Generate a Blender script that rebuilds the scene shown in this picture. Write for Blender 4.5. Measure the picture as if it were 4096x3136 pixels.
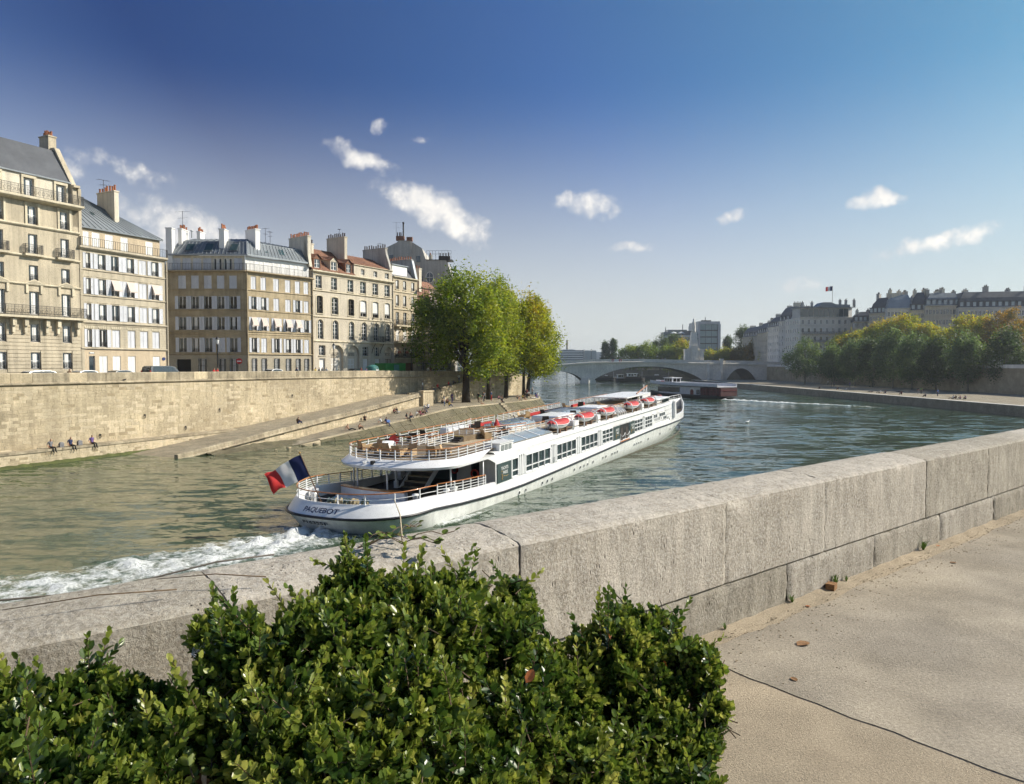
import bpy, math, random
import numpy as np
from mathutils import Vector, Matrix, noise
for o in list(bpy.data.objects): bpy.data.objects.remove(o)
R = random.Random(7)
PI = math.pi
sc = bpy.context.scene
C = sc.collection
# ---------------------------------------------------------------- camera
PITCH = math.atan(27 / 709)
cam = bpy.data.cameras.new('camera'); camo = bpy.data.objects.new('camera', cam); C.objects.link(camo)
camo.location = (0, 0, 9); camo.rotation_euler = (PI / 2 - PITCH, 0, 0)
cam.sensor_width = 36; cam.lens = 709 / 1024 * 36; cam.clip_start = .05; cam.clip_end = 9000
sc.camera = camo
# ---------------------------------------------------------------- light: late afternoon sun from the right, clear sky with small clouds
SUN_AZ, SUN_EL = math.radians(80), math.radians(36)      # azimuth clockwise from +Y (the view) towards +X
sd = Vector((math.sin(SUN_AZ) * math.cos(SUN_EL), math.cos(SUN_AZ) * math.cos(SUN_EL), math.sin(SUN_EL)))
sun = bpy.data.lights.new('sun', 'SUN'); suno = bpy.data.objects.new('sun', sun); C.objects.link(suno)
sun.energy = 4.3; sun.angle = math.radians(.53); sun.color = (1, .925, .80)
suno.rotation_euler = sd.to_track_quat('Z', 'Y').to_euler(); suno.location = (200, 60, 300)
sc.view_settings.view_transform = 'Standard'; sc.view_settings.look = 'None'
sc.view_settings.exposure = 0.55; sc.view_settings.gamma = 1
sc.view_settings.use_curve_mapping = False
cy = sc.cycles
cy.max_bounces = 7; cy.diffuse_bounces = 3; cy.glossy_bounces = 3; cy.transmission_bounces = 3; cy.transparent_max_bounces = 8; cy.volume_bounces = 0
cy.caustics_reflective = False; cy.caustics_refractive = False; cy.use_denoising = True
cy.sample_clamp_indirect = 4; cy.use_adaptive_sampling = True; cy.adaptive_threshold = .03; cy.adaptive_min_samples = 12

def nodes_of(tree):
    nt = tree.nodes; nt.clear(); ln = tree.links
    def N(t, **k):
        n = nt.new(t)
        for a, b in k.items():
            if a == 'i':
                for x, y in b.items(): n.inputs[x].default_value = y
            else: setattr(n, a, b)
        return n
    def L(a, b): ln.new(a, b)
    return N, L

def mk_world():
    w = bpy.data.worlds.new('World'); sc.world = w; w.use_nodes = True
    N, L = nodes_of(w.node_tree)
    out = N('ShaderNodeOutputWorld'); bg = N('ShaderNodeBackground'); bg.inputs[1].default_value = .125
    sky = N('ShaderNodeTexSky'); sky.sky_type = 'NISHITA'; sky.sun_disc = False
    sky.sun_elevation = SUN_EL; sky.sun_rotation = SUN_AZ; sky.altitude = 50; sky.air_density = 1.0; sky.dust_density = 1.1; sky.ozone_density = 3.0
    tc = N('ShaderNodeTexCoord')
    def M(op, a, b=None, c=None):
        n = N('ShaderNodeMath', operation=op)
        for i, x in enumerate((a, b, c)):
            if x is None: continue
            if isinstance(x, (int, float)): n.inputs[i].default_value = x
            else: L(x, n.inputs[i])
        return n.outputs[0]
    sep = N('ShaderNodeSeparateXYZ'); L(tc.outputs['Generated'], sep.inputs[0])
    X, Y, Z = sep.outputs
    az = M('MULTIPLY', M('ARCTAN2', X, Y), 57.2958); el = M('MULTIPLY', M('ARCSINE', Z), 57.2958)
    # ragged, billowing outlines: two noises warp the direction before the cloud bodies are measured
    nz = N('ShaderNodeTexNoise', i={'Scale': 14.0, 'Detail': 3.0, 'Roughness': .6}); L(tc.outputs['Generated'], nz.inputs['Vector'])
    nc = N('ShaderNodeSeparateColor'); L(nz.outputs['Color'], nc.inputs[0])
    az2 = M('ADD', az, M('MULTIPLY', M('SUBTRACT', nc.outputs[0], .5), 3.0)); el2 = M('ADD', el, M('MULTIPLY', M('SUBTRACT', nc.outputs[1], .5), 2.4))
    nf = N('ShaderNodeTexNoise', i={'Scale': 40.0, 'Detail': 8.0, 'Roughness': .62}); L(tc.outputs['Generated'], nf.inputs['Vector'])
    # (azimuth, elevation, half width, half height, tilt, strength) in degrees
    clouds = [(-31.6, 13.2, 1.7, .9, 0, .42), (-28.4, 13.5, 3.6, .7, -13, .45), (-24.6, 9.6, 5.0, 2.2, -16, .8), (-12.0, 15.9, 3.3, .85, -20, .85), (-9.9, 17.9, .7, .5, 0, .5), (-7.4, 17.4, .5, .3, 0, .4), (-5.9, 11.9, 5.6, 1.75, -22, 1.0), (6.1, 12.7, 3.0, 1.1, -4, .9), (9.3, 9.0, 2.0, .5, -4, .7), (16.8, 11.2, 1.6, .6, 14, .7), (22.2, 6.0, 2.0, .6, -10, .45), (27.1, 11.7, 2.0, .95, 0, .9), (31.0, 8.5, 3.6, .8, 10, .85), (-52, 9, 6, 1.6, -8, .8), (52, 12, 5, 1.4, 6, .8), (105, 9, 7, 1.6, 4, .8), (-115, 11, 7, 1.7, 4, .8)]
    best = None
    cv = N('ShaderNodeCombineXYZ'); L(az2, cv.inputs[0]); L(el2, cv.inputs[1])
    for a0, e0, hw, hh, rot, st in clouds:
        mp = N('ShaderNodeMapping', vector_type='TEXTURE', i={'Location': (a0, e0, 0), 'Rotation': (0, 0, math.radians(rot)), 'Scale': (hw, hh, 1)}); L(cv.outputs[0], mp.inputs[0])
        dt = N('ShaderNodeVectorMath', operation='DOT_PRODUCT'); L(mp.outputs[0], dt.inputs[0]); L(mp.outputs[0], dt.inputs[1])
        d = M('MULTIPLY_ADD', dt.outputs['Value'], -st, st)
        best = d if best is None else M('MAXIMUM', best, d)
    dens = M('ADD', best, M('MULTIPLY', M('SUBTRACT', nf.outputs['Fac'], .5), 2.3))
    mr = N('ShaderNodeMapRange', interpolation_type='SMOOTHSTEP', i={1: -.1, 2: 1.15, 3: 0.0, 4: .96}); L(dens, mr.inputs[0])
    lit = N('ShaderNodeMapRange', i={1: .25, 2: 1.0, 3: 0.0, 4: 1.0}); L(M('MULTIPLY_ADD', nc.outputs[2], .9, M('MULTIPLY', dens, .35)), lit.inputs[0])
    cc = N('ShaderNodeMix', data_type='RGBA'); L(lit.outputs[0], cc.inputs[0]); cc.inputs[6].default_value = (3.4, 3.5, 3.75, 1); cc.inputs[7].default_value = (6.6, 6.3, 5.8, 1)
    # sky tint: deep blue at right angles to the sun, pale milky air low down
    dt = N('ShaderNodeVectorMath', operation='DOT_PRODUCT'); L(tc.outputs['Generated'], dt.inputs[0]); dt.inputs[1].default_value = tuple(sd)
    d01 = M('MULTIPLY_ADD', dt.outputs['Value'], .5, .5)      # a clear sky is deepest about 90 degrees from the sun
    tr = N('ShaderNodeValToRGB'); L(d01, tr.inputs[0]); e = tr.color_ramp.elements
    e[0].position = 0.0; e[0].color = (.78, .80, .86, 1); e[1].position = .28; e[1].color = (.56, .60, .72, 1)  # unseen sky behind the camera, raised to lift the shaded house fronts
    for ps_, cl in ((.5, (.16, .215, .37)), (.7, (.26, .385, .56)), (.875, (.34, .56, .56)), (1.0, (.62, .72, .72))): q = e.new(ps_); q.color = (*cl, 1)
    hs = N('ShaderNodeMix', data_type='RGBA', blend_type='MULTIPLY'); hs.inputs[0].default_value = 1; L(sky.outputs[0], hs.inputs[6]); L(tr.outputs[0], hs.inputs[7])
    low = N('ShaderNodeMapRange', interpolation_type='SMOOTHSTEP', i={1: -2.0, 2: 22.0, 3: .95, 4: 0.0}); L(el, low.inputs[0])
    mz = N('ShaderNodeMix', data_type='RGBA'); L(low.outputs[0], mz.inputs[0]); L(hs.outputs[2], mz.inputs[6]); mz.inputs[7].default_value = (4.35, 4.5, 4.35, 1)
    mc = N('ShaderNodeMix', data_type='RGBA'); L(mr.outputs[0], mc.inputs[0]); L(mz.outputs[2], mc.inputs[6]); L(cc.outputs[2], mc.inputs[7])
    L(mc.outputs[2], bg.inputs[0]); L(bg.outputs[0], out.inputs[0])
mk_world()
sc.world.cycles.sampling_method = 'MANUAL'; sc.world.cycles.sample_map_resolution = 512
# ================================================================ helpers
class MB:
    """collects shapes, then links them as one mesh object"""
    def __init__(s): s.v = []; s.f = []; s.m = []
    def add(s, vs, fs, mi=0):
        b = len(s.v); s.v += [tuple(p) for p in vs]
        for f in fs: s.f.append(tuple(i + b for i in f)); s.m.append(mi)
        return s
    def box(s, x0, x1, y0, y1, z0, z1, mi=0):
        return s.add([(x0,y0,z0),(x1,y0,z0),(x1,y1,z0),(x0,y1,z0),(x0,y0,z1),(x1,y0,z1),(x1,y1,z1),(x0,y1,z1)],
                     [(3,2,1,0),(4,5,6,7),(0,1,5,4),(1,2,6,5),(2,3,7,6),(3,0,4,7)], mi)
    def quad(s, a, b, c, d, mi=0): return s.add([a, b, c, d], [(0, 1, 2, 3)], mi)
    def poly(s, pts, mi=0): return s.add(pts, [tuple(range(len(pts)))], mi)
    def beam(s, p, q, w, h=None, mi=0, up=(0, 0, 1)):
        h = w if h is None else h
        p, q = Vector(p), Vector(q); d = (q - p).normalized(); u = Vector(up)
        if abs(d.dot(u)) > .98: u = Vector((0, 1, 0))
        a = d.cross(u).normalized() * (w / 2); b = a.cross(d).normalized() * (h / 2)
        return s.add([p-a-b, p+a-b, p+a+b, p-a+b, q-a-b, q+a-b, q+a+b, q-a+b],
                     [(3,2,1,0),(4,5,6,7),(0,1,5,4),(1,2,6,5),(2,3,7,6),(3,0,4,7)], mi)
    def prism(s, pts, ext, mi=0):
        n = len(pts); e = Vector(ext); a = [Vector(p) for p in pts]
        return s.add(a + [p + e for p in a], [tuple(range(n))[::-1], tuple(range(n, 2*n))] + [(i, (i+1) % n, n+(i+1) % n, n+i) for i in range(n)], mi)
    def tube(s, pts, r, n=6, mi=0, cap=True, closed=False):
        P = [Vector(p) for p in pts]; k = len(P); rr = r if isinstance(r, (list, tuple)) else [r] * k
        vs = []; a = None
        for i in range(k):
            if closed: d = P[(i+1) % k] - P[i-1]
            else: d = P[min(i+1, k-1)] - P[max(i-1, 0)]
            d.normalize()
            if a is None: a = d.cross(Vector((0, 0, 1)) if abs(d.z) < .9 else Vector((1, 0, 0))).normalized()
            else: a = (a - d * a.dot(d)).normalized()
            b = d.cross(a)
            for j in range(n):
                t = 2*PI*j/n; vs.append(P[i] + (a*math.cos(t) + b*math.sin(t)) * rr[i])
        fs = [(i*n+j, i*n+(j+1) % n, (i+1)*n+(j+1) % n, (i+1)*n+j) for i in range(k-1) for j in range(n)]
        if closed: fs += [((k-1)*n+j, (k-1)*n+(j+1) % n, (j+1) % n, j) for j in range(n)]
        elif cap: fs += [tuple(range(n))[::-1], tuple(range((k-1)*n, k*n))]
        return s.add(vs, fs, mi)
    def lathe(s, prof, n=10, c=(0, 0, 0), mi=0, a0=0):
        vs = [(c[0]+r*math.cos(a0+2*PI*j/n), c[1]+r*math.sin(a0+2*PI*j/n), c[2]+z) for r, z in prof for j in range(n)]
        k = len(prof)
        fs = [(i*n+j, i*n+(j+1) % n, (i+1)*n+(j+1) % n, (i+1)*n+j) for i in range(k-1) for j in range(n)]
        return s.add(vs, fs + [tuple(range(n))[::-1], tuple(range((k-1)*n, k*n))], mi)
    def loft(s, rings, closed=True, cap=True, mi=0):
        n = len(rings[0]); k = len(rings); m = n if closed else n - 1
        vs = [p for r in rings for p in r]
        fs = [(i*n+j, i*n+(j+1) % n, (i+1)*n+(j+1) % n, (i+1)*n+j) for i in range(k-1) for j in range(m)]
        if cap and closed: fs += [tuple(range(n))[::-1], tuple(range((k-1)*n, k*n))]
        return s.add(vs, fs, mi)
    def grid(s, fn, nu, nv, mi=0):
        vs = [fn(i / nu, j / nv) for j in range(nv + 1) for i in range(nu + 1)]; w = nu + 1
        return s.add(vs, [(j*w+i, j*w+i+1, (j+1)*w+i+1, (j+1)*w+i) for j in range(nv) for i in range(nu)], mi)
    def sphere(s, c, r, n=8, k=5, mi=0):
        r = r if isinstance(r, (tuple, list)) else (r, r, r)
        rings = [[(c[0]+r[0]*math.sin(PI*i/k)*math.cos(2*PI*j/n), c[1]+r[1]*math.sin(PI*i/k)*math.sin(2*PI*j/n), c[2]-r[2]*math.cos(PI*i/k)) for j in range(n)] for i in range(1, k)]
        b = len(s.v); s.loft(rings, cap=True, mi=mi); return s
    def mesh(s, name, mats, smooth=False):
        me = bpy.data.meshes.new(name); me.from_pydata(s.v, [], s.f)
        for m in (mats if isinstance(mats, (list, tuple)) else [mats]): me.materials.append(MAT[m] if isinstance(m, str) else m)
        if any(s.m): me.polygons.foreach_set('material_index', s.m)
        if smooth: me.polygons.foreach_set('use_smooth', [True] * len(s.f))
        return me
    def build(s, name, mats, parent=None, smooth=False, loc=None, rz=0, label=None, cat=None, group=None, kind=None):
        return link(name, s.mesh(name, mats, smooth), parent, loc, rz, label, cat, group, kind)

def link(name, me, parent=None, loc=None, rz=0, label=None, cat=None, group=None, kind=None):
    o = bpy.data.objects.new(name, me); C.objects.link(o); o.parent = parent
    if loc is not None: o.location = loc
    if rz: o.rotation_euler = (0, 0, rz)
    tag(o, label, cat, group, kind); return o
def tag(o, label=None, cat=None, group=None, kind=None):
    if label: o['label'] = label
    if cat: o['category'] = cat
    if group: o['group'] = group
    if kind: o['kind'] = kind
    return o
def thing(name, label, cat, loc=(0, 0, 0), rz=0, group=None): return link(name, None, None, loc, rz, label, cat, group)
def copy_tree(o, parent=None):
    c = o.copy(); C.objects.link(c); c.parent = parent
    for ch in list(o.children): copy_tree(ch, c)
    return c
def shade(o, angle=40):
    me = o.data; me.polygons.foreach_set('use_smooth', [True] * len(me.polygons)); me.set_sharp_from_angle(angle=math.radians(angle)); return o
def lerp_table(tab, x):
    if x <= tab[0][0]: return tab[0][1]
    for (a, b), (c, d) in zip(tab, tab[1:]):
        if x <= c: return b + (d - b) * (x - a) / (c - a)
    return tab[-1][1]
def n3(x, y, z, s=1.0): return noise.noise((x*s, y*s, z*s))

# ================================================================ materials (all node based)
MAT = {}
def mat(name, col, rough=.75, var=.18, vs=.6, fine=.1, fs=12, bump=0, bs=20, spec=.4, metal=0, streak=0, col2=None, c2amt=.5, c2s=.15, coat=0, sx=(1, 1, 1), obj=False, trans=0, rand=0):
    m = bpy.data.materials.new(name); m.use_nodes = True; MAT[name] = m
    N, L = nodes_of(m.node_tree)
    out = N('ShaderNodeOutputMaterial'); p = N('ShaderNodeBsdfPrincipled'); L(p.outputs[0], out.inputs[0])
    p.inputs['Roughness'].default_value = rough; p.inputs['Specular IOR Level'].default_value = spec; p.inputs['Metallic'].default_value = metal
    if coat: p.inputs['Coat Weight'].default_value = coat; p.inputs['Coat Roughness'].default_value = .08
    if obj: pos = N('ShaderNodeTexCoord').outputs['Object']
    else: pos = N('ShaderNodeNewGeometry').outputs['Position']
    mp = N('ShaderNodeMapping'); L(pos, mp.inputs[0]); mp.inputs['Scale'].default_value = sx; pos = mp.outputs[0]
    def noi(scale, det=4, rgh=.55, sc3=None):
        v = pos
        if sc3:
            q = N('ShaderNodeMapping'); L(pos, q.inputs[0]); q.inputs['Scale'].default_value = sc3; v = q.outputs[0]
        n = N('ShaderNodeTexNoise', i={'Scale': scale, 'Detail': det, 'Roughness': rgh}); L(v, n.inputs['Vector']); return n.outputs['Fac']
    def ramp(f, a, b, lo=.3, hi=.7):
        r = N('ShaderNodeMapRange', i={1: lo, 2: hi, 3: a, 4: b}); L(f, r.inputs[0]); return r.outputs[0]
    cur = None
    rgb = N('ShaderNodeRGB'); rgb.outputs[0].default_value = (*col, 1); cur = rgb.outputs[0]
    def mulv(cur, f):
        mx = N('ShaderNodeMix', data_type='RGBA', blend_type='MULTIPLY'); mx.inputs[0].default_value = 1; L(cur, mx.inputs[6]); L(f, mx.inputs[7]); return mx.outputs[2]
    if col2 is not None:
        mx = N('ShaderNodeMix', data_type='RGBA'); L(ramp(noi(c2s, 5, .62), 0, c2amt, .38, .66), mx.inputs[0]); L(cur, mx.inputs[6]); mx.inputs[7].default_value = (*col2, 1); cur = mx.outputs[2]
    if var: cur = mulv(cur, ramp(noi(vs, 5), 1 - var, 1 + var))
    if fine: cur = mulv(cur, ramp(noi(fs, 3), 1 - fine, 1 + fine))
    if streak: cur = mulv(cur, ramp(noi(1.0, 4, .6, (2.2, 2.2, .12)), 1 - streak, 1 + streak * .4, .32, .6))
    if rand:
        oi = N('ShaderNodeObjectInfo'); cur = mulv(cur, ramp(oi.outputs['Random'], 1 - rand, 1 + rand, 0, 1))
    L(cur, p.inputs['Base Color'])
    if bump:
        b = N('ShaderNodeBump', i={'Strength': bump, 'Distance': .05}); L(noi(bs, 5, .6), b.inputs['Height']); L(b.outputs[0], p.inputs['Normal'])
    if trans:
        tr = N('ShaderNodeBsdfTranslucent'); L(cur, tr.inputs[0]); ms = N('ShaderNodeMixShader'); ms.inputs[0].default_value = trans
        L(p.outputs[0], ms.inputs[1]); L(tr.outputs[0], ms.inputs[2]); L(ms.outputs[0], out.inputs[0])
    return m

mat('quay_stone', (.52, .435, .295), .9, .22, .3, .14, 5, .35, 9, .2, streak=.2, col2=(.29, .24, .165), c2amt=.75, c2s=.10, rand=.06)
mat('quay_stone_pale', (.585, .495, .35), .9, .2, .4, .12, 6, .3, 10, .2, streak=.15, col2=(.33, .275, .185), c2amt=.7, c2s=.10, rand=.06)
mat('quay_dark', (.33, .27, .175), .92, .25, .6, .15, 7, .3, 9, .2)
mat('mortar', (.46, .385, .26), .95, .2, .4, .1, 6, .3, 9, .1, col2=(.26, .21, .14), c2amt=.6, c2s=.1)
mat('coping', (.40, .34, .24), .9, .2, .6, .14, 5, .3, 8, .2, streak=.3, col2=(.12, .10, .07), c2amt=.5, c2s=.5)
mat('algae', (.075, .085, .025), .8, .3, 1.2, .2, 6, .4, 6, .3)
mat('cobble', (.30, .26, .19), .9, .22, .8, .2, 5, .4, 6, .2, col2=(.2, .17, .12))
mat('bank_slope', (.15, .13, .085), .92, .25, .7, .18, 4, .4, 6, .2, col2=(.10, .095, .05), c2amt=.6, c2s=.25)
mat('asphalt', (.10, .095, .09), .9, .15, .5, .15, 10)
mat('earth', (.14, .12, .08), .95, .2, .1, .1, 3)
mat('cream_stone', (.49, .43, .325), .88, .12, .35, .08, 5, .1, 14, .2, streak=.16)
mat('cream_plaster', (.54, .44, .31), .9, .08, .4, .05, 6, .08, 14, .2, streak=.1)
mat('a_stone', (.49, .425, .315), .88, .14, .4, .08, 5, .1, 14, .2, streak=.22)
mat('brown_stone', (.44, .36, .235), .9, .18, .45, .1, 4, .12, 12, .2, streak=.22, col2=(.31, .245, .155), c2amt=.6, c2s=.4, sx=(1, 1, 1.6))
mat('grey_base', (.40, .35, .26), .9, .15, .5, .08, 6)
mat('d_plaster', (.55, .49, .39), .9, .1, .35, .06, 6, .08, 14, .2, streak=.12)
mat('e_plaster', (.52, .44, .32), .9, .1, .4, .06, 6, .08, 14, .2, streak=.16)
mat('trim_stone', (.60, .53, .39), .85, .1, .6, .06, 8, streak=.2)
mat('chimney_plaster', (.66, .60, .48), .9, .1, .5, .06, 6, .08, 10, .2, streak=.16)
mat('grey_plaster', (.42, .40, .36), .9, .14, .3, .08, 5, streak=.25)
mat('zinc', (.30, .325, .34), .42, .14, .5, .08, 6, .05, 10, .6, .35)
mat('zinc_dark', (.17, .19, .205), .45, .15, .5, .1, 6, .05, 10, .6, .35)
mat('slate', (.085, .09, .10), .6, .2, .7, .15, 8, .2, 20, .5)
mat('tile', (.22, .115, .075), .85, .2, .5, .2, 8, .4, 14, .3)
mat('pot', (.34, .13, .06), .8, .25, 2, .15, 9)
mat('pot_dark', (.07, .05, .04), .8, .2, 2)
mat('iron', (.022, .023, .025), .5, .1, 2, 0, spec=.5)
mat('white_paint', (.80, .79, .76), .35, .04, .6, .03, 8, spec=.5)
mat('shutter', (.62, .63, .66), .6, .06, 1.2, .06, 10, rand=.08)
mat('shutter_white', (.80, .79, .76), .6, .06, 1.2, .05, 10, rand=.06)
mat('frame_white', (.72, .70, .66), .5, .05, 1, 0)
mat('frame_dark', (.10, .085, .07), .6, .1, 1, 0)
mat('glass', (.03, .045, .055), .04, .3, .5, 0, spec=1.0, rand=.5)
mat('glass_dark', (.012, .012, .012), .08, .2, .5, 0, spec=.5)
mat('glass_green', (.045, .075, .075), .05, .25, .6, 0, spec=.9)
mat('curtain', (.72, .72, .70), .8, .06, 2, .04, 10)
mat('awning', (.80, .68, .60), .8, .04, 1, .03, 10, trans=.25)
mat('door_brown', (.13, .065, .035), .55, .15, 3, .1, 10)
mat('black', (.012, .012, .012), .6, 0, 1, 0)
mat('red', (.42, .035, .03), .55, .1, 1.5, .05, 10)
mat('skin', (.50, .29, .19), .6, .05, 3, 0)
mat('blue_plate', (.03, .05, .16), .4, .05, 3, 0)
mat('maroon', (.16, .035, .035), .7, .15, .2, .05, 1)
# ================================================================ water
def mk_water_mat(name, foam=False):
    m = bpy.data.materials.new(name); m.use_nodes = True; MAT[name] = m
    N, L = nodes_of(m.node_tree)
    out = N('ShaderNodeOutputMaterial'); p = N('ShaderNodeBsdfPrincipled')
    pos = N('ShaderNodeNewGeometry').outputs['Position']
    def noi(scale, det, rgh, rot, sc3):
        q = N('ShaderNodeMapping'); L(pos, q.inputs[0]); q.inputs['Scale'].default_value = sc3; q.inputs['Rotation'].default_value = (0, 0, rot)
        n = N('ShaderNodeTexNoise', i={'Scale': scale, 'Detail': det, 'Roughness': rgh, 'Distortion': .35}); L(q.outputs[0], n.inputs['Vector']); return n.outputs['Fac']
    def math_(op, a, b):
        n = N('ShaderNodeMath', operation=op)
        for i, x in enumerate((a, b)):
            if isinstance(x, (int, float)): n.inputs[i].default_value = x
            else: L(x, n.inputs[i])
        return n.outputs[0]
    def rip(scale, det, rgh, rot, sc3, amp):
        q = N('ShaderNodeMapping'); L(pos, q.inputs[0]); q.inputs['Scale'].default_value = sc3; q.inputs['Rotation'].default_value = (0, 0, rot)
        n = N('ShaderNodeTexNoise', i={'Scale': scale, 'Detail': det, 'Roughness': rgh, 'Distortion': .2}); L(q.outputs[0], n.inputs['Vector'])
        v = N('ShaderNodeVectorMath', operation='SUBTRACT'); L(n.outputs['Color'], v.inputs[0]); v.inputs[1].default_value = (.5, .5, .5)
        w_ = N('ShaderNodeVectorMath', operation='MULTIPLY'); L(v.outputs[0], w_.inputs[0]); w_.inputs[1].default_value = (amp * .8, amp, 0); return w_.outputs[0]
    def vadd(a_, b_): v = N('ShaderNodeVectorMath', operation='ADD'); L(a_, v.inputs[0]); (L(b_, v.inputs[1]) if not isinstance(b_, tuple) else setattr(v.inputs[1], 'default_value', b_)); return v.outputs[0]
    k_ = 1.0 if not foam else 1.4
    nv = vadd(vadd(vadd(rip(.16, 2, .5, .25, (.7, 1.5, 1), .34 * k_), rip(.75, 3, .55, .35, (.55, 1.5, 1), .62 * k_)), rip(3.4, 2, .5, .3, (.7, 1.4, 1), .30 * k_)), (0, 0, 1))
    nn_ = N('ShaderNodeVectorMath', operation='NORMALIZE'); L(nv, nn_.inputs[0]); L(nn_.outputs[0], p.inputs['Normal'])
    cm = N('ShaderNodeMix', data_type='RGBA'); L(noi(.035, 3, .5, 0, (1, 1, 1)), cm.inputs[0]); cm.inputs[6].default_value = (.042, .070, .056, 1); cm.inputs[7].default_value = (.052, .082, .034, 1)
    L(cm.outputs[2], p.inputs['Base Color'])
    p.inputs['Roughness'].default_value = .07; p.inputs['IOR'].default_value = 1.33; p.inputs['Specular IOR Level'].default_value = .62
    if not foam: L(p.outputs[0], out.inputs[0]); return
    at = N('ShaderNodeAttribute', attribute_name='foam')
    f1 = noi(1.5, 8, .68, .5, (1, 1, .6)); f2 = noi(5.5, 6, .7, .5, (1, 1, .6))
    d = math_('ADD', math_('MULTIPLY', math_('SUBTRACT', f1, .5), 2.4), math_('MULTIPLY', math_('SUBTRACT', f2, .5), 1.5))
    mr = N('ShaderNodeMapRange', i={1: .35, 2: .95, 3: 0, 4: 1}); L(math_('ADD', at.outputs['Fac'], d), mr.inputs[0])
    fo = N('ShaderNodeBsdfPrincipled', i={'Base Color': (.80, .82, .80, 1), 'Roughness': .85, 'Subsurface Weight': 0})
    bf = N('ShaderNodeBump', i={'Strength': .9, 'Distance': .2}); L(f2, bf.inputs['Height']); L(bf.outputs[0], fo.inputs['Normal'])
    ms = N('ShaderNodeMixShader'); L(mr.outputs[0], ms.inputs[0]); L(p.outputs[0], ms.inputs[1]); L(fo.outputs[0], ms.inputs[2]); L(ms.outputs[0], out.inputs[0])
    # churned water between the foam is paler and milky
    mk = N('ShaderNodeMix', data_type='RGBA'); L(at.outputs['Fac'], mk.inputs[0]); L(cm.outputs[2], mk.inputs[6]); mk.inputs[7].default_value = (.15, .19, .14, 1); L(mk.outputs[2], p.inputs['Base Color'])
mk_water_mat('river'); mk_water_mat('river_foam', True)
b = MB(); b.quad((-2400, -150, 0), (2400, -150, 0), (2400, 4900, 0), (-2400, 4900, 0)); b.build('river_water', 'river', kind='structure')

def wake(name, path, wid, amp, label_, seed=0, nu=150, nv=44, cen=.75):
    """heaped foam along a path of (x, y) points; wid and amp are tables over 0..1"""
    P = [Vector((x, y, 0)) for x, y in path]
    seg = [0]
    for a, c in zip(P, P[1:]): seg.append(seg[-1] + (c - a).length)
    def at(t):
        d = t * seg[-1]
        for i in range(len(P) - 1):
            if d <= seg[i+1] or i == len(P) - 2:
                k = (d - seg[i]) / (seg[i+1] - seg[i]); return P[i].lerp(P[i+1], k), (P[i+1] - P[i]).normalized()
    vs = []; fo = []
    for j in range(nv + 1):
        for i in range(nu + 1):
            t = i / nu; c, d = at(t); n = Vector((-d.y, d.x, 0)); w = lerp_table(wid, t); q = (j / nv - .5) * 2
            q2 = q + .25 * n3(t * 9, j * .02, seed, 1.3)
            pos = c + n * (q2 * w)
            edge = max(0, 1 - abs(q) ** 2.2) * min(1, t * 14, (1 - t) * 6)
            tur = noise.turbulence((pos.x * .75, pos.y * .75, seed), 5, True)
            h = lerp_table(amp, t) * edge * (.12 + .9 * tur * tur) + .012
            vs.append((pos.x, pos.y, h if edge > .02 else -.05)); fo.append(max(0, min(1, edge * lerp_table([(0, 1.25), (.4, 1.0), (1, cen)], t) * (.35 + 1.0 * tur))))
    me = bpy.data.meshes.new(name); W = nu + 1
    me.from_pydata(vs, [], [(j*W+i, j*W+i+1, (j+1)*W+i+1, (j+1)*W+i) for j in range(nv) for i in range(nu)])
    me.materials.append(MAT['river_foam']); me.polygons.foreach_set('use_smooth', [True] * len(me.polygons))
    a = me.attributes.new('foam', 'FLOAT', 'POINT'); a.data.foreach_set('value', fo)
    return link(name, me, label=label_, cat='foam', kind='stuff')
wake('wake_foam', [(-8.6, 39.6), (-11.5, 35.5), (-15.5, 31), (-20, 26.8), (-27, 22.5), (-36, 18)], [(0, 2.2), (.15, 3.0), (.5, 3.4), (1, 4.2)], [(0, .75), (.2, .5), (.5, .34), (1, .25)], 'white churned wake foam trailing behind the big white passenger ship', 3)
wake('wake_foam', [(53.5, 183), (62, 172), (72, 160), (80, 146)], [(0, 1.6), (.5, 2.2), (1, 2.6)], [(0, .9), (.4, .3), (1, .1)], 'thin white wake foam behind the distant excursion boat', 9, 70, 16, .35)
wake('wake_foam', [(-4.6, 39.4), (-3.5, 40.2), (-1.2, 44)], [(0, .5), (.4, .45), (1, .1)], [(0, .5), (.5, .2), (1, .1)], 'spray splashing up beside the stern of the white passenger ship', 5, 40, 16, .2)

# ================================================================ the far left bank (island): everything in a frame along the quay
F0 = (-41.7, 65.0, 0); FRZ = math.atan2(.9065, .4218)
def lw(x, y, z=0): return (F0[0] + .4218 * x - .9065 * y, F0[1] + .9065 * x + .4218 * y, z)
def ptop(x): return lerp_table([(-40, 8.3), (0, 8.27), (35, 8.2), (55, 8.08), (75, 7.86), (105, 7.6)], x)
def pcor(x): return lerp_table([(-40, 7.2), (0, 7.18), (35, 7.16), (55, 7.0), (105, 6.6)], x)
E_ = 105.0
b = MB(); b.poly([lw(-60, 1.6, 6.95), lw(E_, 1.6, 6.75), lw(E_ + 2, 4, 6.75), lw(E_ + 40, 60, 6.9), lw(60, 200, 6.95), lw(-60, 120, 6.95)])
b.build('street', 'asphalt', kind='structure')
b = MB(); b.prism([lw(-60, 1.9, -2), lw(E_, 1.9, -2), lw(E_ + 40, 60, -2), lw(60, 200, -2), lw(-60, 120, -2)], (0, 0, 8.6)); b.build('island_ground', 'earth', kind='structure')

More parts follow.
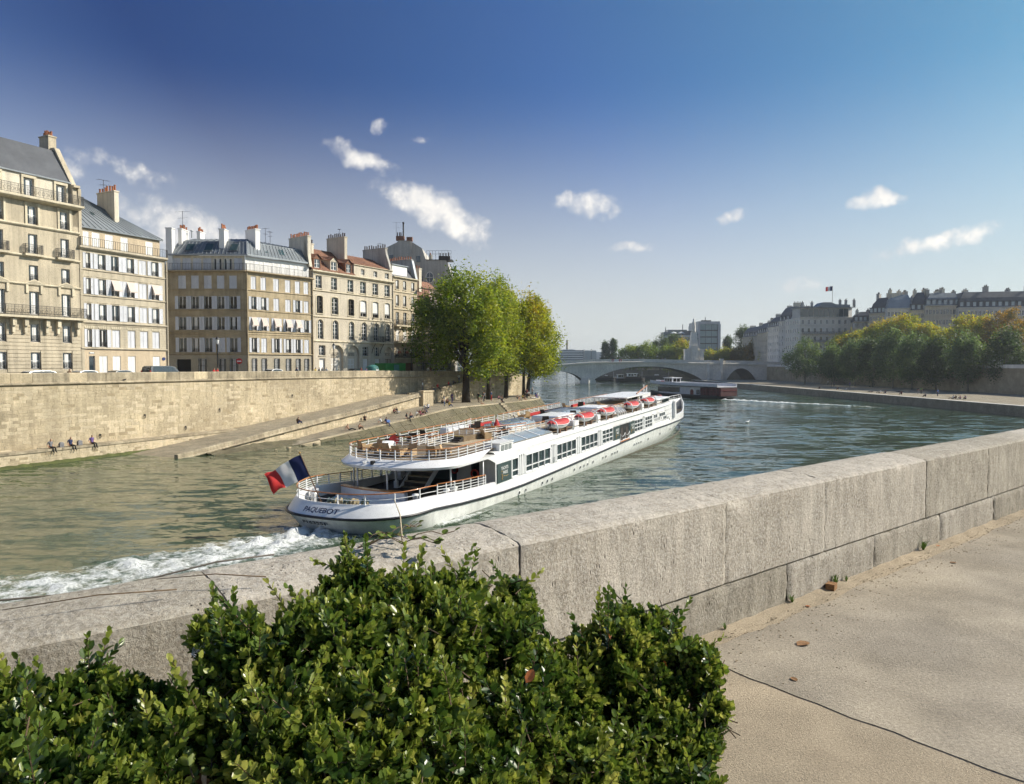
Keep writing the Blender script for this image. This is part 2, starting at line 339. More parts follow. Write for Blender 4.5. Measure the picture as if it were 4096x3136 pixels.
def stone_wall(root, x0, x1, yf, zlo, zhi, sl, sh, seed, nobj, skip=None, mats=('quay_stone', 'quay_stone_pale', 'quay_dark'), name='stone'):
    """courses of cut stone in front of the wall core; the first nobj stones are parts of their own, the others one part"""
    r = random.Random(seed); cache = {}; bulk = MB(); cnt = 0
    x = x0; zmax = max(zhi(x0), zhi((x0 + x1) / 2), zhi(x1)); z = min(zlo(x0), zlo(x1)); cells = []
    row = 0
    while z < zmax:
        h = sh * r.uniform(.85, 1.15); x = x0 - r.uniform(0, sl)
        while x < x1:
            l = sl * r.choice((.6, .75, .9, 1, 1.15, 1.3)); cells.append((x, min(x + l, x1), z, z + h)); x += l
        z += h; row += 1
    cells.sort(key=lambda c: c[0])
    for (a, c, z0, z1) in cells:
        if c - a < .15: continue
        xm = (a + c) / 2
        if z1 > zhi(xm) + .05 or z0 < zlo(xm) - .3: continue
        if skip and skip(xm, (z0 + z1) / 2): continue
        pr = r.uniform(.004, .02) + (.012 if r.random() < .12 else 0); g = .005; mi = r.choices((0, 1, 2), (66, 29, 5))[0]
        if cnt < nobj:
            key = (round((c - a) * 10), round((z1 - z0) * 40), round(pr * 100), mi)
            if key not in cache:
                m = MB(); L_, h = (c - a) / 2 - g, (z1 - z0) / 2 - g; e = .015
                m.add([(-L_, 0, -h), (L_, 0, -h), (L_, 0, h), (-L_, 0, h), (-L_+e, -pr, -h+e), (L_-e, -pr, -h+e), (L_-e, -pr, h-e), (-L_+e, -pr, h-e)], [(4,5,6,7),(0,1,5,4),(1,2,6,5),(2,3,7,6),(3,0,4,7)])
                cache[key] = m.mesh(name, mats[mi])
            link(name, cache[key], root, (xm, yf, (z0 + z1) / 2)); cnt += 1
        else:
            e = .015
            bulk.add([(a+g, yf, z0+g), (c-g, yf, z0+g), (c-g, yf, z1-g), (a+g, yf, z1-g), (a+g+e, yf-pr, z0+g+e), (c-g-e, yf-pr, z0+g+e), (c-g-e, yf-pr, z1-g-e), (a+g+e, yf-pr, z1-g-e)], [(4,5,6,7),(0,1,5,4),(1,2,6,5),(2,3,7,6),(3,0,4,7)], mi)
    if bulk.f: bulk.build('stonework', list(mats), root, kind='stuff')

# main retaining wall with its parapet
root = thing('quay_wall', 'tall sunlit tan stone quay wall below the row of houses', 'quay wall', F0, FRZ)
b = MB(); n = 30; xs = [-40 + (E_ + 40) * i / n for i in range(n + 1)]
b.loft([[(x, 1.3, -1), (x, 1.3, pcor(x)), (x, 1.9, pcor(x)), (x, 1.9, -1)] for x in xs]); b.build('wall_core', 'mortar', root)
stone_wall(root, -12, E_, 1.3, lambda x: .9, lambda x: pcor(x) - .02, .85, .31, 11, 290, skip=lambda x, z: (x < 20 and z < 1.2) or (20 < x < 56 and z < lerp_table([(7, .1), (54, 4.0)], x) - .1) or (x > 56 and z < lerp_table([(56, 4.2), (102, 7)], x) - .1))
b = MB(); prof = [(1.3, -.05), (1.17, -.02), (1.10, .06), (1.12, .14), (1.22, .2), (1.3, .22)]
b.loft([[(x, y, pcor(x) + z) for y, z in prof] for x in xs], closed=False, cap=False); b.build('cornice', 'coping', root, smooth=True)
x = -16.0; r = random.Random(4)
while x < E_:
    l = r.uniform(1.3, 2.0); l = min(l, E_ - x); m = MB(); g = .012; x1 = x + l
    a = [(x+g, 1.3, pcor(x)+.2), (x+g, 1.28, ptop(x)-.08), (x+g, 1.36, ptop(x)), (x+g, 1.72, ptop(x)), (x+g, 1.78, ptop(x)-.08), (x+g, 1.78, pcor(x)+.1)]
    c = [(x1-g, p[1], (pcor(x1) + .2, ptop(x1)-.08, ptop(x1), ptop(x1), ptop(x1)-.08, pcor(x1)+.1)[i]) for i, p in enumerate(a)]
    m.loft([a, c]); m.build('parapet_block', 'coping' if r.random() < .8 else 'quay_stone', root); x = x1
m = MB(); m.tube([(.17 * math.cos(t), 0, .17 * math.sin(t) - .17) for t in [2*PI*i/12 for i in range(12)]], .03, 5, closed=True); m.box(-.06, .06, -.06, .1, -.05, .07); ring = m.mesh('mooring_ring', 'iron')
for x, z in ((4.9, 2.1), (9.9, 3.75), (15, 2.1), (19.8, 3.8), (32, 5.0)): o = link('mooring_ring', ring, root, (x, 1.22, z)); o.rotation_euler = (0, .3, .4)
# low ledge along the foot of the wall
root = thing('quay_ledge', 'low pale stone ledge along the foot of the tan quay wall', 'ledge', F0, FRZ)
b = MB(); b.box(-40, 21.5, .05, 1.3, -1, 1.16); b.build('ledge_core', 'mortar', root)
stone_wall(root, -12, 21.5, .05, lambda x: .2, lambda x: 1.18, .55, .23, 5, 150, mats=('quay_stone_pale', 'quay_stone', 'quay_dark'))
x = -14.0
while x < 21.5:
    l = min(r.uniform(1.1, 1.8), 21.5 - x); m = MB(); m.box(x + .012, x + l - .012, -.05, 1.25, 1.16, 1.36); m.build('coping_stone', 'coping', root); x += l
b = MB(); b.grid(lambda u, v: (-14 + 37 * u, .1 - .5 * v + .1 * n3(u * 60, v * 3, 0), .3 * (1 - v) + .1 * n3(u * 50, v * 3, 4) - .12 * v), 120, 4); b.build('algae_skirt', 'algae', root, smooth=True)
# the long ramp that climbs along the wall out of the water
root = thing('stone_ramp', 'long stone ramp with a sloping parapet climbing out of the river', 'ramp', F0, FRZ)
rtab = [(6.6, .38), (14.6, 1.1), (28, 2.3), (37, 3.0), (53.6, 4.6)]
def ry(x): return lerp_table([(6.6, -7.5), (53.6, -5.2)], x)
xs = [6.6 + 47 * i / 24 for i in range(25)]
b = MB(); b.loft([[(x, ry(x) + .1, -1), (x, ry(x) + .1, lerp_table(rtab, x) - .62), (x, ry(x) + .5, lerp_table(rtab, x) - .42), (x, 1.35, lerp_table(rtab, x) - .42), (x, 1.35, -1)] for x in xs]); b.build('ramp_core', 'cobble', root)
stone_wall(root, 12, 53.4, -0.0, lambda x: -.1 + max(0, (x - 21) * .08), lambda x: lerp_table(rtab, x) - .62, .8, .34, 8, 120, mats=('quay_stone', 'quay_stone_pale', 'quay_dark'))
for o in list(root.children):
    if o.name.startswith('ston'):
        if o.name.startswith('stonework'):
            for v in o.data.vertices: v.co.y += ry(v.co.x) + .1
        else: o.location.y = ry(o.location.x) + .1; o.rotation_euler = (0, 0, math.atan2(2.3, 47))
x = 6.6
while x < 53.5:
    l = min(r.uniform(1.5, 2.4), 53.6 - x); x1 = x + l; m = MB(); g = .015; rg = []
    for q in (x + g, x1 - g):
        z = lerp_table(rtab, q); y = ry(q); rg.append([(q, y - .02, z - .38), (q, y - .02, z - .06), (q, y + .05, z), (q, y + .42, z), (q, y + .48, z - .06), (q, y + .48, z - .45)])
    m.loft(rg); m.build('parapet_stone', 'coping', root); x = x1
b = MB(); b.loft([[(x, ry(x) + .12, lerp_table(rtab, x) - .62), (x, ry(x) - .12, lerp_table(rtab, x) - .6), (x, ry(x) - .17, lerp_table(rtab, x) - .49), (x, ry(x) - .1, lerp_table(rtab, x) - .39), (x, ry(x) + .1, lerp_table(rtab, x) - .38)] for x in xs], closed=False, cap=False); b.build('moulding', 'coping', root, smooth=True)
# landing pier at the ramp's head
m = MB(); m.box(53.6, 56.6, -5.7, -4.9, 1.5, 4.7); m.box(53.5, 56.7, -5.8, -4.8, 4.7, 4.95); m.box(53.6, 57, -4.9, 1.3, 1.5, 4.15); m.build('landing_pier', 'quay_stone', root)
# upper ramp and its retaining wall behind the trees
root = thing('upper_ramp', 'dappled stone retaining wall of the upper ramp behind the bank trees', 'ramp', F0, FRZ)
utab = [(56, 4.15), (63.7, 4.5), (75.7, 5.6), (86.7, 6.45), (102, 6.8)]
xs = [56.5 + (E_ - 56.5) * i / 16 for i in range(17)]
b = MB(); b.loft([[(x, -1, 1), (x, -1, lerp_table(utab, x)), (x, 1.35, lerp_table(utab, x)), (x, 1.35, 1)] for x in xs]); b.build('ramp_core', 'mortar', root)
stone_wall(root, 56.6, E_, -1, lambda x: 2.4, lambda x: lerp_table(utab, x), .95, .40, 21, 40)
for i in range(24):
    x0, x1 = 56.6 + 2.0 * i, 58.6 + 2.0 * i; z0, z1 = lerp_table(utab, x0), lerp_table(utab, x1); m = MB()
    m.loft([[(q, -1.1, z), (q, -1.1, z + .22), (q, -.7, z + .22), (q, -.7, z)] for q, z in ((x0 + .01, z0), (x1 - .01, z1))]); m.build('coping_stone', 'coping', root)
# lower quay: paved shelf that dips into the water at its near end, a sloping stone bank and edge stones
def qz(x): return lerp_table([(14, -.25), (21, .05), (52, 2.5), (200, 2.5)], x)
edge = [(14, -9.2), (21, -9.8), (30, -10.6), (40, -11.5), (51.8, -11.9), (62, -12.4), (74, -12.8), (83.7, -12.6), (92, -9.5), (100, -4.5), (E_, .5)]
def ey(x): return lerp_table(edge, x)
b = MB(); xs = [14 + (E_ - 14) * i / 40 for i in range(41)]
b.loft([[(x, ey(x), qz(x)), (x, min(ry(x) + .2, -4) if x < 54 else 0, qz(x))] for x in xs], closed=False, cap=False); b.build('lower_quay', 'cobble', loc=F0, rz=FRZ, kind='structure')
root = thing('sloping_bank', 'weathered sloping stone bank dropping from the lower quay to the river', 'bank', F0, FRZ)
b = MB(); out = lambda x: 3.4 * min(1, max(.15, (qz(x) + .2) / 2.7))
def bs(x, k):
    dx = .0 if x < 83 else (x - 83) / 22 * 2.2
    return (x + dx * k, ey(x) - out(x) * k * (1 if x < 84 else .55), qz(x) - .05 - (qz(x) + .7) * k)
b.loft([[bs(x, k) for k in (0, .5, 1)] for x in xs], closed=False, cap=False); b.build('bank_core', 'mortar', root)
x = 24.0; stair = (66.5, 68.3); eg = []
while x < 103:
    l = min(r.uniform(1.7, 2.5), 103 - x); x1 = x + l
    if x < stair[1] and x1 > stair[0]:
        if x < stair[0] - .2: x1 = stair[0]
        else: x = stair[1]; continue
    k0 = .02
    while k0 < .98:
        k1 = min(.99, k0 + r.uniform(.24, .34)); m = MB(); q = [Vector(bs(x + .03, k0 + .006)), Vector(bs(x1 - .03, k0 + .006)), Vector(bs(x1 - .03, k1 - .006)), Vector(bs(x + .03, k1 - .006))]
        nrm = (q[1] - q[0]).cross(q[3] - q[0]).normalized(); nrm = -nrm if nrm.z < 0 else nrm; h = r.uniform(.03, .07)
        m.prism(q, nrm * h); m.build('slab', 'bank_slope', root); k0 = k1
    m = MB(); m.loft([[(s_, ey(s_) - .04, qz(s_) - .2), (s_, ey(s_) - .04, qz(s_) + .06), (s_, ey(s_) + .5, qz(s_) + .06), (s_, ey(s_) + .5, qz(s_) - .2)] for s_ in (x + .012, x1 - .012)]); m.build('edge_stone', 'quay_stone_pale' if r.random() < .5 else 'quay_stone', root)
    x = x1
for i in range(9):
    k = i / 9; p = bs(67.4, k); m = MB(); m.box(66.55, 68.25, p[1] - .36, p[1] + .1, p[2] - .25, p[2] + .08); m.build('step', 'coping', root)
# pebble beach where the quay runs into the water
b = MB(); b.grid(lambda u, v: (10 + 16 * u, -11.2 + 4.0 * v + .5 * n3(u * 9, v * 4, 1), -.25 + .55 * v * (1 - abs(u - .5)) + .12 * n3(u * 30, v * 12, 2) + .25 * max(0, v - .3)), 70, 30); b.build('pebble_beach', 'bank_slope', loc=F0, rz=FRZ, smooth=True, label='brown pebbly patch of shore where the lower quay dips into the water', cat='shore', kind='stuff')
rr = random.Random(12)
m = MB(); m.sphere((0, 0, 0), (.28, .2, .13), 7, 4); st = m.mesh('boulder', 'quay_dark')
for i in range(4):
    o = link('boulder', st, None, lw(16 + i * 2.1 + rr.uniform(-.3, .3), -11 - i * .02 + rr.uniform(-.25, .25), .02), rr.uniform(0, 6), ('first', 'second', 'third', 'fourth')[i] + ' wet dark stone from the ramp at the waterline below the lower quay', 'stone', 'wet stones at the waterline'); o.scale = (rr.uniform(.6, 1.5),) * 3

# ================================================================ near bank: pavement and parapet in a frame along the parapet
NZ = 7.35; NRZ = math.atan2(.629, .777); N0 = (.04, 3.35, 0)
def nw(x, y, z=0): return (N0[0] + .777 * x - .629 * y, N0[1] + .629 * x + .777 * y, z)
mat('near_asphalt', (.285, .25, .20), .92, .24, 1.9, .22, 60, .3, 90, .2, col2=(.36, .31, .235), c2amt=.8, c2s=.8)
mat('sand', (.37, .305, .22), .95, .16, 3, .22, 90, .35, 120, .1, col2=(.29, .245, .18), c2amt=.8, c2s=1.6)
mat('soil', (.11, .085, .055), .95, .2, 3, .25, 60, .4, 60, .1)
b = MB(); b.poly([(x, y, NZ - .005) for x, y in ((-60, -80), (120, -80), (120, .2), (-60, .2))]); b.build('quay_ground', 'sand', loc=N0, rz=NRZ, kind='structure')
b = MB(); e1 = [(1.16 + .035 * n3(t * .37, 0, 1) + .014 * n3(t * 1.73, 2, 1), -.42 - .09 * t) for t in range(0, 60)]
e1 = [(x, y) for x, y in e1] + [(1.1, -70), (110, -70), (110, -.14)]
for i in range(220, -1, -1):
    x = 1.2 + i * .09; e1.append((x, -.15 - .05 * n3(x * 1.7, 3, 0) - .02 * n3(x * 9, 5, 0)))
b.prism([(x, y, NZ - .06) for x, y in e1], (0, 0, .06)); b.build('pavement', 'near_asphalt', loc=N0, rz=NRZ, kind='structure')
# loose sand drifted along the foot of the parapet and at the slab's edge
b = MB(); b.grid(lambda u, v: (1.0 + 14 * u, .02 - (.20 + .07 * n3(u * 26, 1, 0)) * v, NZ - .012 + (.026 + .014 * n3(u * 90, v * 5, 3)) * (1 - v) ** .7 * min(1, u * 30) - .004 * v), 400, 10); b.build('sand_drift', 'sand', loc=N0, rz=NRZ, smooth=True, label='pale sand drifted along the foot of the near stone parapet', cat='sand', kind='stuff')
b = MB(); b.box(-60, 120, -80, .45, -2, NZ - .05); b.build('embankment', 'quay_stone', loc=N0, rz=NRZ, kind='structure')

def near_stone_mat(name, dark):
    m = bpy.data.materials.new(name); m.use_nodes = True; MAT[name] = m; N, L = nodes_of(m.node_tree)
    out = N('ShaderNodeOutputMaterial'); p = N('ShaderNodeBsdfPrincipled', i={'Roughness': .93, 'Specular IOR Level': .2}); L(p.outputs[0], out.inputs[0])
    pos = N('ShaderNodeTexCoord').outputs['Object']
    def noi(scale, det=5, rgh=.6, sc3=(1, 1, 1)):
        q = N('ShaderNodeMapping'); L(pos, q.inputs[0]); q.inputs['Scale'].default_value = sc3
        n = N('ShaderNodeTexNoise', i={'Scale': scale, 'Detail': det, 'Roughness': rgh}); L(q.outputs[0], n.inputs['Vector']); return n.outputs['Fac']
    def rng(f, lo, hi, a, b_): r_ = N('ShaderNodeMapRange', i={1: lo, 2: hi, 3: a, 4: b_}); L(f, r_.inputs[0]); return r_.outputs[0]
    def mix(f, a, b_, bt='MIX'):
        x = N('ShaderNodeMix', data_type='RGBA', blend_type=bt); 
        if isinstance(f, (int, float)): x.inputs[0].default_value = f
        else: L(f, x.inputs[0])
        for k, q in ((6, a), (7, b_)):
            if isinstance(q, tuple): x.inputs[k].default_value = (*q, 1)
            else: L(q, x.inputs[k])
        return x.outputs[2]
    c = mix(rng(noi(1.6, 6), .35, .65, 0, 1), (.40 * dark, .355 * dark, .285 * dark), (.52 * dark, .475 * dark, .40 * dark))
    c = mix(rng(noi(4, 6, .65, (3.2, 3.2, .55)), .38, .62, 0, .75), c, (.23 * dark, .205 * dark, .165 * dark))           # run-off streaks
    c = mix(rng(noi(1.3, 6, .68), .50, .66, 0, .55), c, (.20 * dark, .175 * dark, .135 * dark))                      # broad damp stains
    c = mix(rng(noi(26, 6, .7), .52, .72, 0, .55), c, (.20 * dark, .18 * dark, .15 * dark))                       # dark crust
    c = mix(rng(noi(55, 4, .6), .40, .66, 0, .5), c, (.62 * dark, .585 * dark, .52 * dark))                        # pale grains
    v = N('ShaderNodeTexVoronoi', i={'Scale': 30.0}); q = N('ShaderNodeMapping'); L(pos, q.inputs[0]); q.inputs['Scale'].default_value = (1.4, 1.4, .55); L(q.outputs[0], v.inputs['Vector'])
    pit = N('ShaderNodeMath', operation='MULTIPLY'); L(rng(v.outputs['Distance'], .10, .26, 1, 0), pit.inputs[0]); L(rng(noi(6, 3), .53, .64, 0, .9), pit.inputs[1])
    c = mix(pit.outputs[0], c, (.10, .09, .075))
    c = mix(rng(noi(2.6, 7, .72), .56, .70, 0, .6), c, (.60 * dark, .56 * dark, .47 * dark))                         # pale lichen and mortar smears
    oi = N('ShaderNodeObjectInfo'); cb = N('ShaderNodeCombineColor'); [L(rng(oi.outputs['Random'], 0, 1, lo_, hi_), cb.inputs[k]) for k, (lo_, hi_) in enumerate(((.84, 1.1), (.83, 1.09), (.80, 1.1)))]
    c = mix(1.0, c, cb.outputs[0], 'MULTIPLY'); L(c, p.inputs['Base Color'])
    h = N('ShaderNodeMath', operation='SUBTRACT'); L(noi(45, 8, .7), h.inputs[0]); L(pit.outputs[0], h.inputs[1])
    b_ = N('ShaderNodeBump', i={'Strength': .8, 'Distance': .012}); L(h.outputs[0], b_.inputs['Height']); L(b_.outputs[0], p.inputs['Normal'])
near_stone_mat('parapet_stone', .98); near_stone_mat('parapet_base', .86)
root = thing('stone_parapet', 'massive rounded limestone parapet running along the near pavement', 'parapet', N0, NRZ)
ZT, ZJ, TH = 8.15, 7.62, .54
def top_block(x0, x1, seed):
    """one parapet block: rough inner face, rounded weathered top, outer face"""
    r_ = random.Random(seed); l = x1 - x0; nu = max(24, int(l / .022)); tilt = r_.uniform(-.006, .006); tw = r_.uniform(-.008, .008); rise = .036 + r_.uniform(-.006, .006)
    prof = []
    for i in range(23): prof.append((0, ZJ + .008 + (ZT - ZJ - .02) * i / 22))
    for i in range(1, 26): a = i / 25; prof.append((TH * a, ZT + rise * math.sin(PI / 2 * min(1, a / .62)) - .10 * max(0, (a - .6) / .4) ** 2))
    for i in range(1, 6): prof.append((TH + .02 * i, ZT - .06 - .1 * i))
    b = MB(); rings = []
    for i in range(nu + 1):
        u = i / nu; x = x0 + .003 + (l - .006) * u; e = min(u, 1 - u) * l; ring = []
        for k, (y, z) in enumerate(prof):
            ez = min(abs(z - ZJ), 9 if k > 22 else 9, (abs(k - 22.5) * .022))       # distance to an edge of the face
            chip = .008 * max(0, 1 - e / .025) ** 2 + .005 * max(0, 1 - ez / .018) ** 2
            big = max(0, n3(x * 2.3, z * 3 + y * 2, seed) - .42) * .10 * max(0, 1 - min(e, ez) / .10)
            d = chip * (.6 + n3(x * 16, z * 16, y * 16 + seed)) + big + .004 * n3(x * 9, z * 9, y * 9 + seed) + .003 * n3(x * 30, z * 22, y * 30)
            yy, zz = y + tilt + tw * (u - .5), z
            if k <= 22: yy += d
            else: zz -= d * .8
            ring.append((x, yy, zz))
        rings.append(ring)
    b.loft([[(p[0], .3, ZJ + .1 + (p[2] - ZJ) * .3) for p in rings[0]]] + rings + [[(p[0], .3, ZJ + .1 + (p[2] - ZJ) * .3) for p in rings[-1]]], closed=False, cap=False)
    return b
jx = [-7.2, -5.6, -4.1, -2.6, -1.35, .0, 1.68, 2.92, 4.74, 6.3, 7.9, 9.4, 11, 13, 16, 20, 26, 34]
for i, (a, c) in enumerate(zip(jx, jx[1:])):
    if c < 12: shade(top_block(a, c, 31 + i).build('parapet_block', 'parapet_stone', root), 48)
    else: m = MB(); m.box(a + .006, c - .006, 0, TH, ZJ, ZT + .05); m.build('parapet_block', 'parapet_stone', root)
def base_block(x0, x1, seed):
    r_ = random.Random(seed); l = x1 - x0; nu = max(16, int(l / .03)); off = r_.uniform(.0, .012); b = MB()
    def fn(u, v):
        x = x0 + .005 + (l - .01) * u; z = NZ - .1 + (ZJ - NZ + .096) * v; e = min(min(u, 1 - u) * l, (1 - v) * .3)
        return (x, off - .012 + .02 * max(0, 1 - e / .03) ** 2 * (.6 + n3(x * 14, z * 14, seed)) + .005 * n3(x * 8, z * 9, seed) + .003 * n3(x * 28, z * 25, 1), z)
    b.grid(fn, nu, 14); b.quad((x0 + .005, off, ZJ - .008), (x1 - .005, off, ZJ - .008), (x1 - .005, .5, ZJ - .008), (x0 + .005, .5, ZJ - .008)); return b
kx = [-7, -5.2, -3.6, -2.1, -.6, .95, 2.4, 3.73, 5.08, 6.5, 8, 9.6, 12]
for i, (a, c) in enumerate(zip(kx, kx[1:])): base_block(a, c, 70 + i).build('base_block', 'parapet_base', root, smooth=True)
m = MB(); m.box(12, 34, 0, .5, NZ - .1, ZJ - .006); m.build('base_block', 'parapet_base', root)
mat('parapet_mortar', (.30, .26, .185), .95, .15, 4, .2, 40, .3, 60, .1)
m = MB(); m.grid(lambda u, v: (-7 + 19 * u, .016 + .012 * n3(u * 190, v * 3, 8), NZ + (ZT - NZ - .05) * v), 500, 24); m.build('mortar', 'parapet_mortar', root, smooth=True)
m = MB(); m.box(-7, 33, .06, .5, NZ - .1, ZT - .03); m.build('core', 'parapet_mortar', root)
# ================================================================ houses on the island
class Face:
    """a facade inside a building: x along the wall, y into the house, z up"""
    def __init__(s, root, ox=0, oy=0, ang=0): s.root, s.ox, s.oy, s.a = root, ox, oy, ang
    def P(s, x, y, z): c, n = math.cos(s.a), math.sin(s.a); return (s.ox + x*c - y*n, s.oy + x*n + y*c, z)
    def put(s, name, me, x, y, z, parent=None, label=None):
        if parent is not None: return link(name, me, parent, (x, y, z))
        return link(name, me, s.root, s.P(x, y, z), s.a, label)
def holes(b, x0, x1, z0, z1, ops, dep=.22, y=0, mi=0, rmi=None):
    """wall from x0..x1, z0..z1 with real openings (xa, xb, za, zb, arch rise)"""
    rmi = mi if rmi is None else rmi
    xs = sorted({x0, x1} | {v for o in ops for v in o[:2]}); zs = sorted({z0, z1} | {v for o in ops for v in o[2:4]})
    xs = [v for v in xs if x0 <= v <= x1]; zs = [v for v in zs if z0 <= v <= z1]
    for zi in range(len(zs) - 1):
        run = None
        for xi in range(len(xs) - 1):
            xm, zm = (xs[xi] + xs[xi+1]) / 2, (zs[zi] + zs[zi+1]) / 2
            solid = not any(o[0] < xm < o[1] and o[2] < zm < o[3] for o in ops)
            if solid and run is None: run = xs[xi]
            if run is not None and (not solid or xi == len(xs) - 2):
                e = xs[xi+1] if solid else xs[xi]; b.quad((run, y, zs[zi]), (e, y, zs[zi]), (e, y, zs[zi+1]), (run, y, zs[zi+1]), mi); run = None
    for o in ops:
        a, c, p, q = o[:4]; ar = o[4] if len(o) > 4 else 0; d = y + dep; t = q - ar
        b.quad((a, y, p), (a, d, p), (a, d, t), (a, y, t), rmi); b.quad((c, d, p), (c, y, p), (c, y, t), (c, d, t), rmi); b.quad((a, d, p), (a, y, p), (c, y, p), (c, d, p), rmi)
        n = 10 if ar else 1; pr = None
        for i in range(n + 1):
            x = a + (c - a) * i / n; k = (x - (a + c) / 2) / ((c - a) / 2); z = t + ar * math.sqrt(max(0, 1 - k * k)) if ar else q
            if pr:
                b.quad((pr[0], y, pr[1]), (pr[0], d, pr[1]), (x, d, z), (x, y, z), rmi)
                if ar: b.quad((pr[0], y, pr[1]), (x, y, z), (x, y, q), (pr[0], y, q), mi)
            pr = (x, z)
_mc = {}
def cached(key, fn):
    if key not in _mc: _mc[key] = fn()
    return _mc[key]
def arch_ring(w, h, ar, y, n=10):
    t = h - ar; pts = [(0, y, 0), (w, y, 0)]
    if ar: pts += [(w/2 + w/2*math.cos(PI*i/n), y, t + ar*math.sin(PI*i/n)) for i in range(n + 1)]
    else: pts += [(w, y, h), (0, y, h)]
    return pts
def mk_frame(w, h, ar, cols, rows, fw, mat_):
    b = MB(); t = h - ar
    b.box(0, fw, 0, .05, 0, t); b.box(w - fw, w, 0, .05, 0, t); b.box(fw, w - fw, 0, .05, 0, fw * 1.3)
    if ar:
        n = 10
        for i in range(n):
            a0, a1 = PI*i/n, PI*(i+1)/n; q = lambda a, k: (w/2 + (w/2 - k)*math.cos(a), t + (ar - k)*math.sin(a))
            (xa, za), (xb, zb), (xc, zc), (xd, zd) = q(a0, 0), q(a1, 0), q(a1, fw), q(a0, fw)
            b.prism([(xa, .05, za), (xb, .05, zb), (xc, .05, zc), (xd, .05, zd)], (0, -.05, 0))
        b.box(fw, w - fw, .001, .049, t - fw*.5, t + fw*.5)
    else: b.box(fw, w - fw, 0, .05, h - fw, h)
    for i in range(1, cols):
        x = w * i / cols; k = fw * (1.1 if i * 2 == cols else .5); b.box(x - k*.7, x + k*.7, -.012, .045, fw*1.31, (h if ar else h - fw) - .002)
    for j in range(1, rows):
        z = t * j / rows; b.box(fw + .001, w - fw - .001, .002, .04, z - fw*.32, z + fw*.32)
    return b.mesh('window', mat_)
def mk_shutter(w, h, rails=1):
    def f():
        b = MB(); k = min(.07, w * .16); b.box(0, k, 0, .045, 0, h); b.box(w - k, w, 0, .045, 0, h); b.box(k, w - k, .001, .044, 0, k); b.box(k, w - k, .001, .044, h - k, h)
        for i in range(1, rails + 1): z = h * i / (rails + 1); b.box(k, w - k, .001, .044, z - k*.5, z + k*.5)
        b.quad((k, .024, k), (w - k, .024, k), (w - k, .024, h - k), (k, .024, h - k)); b.quad((w - k, .03, k), (k, .03, k), (k, .03, h - k), (w - k, .03, h - k))
        nsl = max(4, int(h / .14))
        for i in range(nsl):
            z = k + (h - 2*k) * (i + .5) / nsl; b.quad((k, .006, z - .02), (w - k, .006, z - .02), (w - k, .024, z + .03), (k, .024, z + .03))
        return b
    return f
def mk_rail(w, h, n=7, scroll=True):
    def f():
        b = MB(); b.box(0, w, 0, .035, h - .035, h); b.box(0, w, .002, .033, .02, .05); b.box(0, w, .004, .03, h * .62, h * .62 + .022)
        for i in range(n + 1): x = .012 + (w - .024) * i / n; b.box(x - .011, x + .011, .006, .028, .05, h - .03)
        if scroll:
            for i in range(max(1, n // 2)):
                c = w * (i + .5) / max(1, n // 2); b.tube([(c + .085*math.cos(t), .018, h*.34 + h*.22*math.sin(t)) for t in [2*PI*k/8 for k in range(8)]], .012, 4, closed=True)
        return b
    return f
def mesh_of(name, key, mats, fn, smooth=False): return cached((name, key, str(mats)), lambda: fn().mesh(name, mats, smooth))
